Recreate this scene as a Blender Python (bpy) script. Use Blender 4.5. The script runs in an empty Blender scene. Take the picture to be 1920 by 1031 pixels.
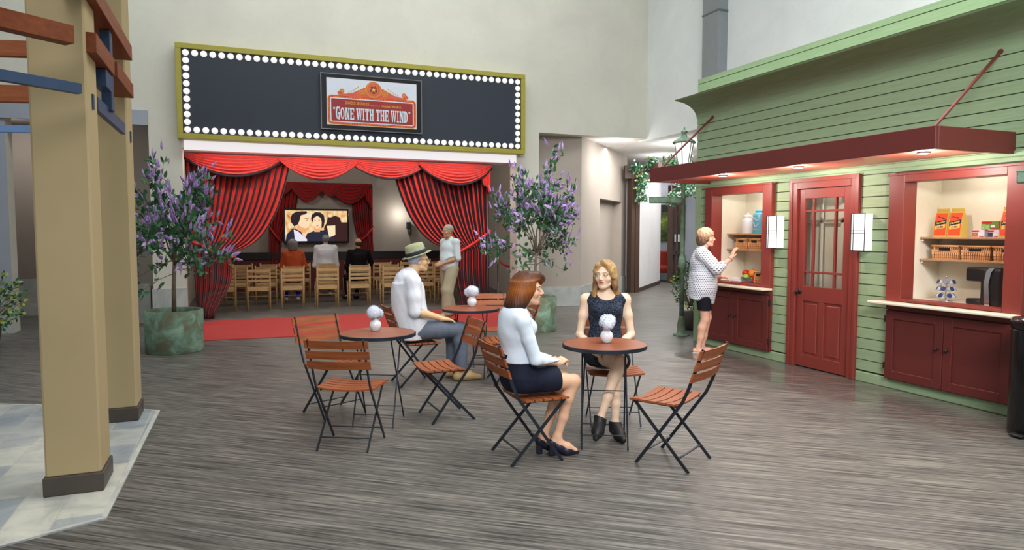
import bpy, math, random
import numpy as np
from mathutils import Vector, Matrix
random.seed(7); rng = np.random.default_rng(5)
PI = math.pi
SC = bpy.context.scene
COL = SC.collection

# ------------------------------------------------------------------ helpers
def lin(c):
    c = c / 255.0
    return c / 12.92 if c <= 0.04045 else ((c + 0.055) / 1.055) ** 2.4
def rgb(r, g, b): return (lin(r), lin(g), lin(b), 1.0)

class NT:
    def __init__(s, m):
        s.m = m; m.use_nodes = True; s.t = m.node_tree; s.n = s.t.nodes; s.l = s.t.links
        s.b = s.n['Principled BSDF']
    def add(s, typ, **kw):
        n = s.n.new(typ)
        for k, v in kw.items():
            if k.startswith('i_'):
                key = k[2:]
                n.inputs[int(key) if key.isdigit() else key.replace('_', ' ')].default_value = v
            else: setattr(n, k, v)
        return n
    def link(s, a, b): s.l.new(a, b)
    def ramp(s, fac, stops, interp='LINEAR'):
        r = s.n.new('ShaderNodeValToRGB'); cr = r.color_ramp; cr.interpolation = interp
        while len(cr.elements) < len(stops): cr.elements.new(0.5)
        for e, (p, c) in zip(cr.elements, stops): e.position = p; e.color = c
        s.link(fac, r.inputs[0]); return r.outputs[0]
    def coords(s, kind='Object', scale=(1, 1, 1), rot=(0, 0, 0), loc=(0, 0, 0)):
        tc = s.n.new('ShaderNodeTexCoord'); mp = s.n.new('ShaderNodeMapping')
        mp.inputs['Scale'].default_value = scale; mp.inputs['Rotation'].default_value = rot; mp.inputs['Location'].default_value = loc
        s.link(tc.outputs[kind], mp.inputs[0]); return mp.outputs[0]
    def noise(s, vec, scale, detail=3, rough=0.5, dist=0.0):
        n = s.n.new('ShaderNodeTexNoise'); n.inputs['Scale'].default_value = scale
        n.inputs['Detail'].default_value = detail; n.inputs['Roughness'].default_value = rough; n.inputs['Distortion'].default_value = dist
        s.link(vec, n.inputs['Vector']); return n.outputs[0]
    def math(s, op, a, b=None, c=None):
        n = s.n.new('ShaderNodeMath'); n.operation = op
        for i, v in enumerate((a, b, c)):
            if v is None: continue
            if isinstance(v, (int, float)): n.inputs[i].default_value = v
            else: s.link(v, n.inputs[i])
        return n.outputs[0]
    def mix(s, fac, a, b, mode='MIX'):
        n = s.n.new('ShaderNodeMix'); n.data_type = 'RGBA'; n.blend_type = mode
        for i, v in ((0, fac), (6, a), (7, b)):
            if isinstance(v, (int, float)): n.inputs[i].default_value = v
            elif isinstance(v, tuple): n.inputs[i].default_value = v
            else: s.link(v, n.inputs[i])
        return n.outputs[2]
    def bump(s, h, strength=0.3, dist=0.01):
        n = s.n.new('ShaderNodeBump'); n.inputs['Strength'].default_value = strength; n.inputs['Distance'].default_value = dist
        s.link(h, n.inputs['Height']); s.link(n.outputs[0], s.b.inputs['Normal'])
MATS = {}
def newmat(name, rough=0.6, metal=0.0, spec=0.5):
    m = bpy.data.materials.new(name); n = NT(m)
    n.b.inputs['Roughness'].default_value = rough; n.b.inputs['Metallic'].default_value = metal
    n.b.inputs['Specular IOR Level'].default_value = spec
    MATS[name] = m; return m, n
def plain(name, c, rough=0.6, metal=0.0, spec=0.5, var=0.08, scale=6.0, bump=0.0, emit=0.0, stretch=(1, 1, 1)):
    """one colour with a little procedural variation"""
    m, n = newmat(name, rough, metal, spec)
    v = n.coords('Object', stretch); f = n.noise(v, scale, 4)
    a = tuple(max(0, x * (1 - var)) for x in c[:3]) + (1,); b = tuple(min(1, x * (1 + var)) for x in c[:3]) + (1,)
    col = n.ramp(f, [(0.3, a), (0.7, b)]); n.link(col, n.b.inputs['Base Color'])
    if bump: n.bump(n.noise(v, scale * 6, 3), bump, 0.004)
    if emit:
        n.b.inputs['Emission Color'].default_value = c; n.b.inputs['Emission Strength'].default_value = emit
    return m
def wood(name, c1, c2, rough=0.5, scale=3.0, stretch=(1, 14, 14), spec=0.4):
    m, n = newmat(name, rough, 0, spec)
    v = n.coords('Object', stretch); f = n.noise(v, scale, 5, 0.6, 0.4)
    n.link(n.ramp(f, [(0.3, c1), (0.7, c2)]), n.b.inputs['Base Color']); n.bump(f, 0.15, 0.003)
    return m
def vcol(name, rough=0.55, spec=0.35, sss=0.0, noise=0.0, scale=40, bump=0.0):
    """colour taken from a stored colour attribute (skin with lips and brows, printed things)"""
    m, n = newmat(name, rough, 0, spec)
    a = n.add('ShaderNodeAttribute', attribute_name='tint'); c = a.outputs['Color']
    if noise:
        f = n.noise(n.coords('Object'), scale, 3)
        k = n.ramp(f, [(0.3, (1 - noise,) * 3 + (1,)), (0.7, (1, 1, 1, 1))])
        c = n.mix(1.0, c, k, 'MULTIPLY')
    n.link(c, n.b.inputs['Base Color'])
    if sss:
        n.b.inputs['Subsurface Weight'].default_value = sss; n.b.inputs['Subsurface Radius'].default_value = (0.01, 0.004, 0.002)
        n.b.inputs['Subsurface Scale'].default_value = 1.0
    if bump: n.bump(n.noise(n.coords('Object'), scale, 3), bump, 0.003)
    return m

def tag(o, label=None, cat=None, group=None, kind=None):
    if label: o['label'] = label
    if cat: o['category'] = cat
    if group: o['group'] = group
    if kind: o['kind'] = kind
    return o
def empty(name, loc=(0, 0, 0), rz=0.0, label=None, cat=None, group=None, kind=None, parent=None):
    o = bpy.data.objects.new(name, None); COL.objects.link(o); o.empty_display_size = 0.1
    o.location = loc; o.rotation_euler = (0, 0, rz)
    if parent: o.parent = parent
    return tag(o, label, cat, group, kind)
def wl(o):
    p = Vector((0, 0, 0))
    while o is not None: p += o.location; o = o.parent
    return p
def rename_dup(o, first=True): pass
def copy_tree(o, parent=None):
    c = o.copy(); COL.objects.link(c); c.parent = parent
    for ch in list(o.children): copy_tree(ch, c)
    return c

class MB:
    """collects polygons, links them as ONE mesh object"""
    def __init__(s): s.v = []; s.f = []; s.m = []; s.c = []; s.mi = 0; s.uv = None
    def _add(s, vs, fs):
        b = len(s.v); s.v.extend([tuple(p) for p in vs])
        for f in fs: s.f.append([b + i for i in f]); s.m.append(s.mi)
        return s
    def box(s, x0, x1, y0, y1, z0, z1):
        x0, x1 = min(x0, x1), max(x0, x1); y0, y1 = min(y0, y1), max(y0, y1); z0, z1 = min(z0, z1), max(z0, z1)
        return s._add([(x0, y0, z0), (x1, y0, z0), (x1, y1, z0), (x0, y1, z0), (x0, y0, z1), (x1, y0, z1), (x1, y1, z1), (x0, y1, z1)],
                      [(0, 3, 2, 1), (4, 5, 6, 7), (0, 1, 5, 4), (1, 2, 6, 5), (2, 3, 7, 6), (3, 0, 4, 7)])
    def bbox(s, x0, x1, y0, y1, z0, z1, b=0.01):
        """box with chamfered edges"""
        x0, x1 = min(x0, x1), max(x0, x1); y0, y1 = min(y0, y1), max(y0, y1); z0, z1 = min(z0, z1), max(z0, z1)
        b = min(b, (x1 - x0) * .45, (y1 - y0) * .45, (z1 - z0) * .45)
        c = ((x0 + x1) / 2, (y0 + y1) / 2, (z0 + z1) / 2); h = ((x1 - x0) / 2, (y1 - y0) / 2, (z1 - z0) / 2)
        vs = []; idx = {}
        for sx in (-1, 1):
            for sy in (-1, 1):
                for sz in (-1, 1):
                    sg = (sx, sy, sz)
                    for ax in range(3):
                        idx[(sx, sy, sz, ax)] = len(vs)
                        vs.append(tuple(c[k] + sg[k] * (h[k] if k == ax else h[k] - b) for k in range(3)))
        fs = []
        for ax in range(3):
            u, w = [k for k in range(3) if k != ax]
            for sa in (-1, 1):
                loop = []
                for (su, sw) in ((-1, -1), (1, -1), (1, 1), (-1, 1)):
                    sg = [0, 0, 0]; sg[ax] = sa; sg[u] = su; sg[w] = sw; loop.append(idx[(sg[0], sg[1], sg[2], ax)])
                if (sa > 0) != (ax != 1): loop.reverse()
                fs.append(loop)
        for ax in range(3):
            u, w = [k for k in range(3) if k != ax]
            for su in (-1, 1):
                for sw in (-1, 1):
                    a = [0, 0, 0]; a[u] = su; a[w] = sw; a[ax] = -1; bq = list(a); bq[ax] = 1
                    q = [idx[(*a, u)], idx[(*a, w)], idx[(*bq, w)], idx[(*bq, u)]]
                    fs.append(q)
        for sx in (-1, 1):
            for sy in (-1, 1):
                for sz in (-1, 1): fs.append([idx[(sx, sy, sz, 0)], idx[(sx, sy, sz, 1)], idx[(sx, sy, sz, 2)]])
        s.fixn = True
        return s._add(vs, fs)
    def bar(s, a, b, w, h, up=(0, 0, 1)):
        """rectangular bar from a to b, w wide, h high (along up)"""
        a = Vector(a); b = Vector(b); d = (b - a).normalized(); u = Vector(up)
        sd = d.cross(u)
        if sd.length < 1e-5: sd = d.cross(Vector((0, 1, 0)))
        sd.normalize(); u = sd.cross(d).normalized()
        vs = []
        for p in (a, b):
            for (i, j) in ((-1, -1), (1, -1), (1, 1), (-1, 1)): vs.append(p + sd * (i * w / 2) + u * (j * h / 2))
        return s._add(vs, [(0, 1, 2, 3), (7, 6, 5, 4), (0, 4, 5, 1), (1, 5, 6, 2), (2, 6, 7, 3), (3, 7, 4, 0)])
    def cyl(s, a, b, r0, r1=None, n=12, cap=True):
        return s.tube([a, b], [r0, r0 if r1 is None else r1], n, cap)
    def tube(s, path, r, n=8, cap=True):
        P = [Vector(p) for p in path]
        R = r if isinstance(r, (list, tuple)) else [r] * len(P)
        vs = []; prev = None
        for i, p in enumerate(P):
            d = (P[min(i + 1, len(P) - 1)] - P[max(i - 1, 0)]).normalized()
            if prev is None:
                q = Vector((0, 0, 1)) if abs(d.z) < 0.9 else Vector((1, 0, 0)); a = d.cross(q).normalized()
            else: a = (prev - d * prev.dot(d)).normalized()
            prev = a; bb = d.cross(a)
            for k in range(n):
                t = 2 * PI * k / n; vs.append(p + (a * math.cos(t) + bb * math.sin(t)) * R[i])
        fs = []
        for i in range(len(P) - 1):
            for k in range(n):
                k2 = (k + 1) % n; fs.append((i * n + k, i * n + k2, (i + 1) * n + k2, (i + 1) * n + k))
        if cap: fs.append(tuple(range(n - 1, -1, -1))); fs.append(tuple(range((len(P) - 1) * n, len(P) * n)))
        return s._add(vs, fs)
    def lathe(s, prof, n=24, c=(0, 0, 0), sx=1.0, sy=1.0, capb=True, capt=True):
        vs = []
        for (r, z) in prof:
            for k in range(n):
                t = 2 * PI * k / n; vs.append((c[0] + r * sx * math.cos(t), c[1] + r * sy * math.sin(t), c[2] + z))
        fs = []
        for i in range(len(prof) - 1):
            for k in range(n):
                k2 = (k + 1) % n; fs.append((i * n + k, i * n + k2, (i + 1) * n + k2, (i + 1) * n + k))
        if capb: fs.append(tuple(range(n - 1, -1, -1)))
        if capt: fs.append(tuple(range((len(prof) - 1) * n, len(prof) * n)))
        return s._add(vs, fs)
    def sphere(s, c, r, n=12, sx=1, sy=1, sz=1):
        m = max(4, n // 2); prof = [(r * math.sin(PI * (i + .001) / m), -r * sz * math.cos(PI * i / m)) for i in range(m + 1)]
        prof[-1] = (r * 0.002, r * sz)
        return s.lathe(prof, n, c, sx, sy)
    def prism(s, poly, o, ux, uy, uz, t):
        """2-D polygon (list of (a,b)) in the plane o + a*ux + b*uy, extruded by t along uz"""
        o = Vector(o); ux = Vector(ux); uy = Vector(uy); uz = Vector(uz); n = len(poly)
        vs = [o + ux * a + uy * b for a, b in poly] + [o + ux * a + uy * b + uz * t for a, b in poly]
        fs = [tuple(range(n - 1, -1, -1)), tuple(range(n, 2 * n))] + [(i, (i + 1) % n, n + (i + 1) % n, n + i) for i in range(n)]
        s.fixn = True
        return s._add(vs, fs)
    def grid(s, fn, nu, nv, closed=False):
        vs = [fn(i / (nu - 1 if not closed else nu), j / (nv - 1)) for j in range(nv) for i in range(nu)]
        fs = []
        for j in range(nv - 1):
            for i in range(nu if closed else nu - 1):
                i2 = (i + 1) % nu; fs.append((j * nu + i, j * nu + i2, (j + 1) * nu + i2, (j + 1) * nu + i))
        return s._add(vs, fs)
    def xf(s, M, start=0):
        for i in range(start, len(s.v)): s.v[i] = tuple(M @ Vector(s.v[i]))
        return s
    def build(s, name, mat, parent=None, world=True, smooth=False, solid=0.0, label=None, origin=None, fix=False):
        off = wl(parent) if (parent is not None and world) else Vector((0, 0, 0))
        loc = Vector((0, 0, 0))
        if origin is not None: loc = Vector(origin) - off
        sh = off + loc
        me = bpy.data.meshes.new(name)
        me.from_pydata([(p[0] - sh.x, p[1] - sh.y, p[2] - sh.z) for p in s.v], [], s.f)
        for m in (mat if isinstance(mat, (list, tuple)) else [mat]): me.materials.append(m)
        if max(s.m, default=0) > 0: me.polygons.foreach_set('material_index', s.m)
        if smooth: me.polygons.foreach_set('use_smooth', [True] * len(me.polygons))
        if s.uv is not None:
            uvl = me.uv_layers.new(name='UVMap'); li = np.empty(len(me.loops), dtype=np.int32); me.loops.foreach_get('vertex_index', li)
            uvl.data.foreach_set('uv', np.array(s.uv, dtype=np.float32)[li].ravel())
        if fix or getattr(s, 'fixn', False):
            import bmesh
            bm = bmesh.new(); bm.from_mesh(me); bmesh.ops.recalc_face_normals(bm, faces=bm.faces); bm.to_mesh(me); bm.free()
        me.update()
        o = bpy.data.objects.new(name, me); COL.objects.link(o); o.location = loc
        if parent is not None: o.parent = parent
        if solid:
            md = o.modifiers.new('thickness', 'SOLIDIFY'); md.thickness = solid; md.offset = 0
        if smooth == 'auto': pass
        if label: o['label'] = label
        return o
def autosmooth(o, ang=40):
    me = o.data; me.polygons.foreach_set('use_smooth', [True] * len(me.polygons)); me.set_sharp_from_angle(angle=math.radians(ang)); return o
def struct(o): o['kind'] = 'structure'; return o

# ------------------------------------------------------------------ signed distance modelling of soft forms
def V3(*a): return np.array(a, dtype=np.float64)
class SDF:
    def __init__(s): s.ops = []; s.lo = V3(9e9, 9e9, 9e9); s.hi = -s.lo; s.paint = []
    def _op(s, fn, lo, hi, k, mode):
        lo = np.minimum(lo, hi); s.ops.append((fn, lo - k - .012, hi + k + .012, k, mode))
        if mode == 'u': s.lo = np.minimum(s.lo, lo); s.hi = np.maximum(s.hi, hi)
        return s
    def cone(s, a, b, ra, rb=None, k=.02, mode='u'):
        a = V3(*a); b = V3(*b); rb = ra if rb is None else rb; ba = b - a; L = max(float(ba @ ba), 1e-9)
        def fn(X, Y, Z):
            x = X - a[0]; y = Y - a[1]; z = Z - a[2]
            h = np.clip((x * ba[0] + y * ba[1] + z * ba[2]) / L, 0, 1)
            return np.sqrt((x - ba[0] * h) ** 2 + (y - ba[1] * h) ** 2 + (z - ba[2] * h) ** 2) - (ra + (rb - ra) * h)
        r = max(ra, rb); return s._op(fn, np.minimum(a, b) - r, np.maximum(a, b) + r, k, mode)
    def chain(s, pts, k=.02, mode='u'):
        for p, q in zip(pts[:-1], pts[1:]): s.cone(p[:3], q[:3], p[3], q[3], k, mode)
        return s
    def ball(s, c, r, k=.02, mode='u'): return s.cone(c, c, r, r, k, mode)
    def ell(s, c, r, R=None, k=.02, mode='u'):
        c = V3(*c); r = V3(*r); R = np.eye(3) if R is None else np.array(R)
        def fn(X, Y, Z):
            x = X - c[0]; y = Y - c[1]; z = Z - c[2]
            u = [(x * R[0, i] + y * R[1, i] + z * R[2, i]) for i in range(3)]
            k0 = np.sqrt(sum((u[i] / r[i]) ** 2 for i in range(3))); k1 = np.sqrt(sum((u[i] / r[i] ** 2) ** 2 for i in range(3))) + 1e-6
            return k0 * (k0 - 1.0) / k1
        e = np.sqrt(((R * r) ** 2).sum(axis=1)); return s._op(fn, c - e, c + e, k, mode)
    def loft(s, secs, k=.02, mode='u', R=None, o=(0, 0, 0), p=2.0, rnd=0.0):
        """secs: rows (z, cx, cy, rx, ry) up a local axis; R columns = local axes"""
        S = np.array(secs, dtype=float); S = S[S[:, 0].argsort()]; o = V3(*o); R = np.eye(3) if R is None else np.array(R)
        def fn(X, Y, Z):
            x = X - o[0]; y = Y - o[1]; z = Z - o[2]
            u, v, w = [(x * R[0, i] + y * R[1, i] + z * R[2, i]) for i in range(3)]
            cx, cy, rx, ry = [np.interp(w, S[:, 0], S[:, j]).astype(np.float32) for j in (1, 2, 3, 4)]
            a = np.abs((u - cx) / rx); b = np.abs((v - cy) / ry)
            q = np.sqrt(a * a + b * b) if p == 2.0 else (a ** p + b ** p) ** (1 / p)
            d = (q - 1) * np.minimum(rx, ry)
            e = np.maximum(S[0, 0] - w, w - S[-1, 0])
            if rnd: 
                hh = np.maximum(rnd - np.abs(d - e), 0) / rnd; return np.maximum(d, e) + hh * hh * rnd * .25
            return np.maximum(d, e)
        cs = []
        for z, cx, cy, rx, ry in S:
            for (i, j) in ((-1, -1), (1, -1), (1, 1), (-1, 1)): cs.append(o + R @ V3(cx + i * rx, cy + j * ry, z))
        cs = np.array(cs); return s._op(fn, cs.min(0), cs.max(0), k, mode)
    def box(s, c, h, R=None, r=.01, k=.01, mode='u'):
        c = V3(*c); h = V3(*h); R = np.eye(3) if R is None else np.array(R)
        def fn(X, Y, Z):
            x = X - c[0]; y = Y - c[1]; z = Z - c[2]
            q = [np.abs(x * R[0, i] + y * R[1, i] + z * R[2, i]) - (h[i] - r) for i in range(3)]
            return np.sqrt(sum(np.maximum(a, 0) ** 2 for a in q)) + np.minimum(np.maximum(q[0], np.maximum(q[1], q[2])), 0) - r
        e = np.abs(R * h).sum(axis=1); return s._op(fn, c - e, c + e, k, mode)
    def cut(s, p, n, k=.004):
        """keep the side the normal n points away from"""
        p = V3(*p); n = V3(*n); n = n / np.linalg.norm(n)
        s.ops.append((lambda X, Y, Z: (X - p[0]) * n[0] + (Y - p[1]) * n[1] + (Z - p[2]) * n[2], None, None, k, 'i')); return s
    def warp(s, fn):
        s.ops.append((fn, None, None, 0, 'w')); return s
    def mesh(s, h=.008, fine=(), margin=.015):
        ax = []
        for i in range(3):
            zones = sorted([(c[i] - r, c[i] + r, hh) for c, r, hh in fine])
            x = s.lo[i] - margin; pts = [x]
            while x < s.hi[i] + margin:
                st = h
                for a, b, hh in zones:
                    if a - st <= x <= b: st = min(st, hh)
                x += st; pts.append(x)
            ax.append(np.array(pts, dtype=np.float32))
        D = np.full([len(a) for a in ax], .08, dtype=np.float32)
        for fn, lo, hi, k, mode in s.ops:
            if lo is None: sl = [slice(0, len(a)) for a in ax]
            else:
                sl = []
                for i in range(3):
                    a = int(np.searchsorted(ax[i], lo[i])); b = int(np.searchsorted(ax[i], hi[i])); sl.append(slice(max(a - 1, 0), min(b + 1, len(ax[i]))))
                if any(q.stop <= q.start for q in sl): continue
            sl = tuple(sl); X = ax[0][sl[0]][:, None, None]; Y = ax[1][sl[1]][None, :, None]; Z = ax[2][sl[2]][None, None, :]
            A = D[sl]
            if mode == 'w': D[sl] = A + fn(X, Y, Z).astype(np.float32); continue
            d = fn(X, Y, Z).astype(np.float32)
            kk = max(k, 1e-5)
            if mode == 'u':
                hh = np.maximum(kk - np.abs(A - d), 0) / kk; D[sl] = np.minimum(A, d) - hh * hh * kk * .25
            else:
                if mode == 's': d = -d
                hh = np.maximum(kk - np.abs(A - d), 0) / kk; D[sl] = np.maximum(A, d) + hh * hh * kk * .25
        return nets(D, ax)
def nets(D, ax):
    nx, ny, nz = D.shape; S = D < 0
    cell = np.zeros((nx - 1, ny - 1, nz - 1), dtype=np.uint8)
    for i in (0, 1):
        for j in (0, 1):
            for k in (0, 1): cell += S[i:nx - 1 + i, j:ny - 1 + j, k:nz - 1 + k]
    act = (cell > 0) & (cell < 8); I = np.argwhere(act); idx = np.full(act.shape, -1, dtype=np.int32); idx[act] = np.arange(len(I))
    pos = np.zeros((len(I), 3)); cnt = np.zeros(len(I))
    g = lambda o: D[I[:, 0] + o[0], I[:, 1] + o[1], I[:, 2] + o[2]]
    co = lambda o: np.stack([ax[a][I[:, a] + o[a]] for a in range(3)], 1)
    for a in range(3):
        for p in (0, 1):
            for q in (0, 1):
                o0 = [0, 0, 0]; o1 = [0, 0, 0]; u, v = [b for b in range(3) if b != a]
                o0[u] = o1[u] = p; o0[v] = o1[v] = q; o1[a] = 1
                d0 = g(o0); d1 = g(o1); m = (d0 < 0) != (d1 < 0)
                t = np.where(m, d0 / np.where(m, d0 - d1, 1), 0)[:, None]
                c = co(o0) * (1 - t) + co(o1) * t; pos[m] += c[m]; cnt[m] += 1
    pos /= np.maximum(cnt, 1)[:, None]
    F = []
    for a in range(3):
        u, v = [(1, 2), (2, 0), (0, 1)][a]
        s0 = [slice(1, -1)] * 3; s1 = [slice(1, -1)] * 3; s0[a] = slice(0, D.shape[a] - 1); s1[a] = slice(1, D.shape[a])
        A = S[tuple(s0)]; B = S[tuple(s1)]; E = np.argwhere(A != B)
        if not len(E): continue
        fl = A[tuple(E.T)]
        base = E.copy(); base[:, u] += 1; base[:, v] += 1
        def cid(du, dv):
            c = base.copy(); c[:, u] -= du; c[:, v] -= dv; return idx[tuple(c.T)]
        q = np.stack([cid(1, 1), cid(0, 1), cid(0, 0), cid(1, 0)], 1)
        q[~fl] = q[~fl][:, ::-1]; F.append(q)
    return pos, np.concatenate(F)
def sdf_obj(name, pf, mat, parent=None, tint=None, label=None, matidx=None):
    P, F = pf; F = F[(F >= 0).all(axis=1)]
    me = bpy.data.meshes.new(name); me.vertices.add(len(P)); me.vertices.foreach_set('co', P.astype(np.float32).ravel())
    me.loops.add(F.size); me.loops.foreach_set('vertex_index', F.astype(np.int32).ravel())
    me.polygons.add(len(F)); me.polygons.foreach_set('loop_start', np.arange(0, F.size, 4, dtype=np.int32))
    me.polygons.foreach_set('use_smooth', np.ones(len(F), dtype=bool))
    for m in (mat if isinstance(mat, (list, tuple)) else [mat]): me.materials.append(m)
    me.update(calc_edges=True); me.validate()
    if tint is not None:
        at = me.color_attributes.new('tint', 'FLOAT_COLOR', 'POINT'); c = np.ones((len(P), 4), dtype=np.float32); c[:, :3] = tint(P)
        at.data.foreach_set('color', c.ravel())
    o = bpy.data.objects.new(name, me); COL.objects.link(o)
    if parent is not None: o.parent = parent
    if label: o['label'] = label
    return o

def text_mesh(mb, s, o, ux, uy, h, width=None, align='CENTER', thick=0.002, font_shear=0.0, bold=0.0):
    """lettering as real geometry, placed in the plane o,ux,uy"""
    cu = bpy.data.curves.new('t', 'FONT'); cu.body = s; cu.size = 1.0; cu.align_x = align; cu.shear = font_shear; cu.offset = bold; cu.extrude = 0.0; cu.resolution_u = 3
    ob = bpy.data.objects.new('t', cu); COL.objects.link(ob); dg = bpy.context.evaluated_depsgraph_get()
    me = bpy.data.meshes.new_from_object(ob.evaluated_get(dg))
    vs = [v.co.copy() for v in me.vertices]; fs = [tuple(p.vertices) for p in me.polygons]
    bpy.data.objects.remove(ob); bpy.data.curves.remove(cu); bpy.data.meshes.remove(me)
    if not vs: return
    x0 = min(v.x for v in vs); x1 = max(v.x for v in vs); y0 = min(v.y for v in vs); y1 = max(v.y for v in vs)
    ky = h / (y1 - y0); kx = ky if width is None else width / (x1 - x0)
    o = Vector(o); ux = Vector(ux); uy = Vector(uy)
    if align == 'CENTER': cx = (x0 + x1) / 2
    else: cx = x0
    mb._add([o + ux * ((v.x - cx) * kx) + uy * ((v.y - (y0 + y1) / 2) * ky) for v in vs], fs)
# ------------------------------------------------------------------ materials
def two_maps(n, ang, scale):
    a = n.coords('Object', (1, 1, 1), (0, 0, ang)); mp = n.n.new('ShaderNodeMapping'); mp.inputs['Scale'].default_value = scale
    n.link(a, mp.inputs[0]); return mp.outputs[0]
# striped woven floor
m, n = newmat('woven_floor', 0.5, 0, 0.35)
ANG = -math.atan2(.616, -.788)
f1 = n.noise(two_maps(n, ANG, (1.7, 56, 1)), 1.0, 4, 0.62)
f2 = n.noise(two_maps(n, ANG, (3.5, 140, 1)), 1.0, 2, 0.6)
f3 = n.noise(two_maps(n, ANG, (0.35, 2.2, 1)), 1.0, 2, 0.5)
mixf = n.math('ADD', n.math('MULTIPLY', f1, 0.82), n.math('MULTIPLY', f2, 0.18))
base = n.ramp(mixf, [(0.37, rgb(48, 47, 45)), (0.46, rgb(84, 82, 78)), (0.54, rgb(110, 107, 101)), (0.66, rgb(146, 142, 133))])
tone = n.ramp(f3, [(0.3, (0.86, 0.87, 0.89, 1)), (0.7, (1.0, 0.985, 0.96, 1))])
n.link(n.mix(1.0, base, tone, 'MULTIPLY'), n.b.inputs['Base Color'])
# smoother, polished strip of floor along the shop front
tc = n.add('ShaderNodeTexCoord'); sx = n.add('ShaderNodeSeparateXYZ'); n.link(tc.outputs['Object'], sx.inputs[0])
e = n.math('ADD', sx.outputs[0], n.math('MULTIPLY', n.math('SUBTRACT', f3, 0.5), 0.35))
g = n.ramp(e, [(0.0, (0.5, 0.5, 0.5, 1)), (1.0, (0.5, 0.5, 0.5, 1))])
mr = n.add('ShaderNodeMapRange'); mr.inputs['From Min'].default_value = 5.15; mr.inputs['From Max'].default_value = 5.35
mr.inputs['To Min'].default_value = 0.48; mr.inputs['To Max'].default_value = 0.12
n.link(e, mr.inputs[0])
mr2 = n.add('ShaderNodeMapRange'); mr2.inputs['From Min'].default_value = 7.3; mr2.inputs['From Max'].default_value = 7.7; n.link(sx.outputs[1], mr2.inputs[0])
n.link(n.mix(mr2.outputs[0], mr.outputs[0], (.42, .42, .42, 1)), n.b.inputs['Roughness'])
n.bump(mixf, 0.12, 0.002)
# marble pavers
m, n = newmat('stone_pavers', 0.35, 0, 0.5)
v = n.coords('Object', (1, 1, 1), (0, 0, PI / 2))
bt = n.n.new('ShaderNodeTexBrick'); n.link(v, bt.inputs['Vector'])
bt.inputs['Color1'].default_value = rgb(222, 222, 212); bt.inputs['Color2'].default_value = rgb(168, 178, 188); bt.inputs['Mortar'].default_value = rgb(205, 205, 198)
bt.inputs['Scale'].default_value = 1.0; bt.inputs['Mortar Size'].default_value = 0.004; bt.inputs['Brick Width'].default_value = 0.46; bt.inputs['Row Height'].default_value = 0.24; bt.inputs['Bias'].default_value = 0.0
f = n.noise(n.coords('Object'), 3.5, 7, 0.65, 0.8)
st = n.ramp(f, [(0.3, rgb(196, 198, 200)), (0.5, rgb(232, 232, 228)), (0.7, rgb(255, 253, 244))])
n.link(n.mix(1.0, bt.outputs[0], st, 'MULTIPLY'), n.b.inputs['Base Color'])
m, n = newmat('paver_border', 0.35); f = n.noise(n.coords('Object'), 5, 6, .6, .6)
n.link(n.ramp(f, [(0.3, rgb(176, 180, 178)), (0.7, rgb(212, 212, 204))]), n.b.inputs['Base Color'])
# plaster
def plaster(name, c, rough=.85):
    m, n = newmat(name, rough, 0, .2); v = n.coords('Object')
    f = n.noise(v, 1.1, 6, .62, .5); g = n.noise(v, 9, 4, .6, 1.2)
    a = n.ramp(f, [(.3, tuple(x * .93 for x in c[:3]) + (1,)), (.7, tuple(min(1, x * 1.04) for x in c[:3]) + (1,))])
    b = n.ramp(g, [(.55, (1, 1, 1, 1)), (.72, (.96, .965, .95, 1))])
    n.link(n.mix(1, a, b, 'MULTIPLY'), n.b.inputs['Base Color']); n.bump(g, .08, .01); return m
plaster('wall_pale', rgb(208, 207, 194)); plaster('wall_pale2', rgb(224, 230, 228))
plaster('wall_taupe', rgb(178, 168, 158)); plaster('wall_bluegrey', rgb(160, 166, 178)); plaster('wall_brown', rgb(150, 140, 132))
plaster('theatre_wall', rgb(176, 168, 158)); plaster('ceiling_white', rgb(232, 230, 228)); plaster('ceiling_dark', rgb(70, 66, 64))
plaster('white_panel', rgb(238, 238, 240), .5)
m, n = newmat('marble_base', .4); f = n.noise(n.coords('Object'), 2.2, 7, .65, .9)
n.link(n.ramp(f, [(.3, rgb(150, 156, 156)), (.7, rgb(196, 199, 192))]), n.b.inputs['Base Color'])
plain('column_paint', rgb(184, 165, 126), .7, var=.04, scale=1.5, spec=.25)
plain('base_dark', rgb(74, 66, 60), .5)
wood('beam_orange', rgb(114, 52, 16), rgb(142, 70, 26), .55, 2.2, (14, 1.2, 14)); wood('beam_orange_x', rgb(150, 78, 40), rgb(186, 108, 64), .55, 2.2, (1.2, 14, 14))
plain('blue_paint', rgb(46, 70, 104), .45, var=.05); plain('light_blue_paint', rgb(120, 158, 215), .5, var=.05)
plain('olive_gold', rgb(158, 150, 52), .5, var=.05); plain('navy_board', rgb(48, 54, 64), .55, var=.05, scale=.8, spec=.3)
plain('duct_metal', rgb(140, 146, 150), .45, .3, var=.05)
plain('black', rgb(22, 22, 24), .5, var=.1); plain('gloss_black', rgb(14, 14, 16), .2, var=.1); plain('dark_metal', rgb(44, 50, 60), .42, .5, var=.08)
plain('chrome', rgb(210, 212, 216), .18, 1.0, var=.03)
plain('grey_metal', rgb(120, 122, 124), .35, .8, var=.05)
def emis(name, c, s):
    m, n = newmat(name, .5); n.b.inputs['Base Color'].default_value = (c[0] * .3, c[1] * .3, c[2] * .3, 1); n.b.inputs['Emission Color'].default_value = c; n.b.inputs['Emission Strength'].default_value = s; return m
emis('bulb_glow', rgb(255, 252, 250), .8); emis('fascia_glow', rgb(244, 238, 241), .85); emis('sconce_glow', rgb(255, 253, 250), 1.25); emis('lantern_glow', rgb(255, 252, 246), 1.4)
emis('downlight_glow', rgb(255, 244, 228), 14.0)

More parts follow.
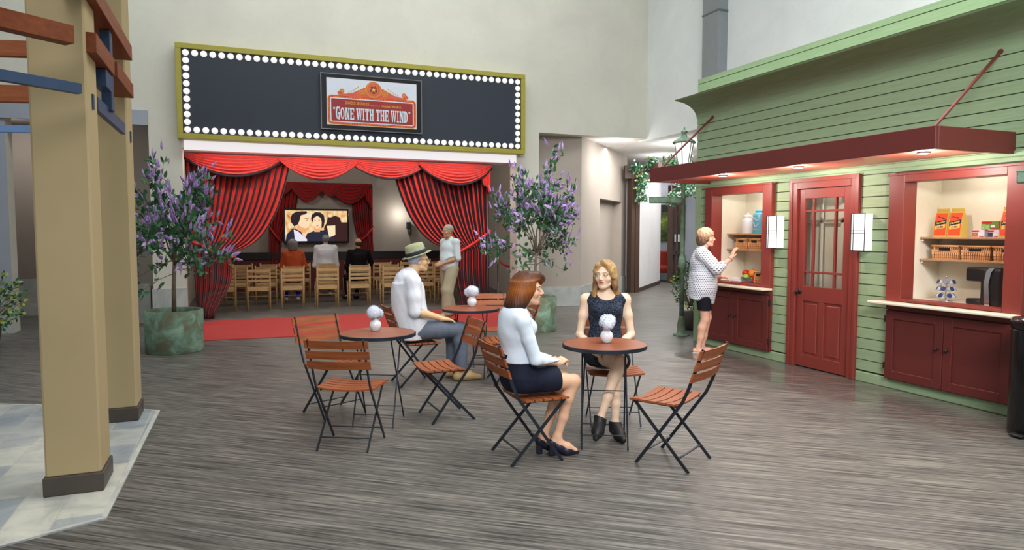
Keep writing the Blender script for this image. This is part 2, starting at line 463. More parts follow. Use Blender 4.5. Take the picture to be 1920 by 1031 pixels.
# red shop paint / green siding
plain('shop_red', rgb(128, 54, 46), .42, var=.04, scale=2, spec=.45)
plain('shop_red_dark', rgb(98, 41, 38), .45, var=.05, scale=2, spec=.4)
m, n = newmat('green_siding', .6, 0, .3)
v = n.coords('Object', (4, 1.2, 22)); f = n.noise(v, 2.5, 5, .6, .3)
n.link(n.ramp(f, [(.3, rgb(138, 162, 126)), (.7, rgb(154, 178, 142))]), n.b.inputs['Base Color']); n.bump(f, .15, .004)
plain('cream', rgb(232, 226, 208), .7, var=.03); plain('cream_counter', rgb(236, 228, 206), .4, var=.03)
wood('shelf_wood', rgb(168, 132, 96), rgb(190, 156, 120), .6)
m, n = newmat('patina', .7, .2)
f = n.noise(n.coords('Object'), 5, 6, .65, .6)
n.link(n.ramp(f, [(.28, rgb(112, 88, 66)), (.42, rgb(98, 112, 88)), (.55, rgb(112, 142, 122)), (.72, rgb(150, 176, 156))]), n.b.inputs['Base Color'])
m, n = newmat('window_glass', .03)   # thin clear pane: mostly see-through with a faint reflection
tr_ = n.add('ShaderNodeBsdfTransparent'); tr_.inputs[0].default_value = (.93, .95, .94, 1); gs_ = n.add('ShaderNodeBsdfGlossy'); gs_.inputs['Roughness'].default_value = .03; mx_ = n.add('ShaderNodeMixShader'); mx_.inputs[0].default_value = .06
n.link(tr_.outputs[0], mx_.inputs[1]); n.link(gs_.outputs[0], mx_.inputs[2]); n.link(mx_.outputs[0], n.n['Material Output'].inputs['Surface'])

# ------------------------------------------------------------------ the setting
def wall(name, pts, z0, z1, t, mat, parent=None):
    """vertical wall along a polyline, thickness t to the left of its direction"""
    mb = MB()
    for (a, b) in zip(pts[:-1], pts[1:]):
        a = Vector((a[0], a[1], 0)); b = Vector((b[0], b[1], 0)); d = (b - a).normalized(); nrm = Vector((-d.y, d.x, 0)) * t
        mb.prism([(0, 0), ((b - a).length, 0), ((b - a).length, z1 - z0), (0, z1 - z0)], a + Vector((0, 0, z0)), d, (0, 0, 1), nrm.normalized(), t)
    o = mb.build(name, mat, parent)
    if parent is None: struct(o)
    return o
M = MATS
fl = MB(); fl.box(-9, 24, -5, 30, -.1, 0); struct(fl.build('floor', M['woven_floor']))
# platform of pavers (flush stone inlay, octagonal edge)
PV = [(-.70, 4.29), (-.655, 6.76), (-1.75, 7.42), (-2.15, 7.62), (-4.6, 7.7), (-6, 6.2), (-6, 4.2), (-4.3, 2.7), (-1.16, 4.09)]
pm = MB(); pm.prism(PV, (0, 0, .0), (1, 0, 0), (0, 1, 0), (0, 0, 1), .008); pv = struct(pm.build('floor_paving', M['stone_pavers']))
bm_ = MB()
cx = sum(p[0] for p in PV) / len(PV); cy = sum(p[1] for p in PV) / len(PV)
for a, b in zip(PV, PV[1:] + PV[:1]):
    A = Vector((a[0], a[1], 0)); B = Vector((b[0], b[1], 0)); d = (B - A).normalized(); nn = Vector((-d.y, d.x, 0))
    if nn.dot(Vector((cx, cy, 0)) - A) < 0: nn = -nn
    bm_.prism([(0, 0), ((B - A).length, 0), ((B - A).length - .03, .03), (.03, .03)], A + Vector((0, 0, .008)), d, nn, (0, 0, 1), .003)
bm_.build('border', M['paver_border'], pv)

TOP = 8.6
wa = MB(); YA, YB = 12.9, 13.25
wa.box(-9, -3.27, YA, YB, 0, TOP); wa.box(-3.27, -1.29, YA, YB, 3.58, TOP); wa.box(-1.29, -.79, YA, YB, 0, TOP)
wa.box(-.79, 5.33, YA, YB, 3.02, TOP); wa.box(5.33, 5.83, YA, YB, 0, TOP); wa.box(5.83, 8.42, YA, YB, 3.63, TOP)
wallA = struct(wa.build('wall_back', M['wall_pale']))
b = MB(); b.box(-1.31, -.785, YA - .02, YA, 0, .64); b.box(5.335, 5.835, YA - .02, YA, 0, .64); b.box(5.325, 5.335, YA - .02, YB, 0, .64); b.box(-9, -3.26, YA - .02, YA, 0, .72)
b.build('marble_skirting', M['marble_base'], wallA)
b = MB(); b.box(-3.27, -1.29, YA - .05, YA - .002, 3.36, 3.6); b.box(-9, -3.27, YA - .05, YA - .002, 3.36, 3.6); b.build('header_trim', M['wall_bluegrey'], wallA)
b = MB(); b.box(-9, -3.27, YA - .012, YA - .002, .72, 3.36); b.build('wall_panel', M['wall_bluegrey'], wallA)
struct(MB().box(8.42, 8.7, -4, 13.25, 3.6, TOP).build('wall_right', M['wall_pale2']))
struct(MB().box(-9.3, -9, -5, 30, 0, TOP).build('wall_left', M['wall_pale']))
# recess left of the pilaster
struct(wall('wall_recess', [(-9, 15.5), (-2.9, 15.5), (-1.31, 13.25)], 0, 3.6, .15, M['wall_brown']))
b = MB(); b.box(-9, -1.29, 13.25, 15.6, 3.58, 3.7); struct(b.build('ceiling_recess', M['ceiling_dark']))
b = MB(); b.prism([(0, 0), (2.7, 0), (2.7, .7), (0, .7)], (-2.93, 15.46, 0), Vector((1.59, -2.25, 0)).normalized(), (0, 0, 1), Vector((-2.25, -1.59, 0)).normalized(), .02)
b.box(-9, -2.9, 15.47, 15.5, 0, .7); struct(b.build('trim_1', M['marble_base']))
# corridor to the right
struct(MB().box(5.83, 8.42, 13.25, 30, 3.64, 3.8).box(8.52, 24, -4, 30, 3.64, 3.8).build('ceiling', M['ceiling_white']))
cw = [(5.5, 13.5), (6.92, 13.12)]
wc = wall('wall_corridor', [(5.83, 13.42), (6.93, 13.12)], 0, 3.64, .2, M['wall_taupe'])
# diagonal wall with a shallow niche
D1 = Vector((6.93, 13.12, 0)); D2 = Vector((9.80, 15.98, 0)); dd = (D2 - D1).normalized(); nb = Vector((-dd.y, dd.x, 0)); L = (D2 - D1).length
mb = MB()
for (a, b_, z0, z1) in ((0, 1.45, 0, 3.64), (1.45, 3.55, 2.38, 3.64), (3.55, L, 0, 3.64)):
    mb.prism([(a, z0), (b_, z0), (b_, z1), (a, z1)], D1, dd, (0, 0, 1), nb, .22)
mb.prism([(1.3, 0), (3.7, 0), (3.7, 2.6), (1.3, 2.6)], D1 + nb * .22, dd, (0, 0, 1), nb, .1)
struct(mb.build('wall_diagonal', M['wall_taupe']))
mb = MB()
for (a, b_) in ((0, 1.45), (3.55, L)): mb.prism([(a, 0), (b_, 0), (b_, .42), (a, .42)], D1 - nb * .02, dd, (0, 0, 1), nb, .018)
A_ = Vector((5.83, 13.42, 0)); B_ = D1; d2 = (B_ - A_).normalized(); n2 = Vector((-d2.y, d2.x, 0))
mb.prism([(0, 0), ((B_ - A_).length, 0), ((B_ - A_).length, .42), (0, .42)], A_ - n2 * .02, d2, (0, 0, 1), n2, .018)
struct(mb.build('baseboard_corridor', M['marble_base']))
plain('brown_frame', rgb(74, 54, 44), .5, var=.08); plain('dark_room', rgb(60, 58, 56), .8)
# entrance of the room beyond: white strip, brown posts, open white door leaf
E0 = Vector((9.80, 15.98, 0))
mb = MB(); mb.prism([(0, 0), (.13, 0), (.13, 3.3), (0, 3.3)], E0 - nb * .1, dd, (0, 0, 1), nb, .12); struct(mb.build('trim_2', M['white_panel']))
DW = Vector((9.62, 15.2, 0)); DE = Vector((12.1, 17.72, 0)); dv = (DE - DW).normalized(); nv = Vector((-dv.y, dv.x, 0))
d1 = empty('door_2', tuple(DW), 0); struct(d1)
mb = MB(); mb.bbox(9.60, 9.71, 15.38, 15.6, 0, 3.25, .004); mb.bbox(9.75, 9.88, 15.42, 15.64, 0, 3.25, .004); mb.bbox(9.69, 9.77, 15.46, 15.6, 0, 3.25, .004); mb.build('door_frame', M['brown_frame'], d1)
Lp = (DE - DW).length
mb = MB(); mb.prism([(.42, .1), (Lp, .1), (Lp, 3.2), (.42, 3.2)], DW, dv, (0, 0, 1), nv, .08); mb.build('leaf', M['white_panel'], d1)
mb = MB(); mb.prism([(.42, .0), (Lp, .0), (Lp, .11), (.42, .11)], DW - nv * .01, dv, (0, 0, 1), nv, .1); mb.build('kick_board', M['brown_frame'], d1)
# glass doors further along
G0 = Vector((12.62, 17.9, 0)); G1 = Vector((15.4, 20.4, 0)); gv = (G1 - G0).normalized(); gn = Vector((-gv.y, gv.x, 0)); gl = (G1 - G0).length
d3 = empty('door_3', tuple(G0)); struct(d3)
mb = MB()
for a, w in ((0, .26), (.62, .18), (1.45, .12), (2.2, .12), (3.2, .3)): mb.prism([(a, 0), (a + w, 0), (a + w, 3.0), (a, 3.0)], G0, gv, (0, 0, 1), gn, .12)
mb.prism([(0, 2.85), (3.5, 2.85), (3.5, 3.05), (0, 3.05)], G0, gv, (0, 0, 1), gn, .12); mb.prism([(.26, 0), (3.2, 0), (3.2, .14), (.26, .14)], G0, gv, (0, 0, 1), gn, .1); mb.prism([(.26, .86), (3.2, .86), (3.2, .98), (.26, .98)], G0, gv, (0, 0, 1), gn, .06)
mb.build('door_frame', M['brown_frame'], d3)
mb = MB(); mb.prism([(.26, .14), (3.2, .14), (3.2, 2.85), (.26, 2.85)], G0 + gn * .05, gv, (0, 0, 1), gn, .012); mb.build('pane', M['window_glass'], d3)
mb = MB(); mb.prism([(.45, 1.28), (.58, 1.28), (.58, 1.52), (.45, 1.52)], G0 - gn * .02, gv, (0, 0, 1), gn, .02); mb.prism([(.95, 1.28), (1.32, 1.28), (1.32, 1.52), (.95, 1.52)], G0 - gn * .02, gv, (0, 0, 1), gn, .02); mb.build('push_plate', M['white_panel'], d3)
# rooms behind
struct(wall('wall_far', [(9.9, 16.1), (9.9, 24), (22, 24), (22, 4)], 0, 3.64, .15, M['wall_taupe']))
struct(wall('wall_glass_side', [(15.55, 20.5), (19, 17.0)], 0, 3.64, .15, M['wall_taupe']))
# landscape picture seen through the gap, red armchair below it
P0 = Vector((12.9, 19.6, 0)); pd = Vector((.82, -.57, 0)).normalized(); pn = Vector((.57, .82, 0)).normalized()
mb = MB(); mb.prism([(-1.6, 0), (2.4, 0), (2.4, 3.64), (-1.6, 3.64)], P0, pd, (0, 0, 1), pn, .1); struct(mb.build('wall_lounge', M['wall_bluegrey']))
m, n = newmat('landscape_print', .4); v = n.coords('Object'); f = n.noise(v, 3, 6, .6, .5)
n.link(n.ramp(f, [(.35, rgb(24, 34, 16)), (.55, rgb(74, 96, 30)), (.7, rgb(150, 170, 60))]), n.b.inputs['Base Color'])
wp = empty('wall_picture', tuple(P0 - pn * .04), 0, 'wide dark green landscape picture on the lounge wall seen past the white panel', 'picture')
mb = MB(); mb.prism([(-.6, 1.3), (1.2, 1.3), (1.2, 2.25), (-.6, 2.25)], P0 - pn * .04, pd, (0, 0, 1), pn, .035); mb.build('print', M['landscape_print'], wp)
mb = MB(); mb.prism([(-.6, 2.25), (1.2, 2.25), (1.2, 2.5), (-.6, 2.5)], P0 - pn * .045, pd, (0, 0, 1), pn, .04); mb.build('frame', M['black'], wp)
plain('red_upholstery', rgb(150, 40, 34), .8)
ac = empty('armchair', (12.75, 18.75, 0), -.5, 'red upholstered armchair in the lounge behind the white panel', 'armchair')
s = SDF(); s.box((0, 0, .38), (.36, .34, .1), r=.05, k=.02); s.box((0, .3, .62), (.36, .09, .36), r=.06, k=.02); s.box((-.36, 0, .5), (.07, .34, .2), r=.05, k=.02); s.box((.36, 0, .5), (.07, .34, .2), r=.05, k=.02)
sdf_obj('upholstery', s.mesh(.025), M['red_upholstery'], ac)
for sx in (-1, 1):
    for sy in (-1, 1): MB().bar((sx * .33, sy * .28, 0), (sx * .33, sy * .28, .3), .04, .04, (0, 1, 0)).build('leg', M['black'], ac, world=False)

# theatre room
TW = 'theatre_wall'
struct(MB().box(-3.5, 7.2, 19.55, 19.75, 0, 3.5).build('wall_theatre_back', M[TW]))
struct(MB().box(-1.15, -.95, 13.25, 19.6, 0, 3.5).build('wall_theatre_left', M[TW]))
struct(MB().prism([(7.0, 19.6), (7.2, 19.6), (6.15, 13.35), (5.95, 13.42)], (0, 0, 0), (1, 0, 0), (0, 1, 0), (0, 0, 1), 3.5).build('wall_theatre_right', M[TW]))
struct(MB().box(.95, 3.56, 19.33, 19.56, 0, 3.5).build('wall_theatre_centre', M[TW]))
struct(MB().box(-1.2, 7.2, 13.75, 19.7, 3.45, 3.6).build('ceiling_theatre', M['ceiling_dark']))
struct(MB().box(-1.2, 5.7, 13.25, 13.8, 3.02, 3.6).build('ceiling_soffit', M['ceiling_white']))
plain('maroon', rgb(96, 36, 36), .7); 
b = MB(); b.box(-.95, 7.1, 19.25, 19.56, 0, .86); st_ = struct(b.build('trim_3', M['maroon']))
b = MB(); b.box(-.95, 7.1, 19.22, 19.56, .86, 1.05); b.build('rail', M['black'], st_)
# fascia over the curtain; its hidden cove lighting is put in as glow
b = MB(); b.box(-.76, 5.3, 12.84, 12.895, 2.985, 3.14); tag(b.build('glow_fascia', M['fascia_glow']), 'long white fascia with painted-in cove glow under the marquee above the red curtain', 'glowing fascia')
# red carpet
m = plain('rug_red', rgb(176, 66, 62), .85, var=.05, scale=3, spec=.1)
b = MB(); b.prism([(-.5, 10.9), (5.0, 10.55), (5.0, 13.35), (-.6, 13.28)], (0, 0, .001), (1, 0, 0), (0, 1, 0), (0, 0, 1), .012)
tag(b.build('red_carpet', M['rug_red']), 'flat red carpet laid in front of the theatre curtain', 'rug')
# duct on the upper right wall
dk = empty('duct', (8.3, 10.5, 3.7), 0, 'grey vertical duct on the upper pale wall above the green shop', 'duct')
b = MB(); b.box(8.2, 8.42, 10.3, 10.74, 3.7, TOP); b.build('casing', M['duct_metal'], dk)
for z in (4.3, 5.6, 6.9): MB().box(8.19, 8.43, 10.29, 10.75, z, z + .03).build('band', M['grey_metal'], dk)
# ------------------------------------------------------------------ the green shop
FX = 6.2; FF = 6.14   # wall face, face of the red surrounds
shop = struct(empty('wall_shop', (FX, 3.5, 0)))
OPEN = [(6.66, 7.90, .1, 2.19), (5.40, 6.34, -.1, 2.19), (3.74, 4.98, .1, 2.17)]
mb = MB(); z = .115; P = .1155; i = 0
while z < 3.76:
    z1 = min(z + P, 3.77); segs = [(-1.0, 8.2)]
    for (a, b, c, d) in OPEN:
        if z1 > c + .03 and z < d - .03:
            ns = []
            for (u, v) in segs:
                if b <= u or a >= v: ns.append((u, v)); continue
                if a > u: ns.append((u, a))
                if b < v: ns.append((b, v))
            segs = ns
    for (u, v) in segs: mb.box(FX, FX + .02, u, v, z + .009, z1)
    z = z1
mb.build('siding', M['green_siding'], shop)
mb = MB()
for (u, v, a, b) in ((-1, 3.74, 0, 3.77), (4.98, 5.40, 0, 3.77), (6.34, 6.66, 0, 3.77), (7.90, 8.2, 0, 3.77), (3.74, 4.98, 2.17, 3.77), (5.4, 6.34, 2.19, 3.77), (6.66, 7.9, 2.19, 3.77), (3.74, 4.98, 0, .1), (6.66, 7.9, 0, .1)):
    mb.box(FX + .02, FX + .12, u, v, a, b)
mb.box(6.32, 8.35, -1, -.9, 0, 3.77); mb.box(6.32, 8.35, 8.1, 8.2, 0, 3.77); mb.box(8.25, 8.35, -1, 8.2, 0, 3.77); mb.box(6.3, 8.35, -1, 8.2, 3.7, 3.77)
plain('siding_back', rgb(52, 64, 42), .7); mb.build('wall_core', M['siding_back'], shop)
MB().bbox(FX - .012, FX + .02, -1, 5.38, 0, .105, .006).build('base_board', M['green_siding'], shop); MB().bbox(FX - .012, FX + .02, 6.36, 8.2, 0, .105, .006).build('base_board', M['green_siding'], shop)
MB().bbox(FX - .02, FX, -1, 8.21, 2.24, 2.29, .006).box(FX - .012, FX, 8.08, 8.2, .1, 2.24).build('frieze_board', M['green_siding'], shop)
# cornice with a hollow curved underside
prof = [(0, 3.22)] + [(-.37 * (1 - math.cos(t * PI / 2)) , 3.22 + .225 * math.sin(t * PI / 2)) for t in [k / 10 for k in range(1, 11)]] + [(-.385, 3.46), (0, 3.50)]
mb = MB(); mb.prism([(a, b) for a, b in prof], (FX, -1, 0), (1, 0, 0), (0, 0, 1), (0, 1, 0), 9.22); autosmooth(mb.build('cornice', M['green_siding'], shop), 30)
# interior boxes behind the two serving windows and the door
def bay(n, y0, y1, xb, name):
    mb = MB(); mb.box(xb, xb + .04, y0 - .04, y1 + .04, .8, 2.3); mb.box(FX + .05, xb, y1, y1 + .04, .8, 2.3); mb.box(FX + .05, xb, y0 - .04, y0, .8, 2.3); mb.box(FX + .05, xb, y0, y1, 2.24, 2.28)
    return mb.build(name, M['cream'], n)
win = []
for idx, (yo0, yo1, yi0, yi1, zt, zo, yb0, yb1, xb) in enumerate(((6.63, 7.92, 6.79, 7.77, 2.20, 2.10, 6.70, 7.85, 6.80), (3.70, 5.0, 3.86, 4.83, 2.17, 2.09, 3.78, 4.95, 6.84))):
    w_ = struct(empty('window_%d' % (idx + 1), (FX, (yo0 + yo1) / 2, .9)))
    mb = MB(); mb.bbox(FF, FX + .12, yi1, yo1, .88, zt, .004); mb.bbox(FF, FX + .12, yo0, yi0, .88, zt, .004); mb.bbox(FF, FX + .12, yi0, yi1, zo, zt, .004)
    mb.bbox(FF - .012, FF, yo0 - .012, yo1 + .012, zt - .012, zt + .012, .003)
    mb.build('window_frame', M['shop_red'], w_)
    MB().bbox(FF - .005, FX + .12, yi0, yi1, .905, .93, .003).build('sill', M['shop_red'], w_)
    bay(w_, yb0, yb1, xb, 'alcove_lining'); win.append(w_)
# counters (continuous cream slab through each window)
for (a, b, lab, xb) in ((6.60, 8.12, 'cream counter top running through the far serving window above the double cabinet', 6.79), (3.70, 5.10, 'cream counter top running through the near serving window with the coffee machine', 6.83)):
    mb = MB(); mb.bbox(6.0, FF + .02, a, b, .872, .898, .006); mb.bbox(FX + .125, xb, max(a + .1, 3.8), min(b - .2, 7.84) if b > 6 else 4.94, .872, .912, .004)
    tag(mb.build('countertop', M['cream_counter']), lab, 'counter')
# base cabinets below
def cabinet(y0, y1, lab, knobs, hin):
    c = empty('cabinet', (FX, (y0 + y1) / 2, .1), 0, lab, 'cabinet', 'red cabinets below the serving windows')
    mb = MB(); mb.box(FF + .02, 6.75, y0, y1, .1, .87); mb.bbox(FF, FF + .02, y0, y1, .815, .87, .003); mb.build('body', M['shop_red_dark'], c)
    ym = (y0 + y1) / 2; g = .003
    for (a, b, s) in ((ym + g, y1 - .01, -1), (y0 + .01, ym - g, 1)):
        d = MB(); w = .085
        d.bbox(FF - .004, FF + .02, a, b, .11, .805, .003); d2 = MB()
        # frame and sunk panel
        d = MB(); d.bbox(FF - .008, FF + .018, a, a + w, .11, .805, .003); d.bbox(FF - .008, FF + .018, b - w, b, .11, .805, .003); d.bbox(FF - .008, FF + .018, a + w, b - w, .11, .11 + w, .003); d.bbox(FF - .008, FF + .018, a + w, b - w, .805 - w, .805, .003)
        d.box(FF + .006, FF + .018, a + w, b - w, .11 + w, .805 - w)
        dd_ = d.build('door', M['shop_red_dark'], c)
        yk = (ym + .05) if s < 0 else (ym - .05)
        MB().cyl((FF - .005, yk, .49), (FF - .022, yk, .49), .006).sphere((FF - .03, yk, .49), .016, 12).build('knob', M['black'], dd_, smooth=True)
    for zz in (.2, .68):
        for yy in ((y0 - .004,) if hin == 'near' else (y1 + .004,)): MB().bbox(FF - .006, FF + .02, yy - .009, yy + .009, zz, zz + .07, .003).build('hinge', M['black'], c)
    return c
cabinet(6.64, 7.92, 'dark red double cabinet under the far serving window beside the polka-dot blouse', 0, 'near')
cabinet(3.75, 4.99, 'dark red double cabinet under the near serving window with the coffee machine', 0, 'far')
# the red door
dr = struct(empty('door_1', (FX, 5.87, 0)))
mb = MB(); X0 = FF + .03
mb.bbox(X0, FX + .1, 6.25, 6.36, 0, 2.21, .004); mb.bbox(X0, FX + .1, 5.38, 5.49, 0, 2.21, .004); mb.bbox(X0, FX + .1, 5.49, 6.25, 2.1, 2.21, .004)
mb.bbox(X0 - .012, X0, 6.315, 6.36, 0, 2.22, .003); mb.bbox(X0 - .012, X0, 5.38, 5.42, 0, 2.22, .003); mb.bbox(X0 - .012, X0, 5.42, 6.315, 2.175, 2.22, .003)
mb.build('door_frame', M['shop_red'], dr)
lf = MB(); XL = FX - .002; T = .045; y0, y1 = 5.495, 6.243
lf.bbox(XL, XL + T, y0, 5.595, .012, 2.095, .003); lf.bbox(XL, XL + T, 6.15, y1, .012, 2.095, .003); lf.bbox(XL, XL + T, 5.595, 6.15, 1.985, 2.095, .003); lf.bbox(XL, XL + T, 5.595, 6.15, .79, .965, .003); lf.bbox(XL, XL + T, 5.595, 6.15, .012, .15, .003); lf.bbox(XL, XL + T, 5.835, 5.915, .15, .79, .003)
for a, b in ((5.595, 5.835), (5.915, 6.15)): lf.box(XL + .014, XL + .03, a, b, .15, .79); lf.bbox(XL + .004, XL + .02, a + .03, b - .03, .18, .76, .008)
leaf = lf.build('leaf', M['shop_red'], dr)
mb = MB()
for y in (5.72, 6.03): mb.bbox(XL + .004, XL + .04, y - .012, y + .012, .965, 1.985, .003)
for z in (1.13, 1.84): mb.bbox(XL + .006, XL + .038, 5.595, 6.15, z - .012, z + .012, .003)
mb.build('muntins', M['shop_red'], leaf)
MB().box(XL + .02, XL + .025, 5.595, 6.15, .965, 1.985).build('pane', M['window_glass'], leaf)
MB().cyl((XL, 6.2, .895), (XL - .03, 6.2, .895), .012).sphere((XL - .045, 6.2, .895), .026, 14).cyl((XL - .001, 6.2, .895), (XL - .008, 6.2, .895), .03, n=16).build('knob', M['black'], leaf, smooth=True)
# cream panelled screen behind the glass
mb = MB(); mb.box(6.48, 6.52, 5.35, 6.4, 0, 2.3); mb.bbox(6.405, 6.42, 5.78, 5.82, 0, 2.3, .004); mb.bbox(6.405, 6.42, 6.08, 6.12, 0, 2.3, .004); mb.bbox(6.405, 6.42, 5.35, 6.4, 1.7, 1.74, .004); mb.build('lining', M['cream'], dr)
# awning
aw = empty('awning', (5.7, 5.87, 2.27), 0, 'long dark red metal awning over the shop windows and door, held by two rods', 'awning')
mb = MB(); mb.bbox(5.21, 5.25, 3.84, 7.9, 2.265, 2.45, .003); mb.bbox(5.25, FX, 3.84, 3.88, 2.265, 2.45, .003); mb.bbox(5.25, FX, 7.86, 7.9, 2.265, 2.45, .003); mb.build('fascia', M['shop_red_dark'], aw)
plain('awning_soffit', rgb(196, 84, 70), .3, var=.03, spec=.6)
MB().box(5.25, FX, 3.88, 7.86, 2.30, 2.33).build('soffit', M['awning_soffit'], aw)
MB().box(5.25, FX, 3.88, 7.86, 2.42, 2.44).build('top_sheet', M['shop_red_dark'], aw)
for (a, b) in (((5.23, 7.66, 2.44), (6.2, 7.86, 3.19)), ((5.23, 3.87, 2.44), (6.2, 4.0, 3.16))): MB().cyl(a, b, .014, n=10).sphere(b, .025, 8).build('support_rod', M['shop_red_dark'], aw)
for Y in (4.25, 5.69, 6.91):
    r = MB().lathe([(.055, 2.285), (.06, 2.3)], 20, (5.62, Y, 0)).build('downlight', M['grey_metal'], aw)
    MB().lathe([(.042, 2.283), (.042, 2.286)], 16, (5.62, Y, 0)).build('lens', M['downlight_glow'], r)
# wall lights either side of the door
for Y, lab in ((6.545, 'glowing boxy wall light left of the red door beside the far window'), (5.30, 'glowing boxy wall light right of the red door')):
    s_ = empty('wall_light', (FX, Y, 1.4), 0, lab, 'wall light', 'wall lights flanking the red door')
    MB().box(6.185, FX, Y - .06, Y + .06, 1.42, 1.78).build('back_plate', M['grey_metal'], s_)
    MB().bbox(6.075, 6.185, Y - .085, Y + .085, 1.405, 1.79, .003).build('diffuser', M['sconce_glow'], s_)
    f = MB(); x = 6.07
    for y in (Y - .085, Y + .085, Y + .055): f.bar((x, y, 1.4), (x, y, 1.795), .006, .006, (1, 0, 0))
    for z in (1.402, 1.585, 1.612, 1.792): f.bar((x, Y - .088, z), (x, Y + .088, z), .006, .006)
    f.build('frame', M['dark_metal'], s_)
# shelves
for (a, b, xf, xb, z, lab) in ((6.71, 7.845, 6.47, 6.795, 1.575, 'upper wooden shelf in the far serving window carrying the milk can'), (6.71, 7.845, 6.47, 6.795, 1.36, 'lower wooden shelf in the far serving window carrying wicker baskets'),
                               (3.79, 4.945, 6.54, 6.835, 1.548, 'upper wooden shelf in the near serving window carrying coffee bags'), (3.79, 4.945, 6.54, 6.835, 1.325, 'lower wooden shelf in the near serving window carrying wicker baskets')):
    s_ = empty('shelf', ((xf + xb) / 2, (a + b) / 2, z), 0, lab, 'shelf')
    MB().bbox(xf, xb, a, b, z - .02, z, .003).build('board', M['shelf_wood'], s_)
    MB().box(xf + .02, xb, b - .02, b - .002, z - .045, z - .02).build('cleat', M['cream'], s_); MB().box(xf + .02, xb, a + .002, a + .02, z - .045, z - .02).build('cleat', M['cream'], s_)
# wicker baskets
m, n = newmat('wicker', .7, 0, .3)
v = n.coords('Object'); wv = n.n.new('ShaderNodeTexBrick'); n.link(n.coords('Object', (1, 1, 1), (PI / 2, 0, PI / 2)), wv.inputs['Vector'])
wv.inputs['Scale'].default_value = 1; wv.inputs['Brick Width'].default_value = .03; wv.inputs['Row Height'].default_value = .011; wv.inputs['Mortar Size'].default_value = .0022
wv.inputs['Color1'].default_value = rgb(244, 198, 144); wv.inputs['Color2'].default_value = rgb(214, 158, 102); wv.inputs['Mortar'].default_value = rgb(122, 76, 42)
n.link(wv.outputs[0], n.b.inputs['Base Color']); n.bump(wv.outputs['Fac'], -.6, .004)
def basket(x, y, z, w, d, h, lab, grp):
    o = empty('wicker_basket', (x, y, z), 0, lab, 'basket', grp)
    mb = MB(); t = .012; k = .93
    def ring(zz, s, i): return [(-d / 2 * s + i, -w / 2 * s + i, zz), (d / 2 * s - i, -w / 2 * s + i, zz), (d / 2 * s - i, w / 2 * s - i, zz), (-d / 2 * s + i, w / 2 * s - i, zz)]
    vs = ring(0, k, 0) + ring(h, 1, 0) + ring(h, 1, t) + ring(.012, k, t)
    fs = [(3, 2, 1, 0)] + [(i, (i + 1) % 4, 4 + (i + 1) % 4, 4 + i) for i in range(4)] + [(4 + i, 4 + (i + 1) % 4, 8 + (i + 1) % 4, 8 + i) for i in range(4)] + [(8 + i, 8 + (i + 1) % 4, 12 + (i + 1) % 4, 12 + i) for i in range(4)] + [(12, 13, 14, 15)]
    mb._add(vs, fs)
    for j in range(int(w / .022)):
        yy = -w / 2 + .012 + j * .022; mb.cyl((-d / 2 * k - .002, yy * k, .004), (-d / 2 - .002, yy, h - .006), .0045, n=6)
    b_ = mb.build('body', M['wicker'], o, world=False)
    r = MB(); c = [(-d / 2, -w / 2, h), (d / 2, -w / 2, h), (d / 2, w / 2, h), (-d / 2, w / 2, h), (-d / 2, -w / 2, h)]
    for a, b in zip(c[:-1], c[1:]): r.cyl(a, b, .009, n=8)
    r.build('rim', M['wicker'], o, world=False, smooth=True)
    MB().bbox(-d / 2 - .006, -d / 2 + .006, -w * .2, w * .2, h * .64, h * .86, .003).build('handle_slot', M['black'], o, world=False)
    return o
G = 'wicker baskets on the shelves'
basket(6.61, 7.585, 1.36, .24, .22, .145, 'wicker basket on the far window shelf, nearest the raised hand', G); basket(6.61, 7.325, 1.36, .24, .22, .145, 'wicker basket on the far window shelf, behind the window jamb side', G)
basket(6.68, 4.70, 1.325, .285, .22, .135, 'wicker basket at the left end of the near window shelf', G); basket(6.68, 4.395, 1.325, .285, .22, .135, 'wicker basket in the middle of the near window shelf', G); basket(6.68, 4.09, 1.325, .285, .22, .135, 'wicker basket half hidden by the red jamb at the right of the near window shelf', G)
basket(6.44, 7.10, .912, .15, .13, .16, 'small wicker basket on the far counter beside the fruit bowl', 'small basket')
# milk can and blue jar
o = empty('milk_can', (6.62, 7.60, 1.575), 0, 'white lidded milk can on the upper shelf of the far window', 'milk can')
plain('white_enamel', rgb(236, 238, 242), .3, var=.02)
MB().lathe([(.078, 0), (.08, .006), (.08, .17), (.075, .19), (.058, .205), (.055, .22), (.066, .235), (.066, .24)], 28, (0, 0, 0)).build('body', M['white_enamel'], o, world=False, smooth=True)
MB().lathe([(.062, .24), (.06, .25), (.03, .262), (.012, .264), (.012, .275), (.018, .28), (.012, .288)], 24).build('lid', M['white_enamel'], o, world=False, smooth=True)
for s in (-1, 1): MB().tube([(0, s * .075, .17), (0, s * .1, .185), (0, s * .098, .22), (0, s * .066, .235)], .006, 8).build('handle', M['white_enamel'], o, world=False, smooth=True)
o = empty('storage_jar', (6.61, 7.33, 1.575), 0, 'turquoise storage jar with pink motif on the upper shelf of the far window', 'jar')
plain('turquoise', rgb(92, 176, 204), .35, var=.03)
MB().lathe([(.1, 0), (.105, .01), (.105, .24), (.098, .27), (.07, .285), (.06, .29)], 30).build('body', M['turquoise'], o, world=False, smooth=True)
MB().lathe([(.065, .29), (.075, .3), (.07, .315), (.03, .322)], 24).build('lid', M['turquoise'], o, world=False, smooth=True)
plain('pale_pink', rgb(232, 196, 196), .5)
mb = MB()
def onjar(th, z): return (-.1065 * math.cos(th), -.1065 * math.sin(th), z)
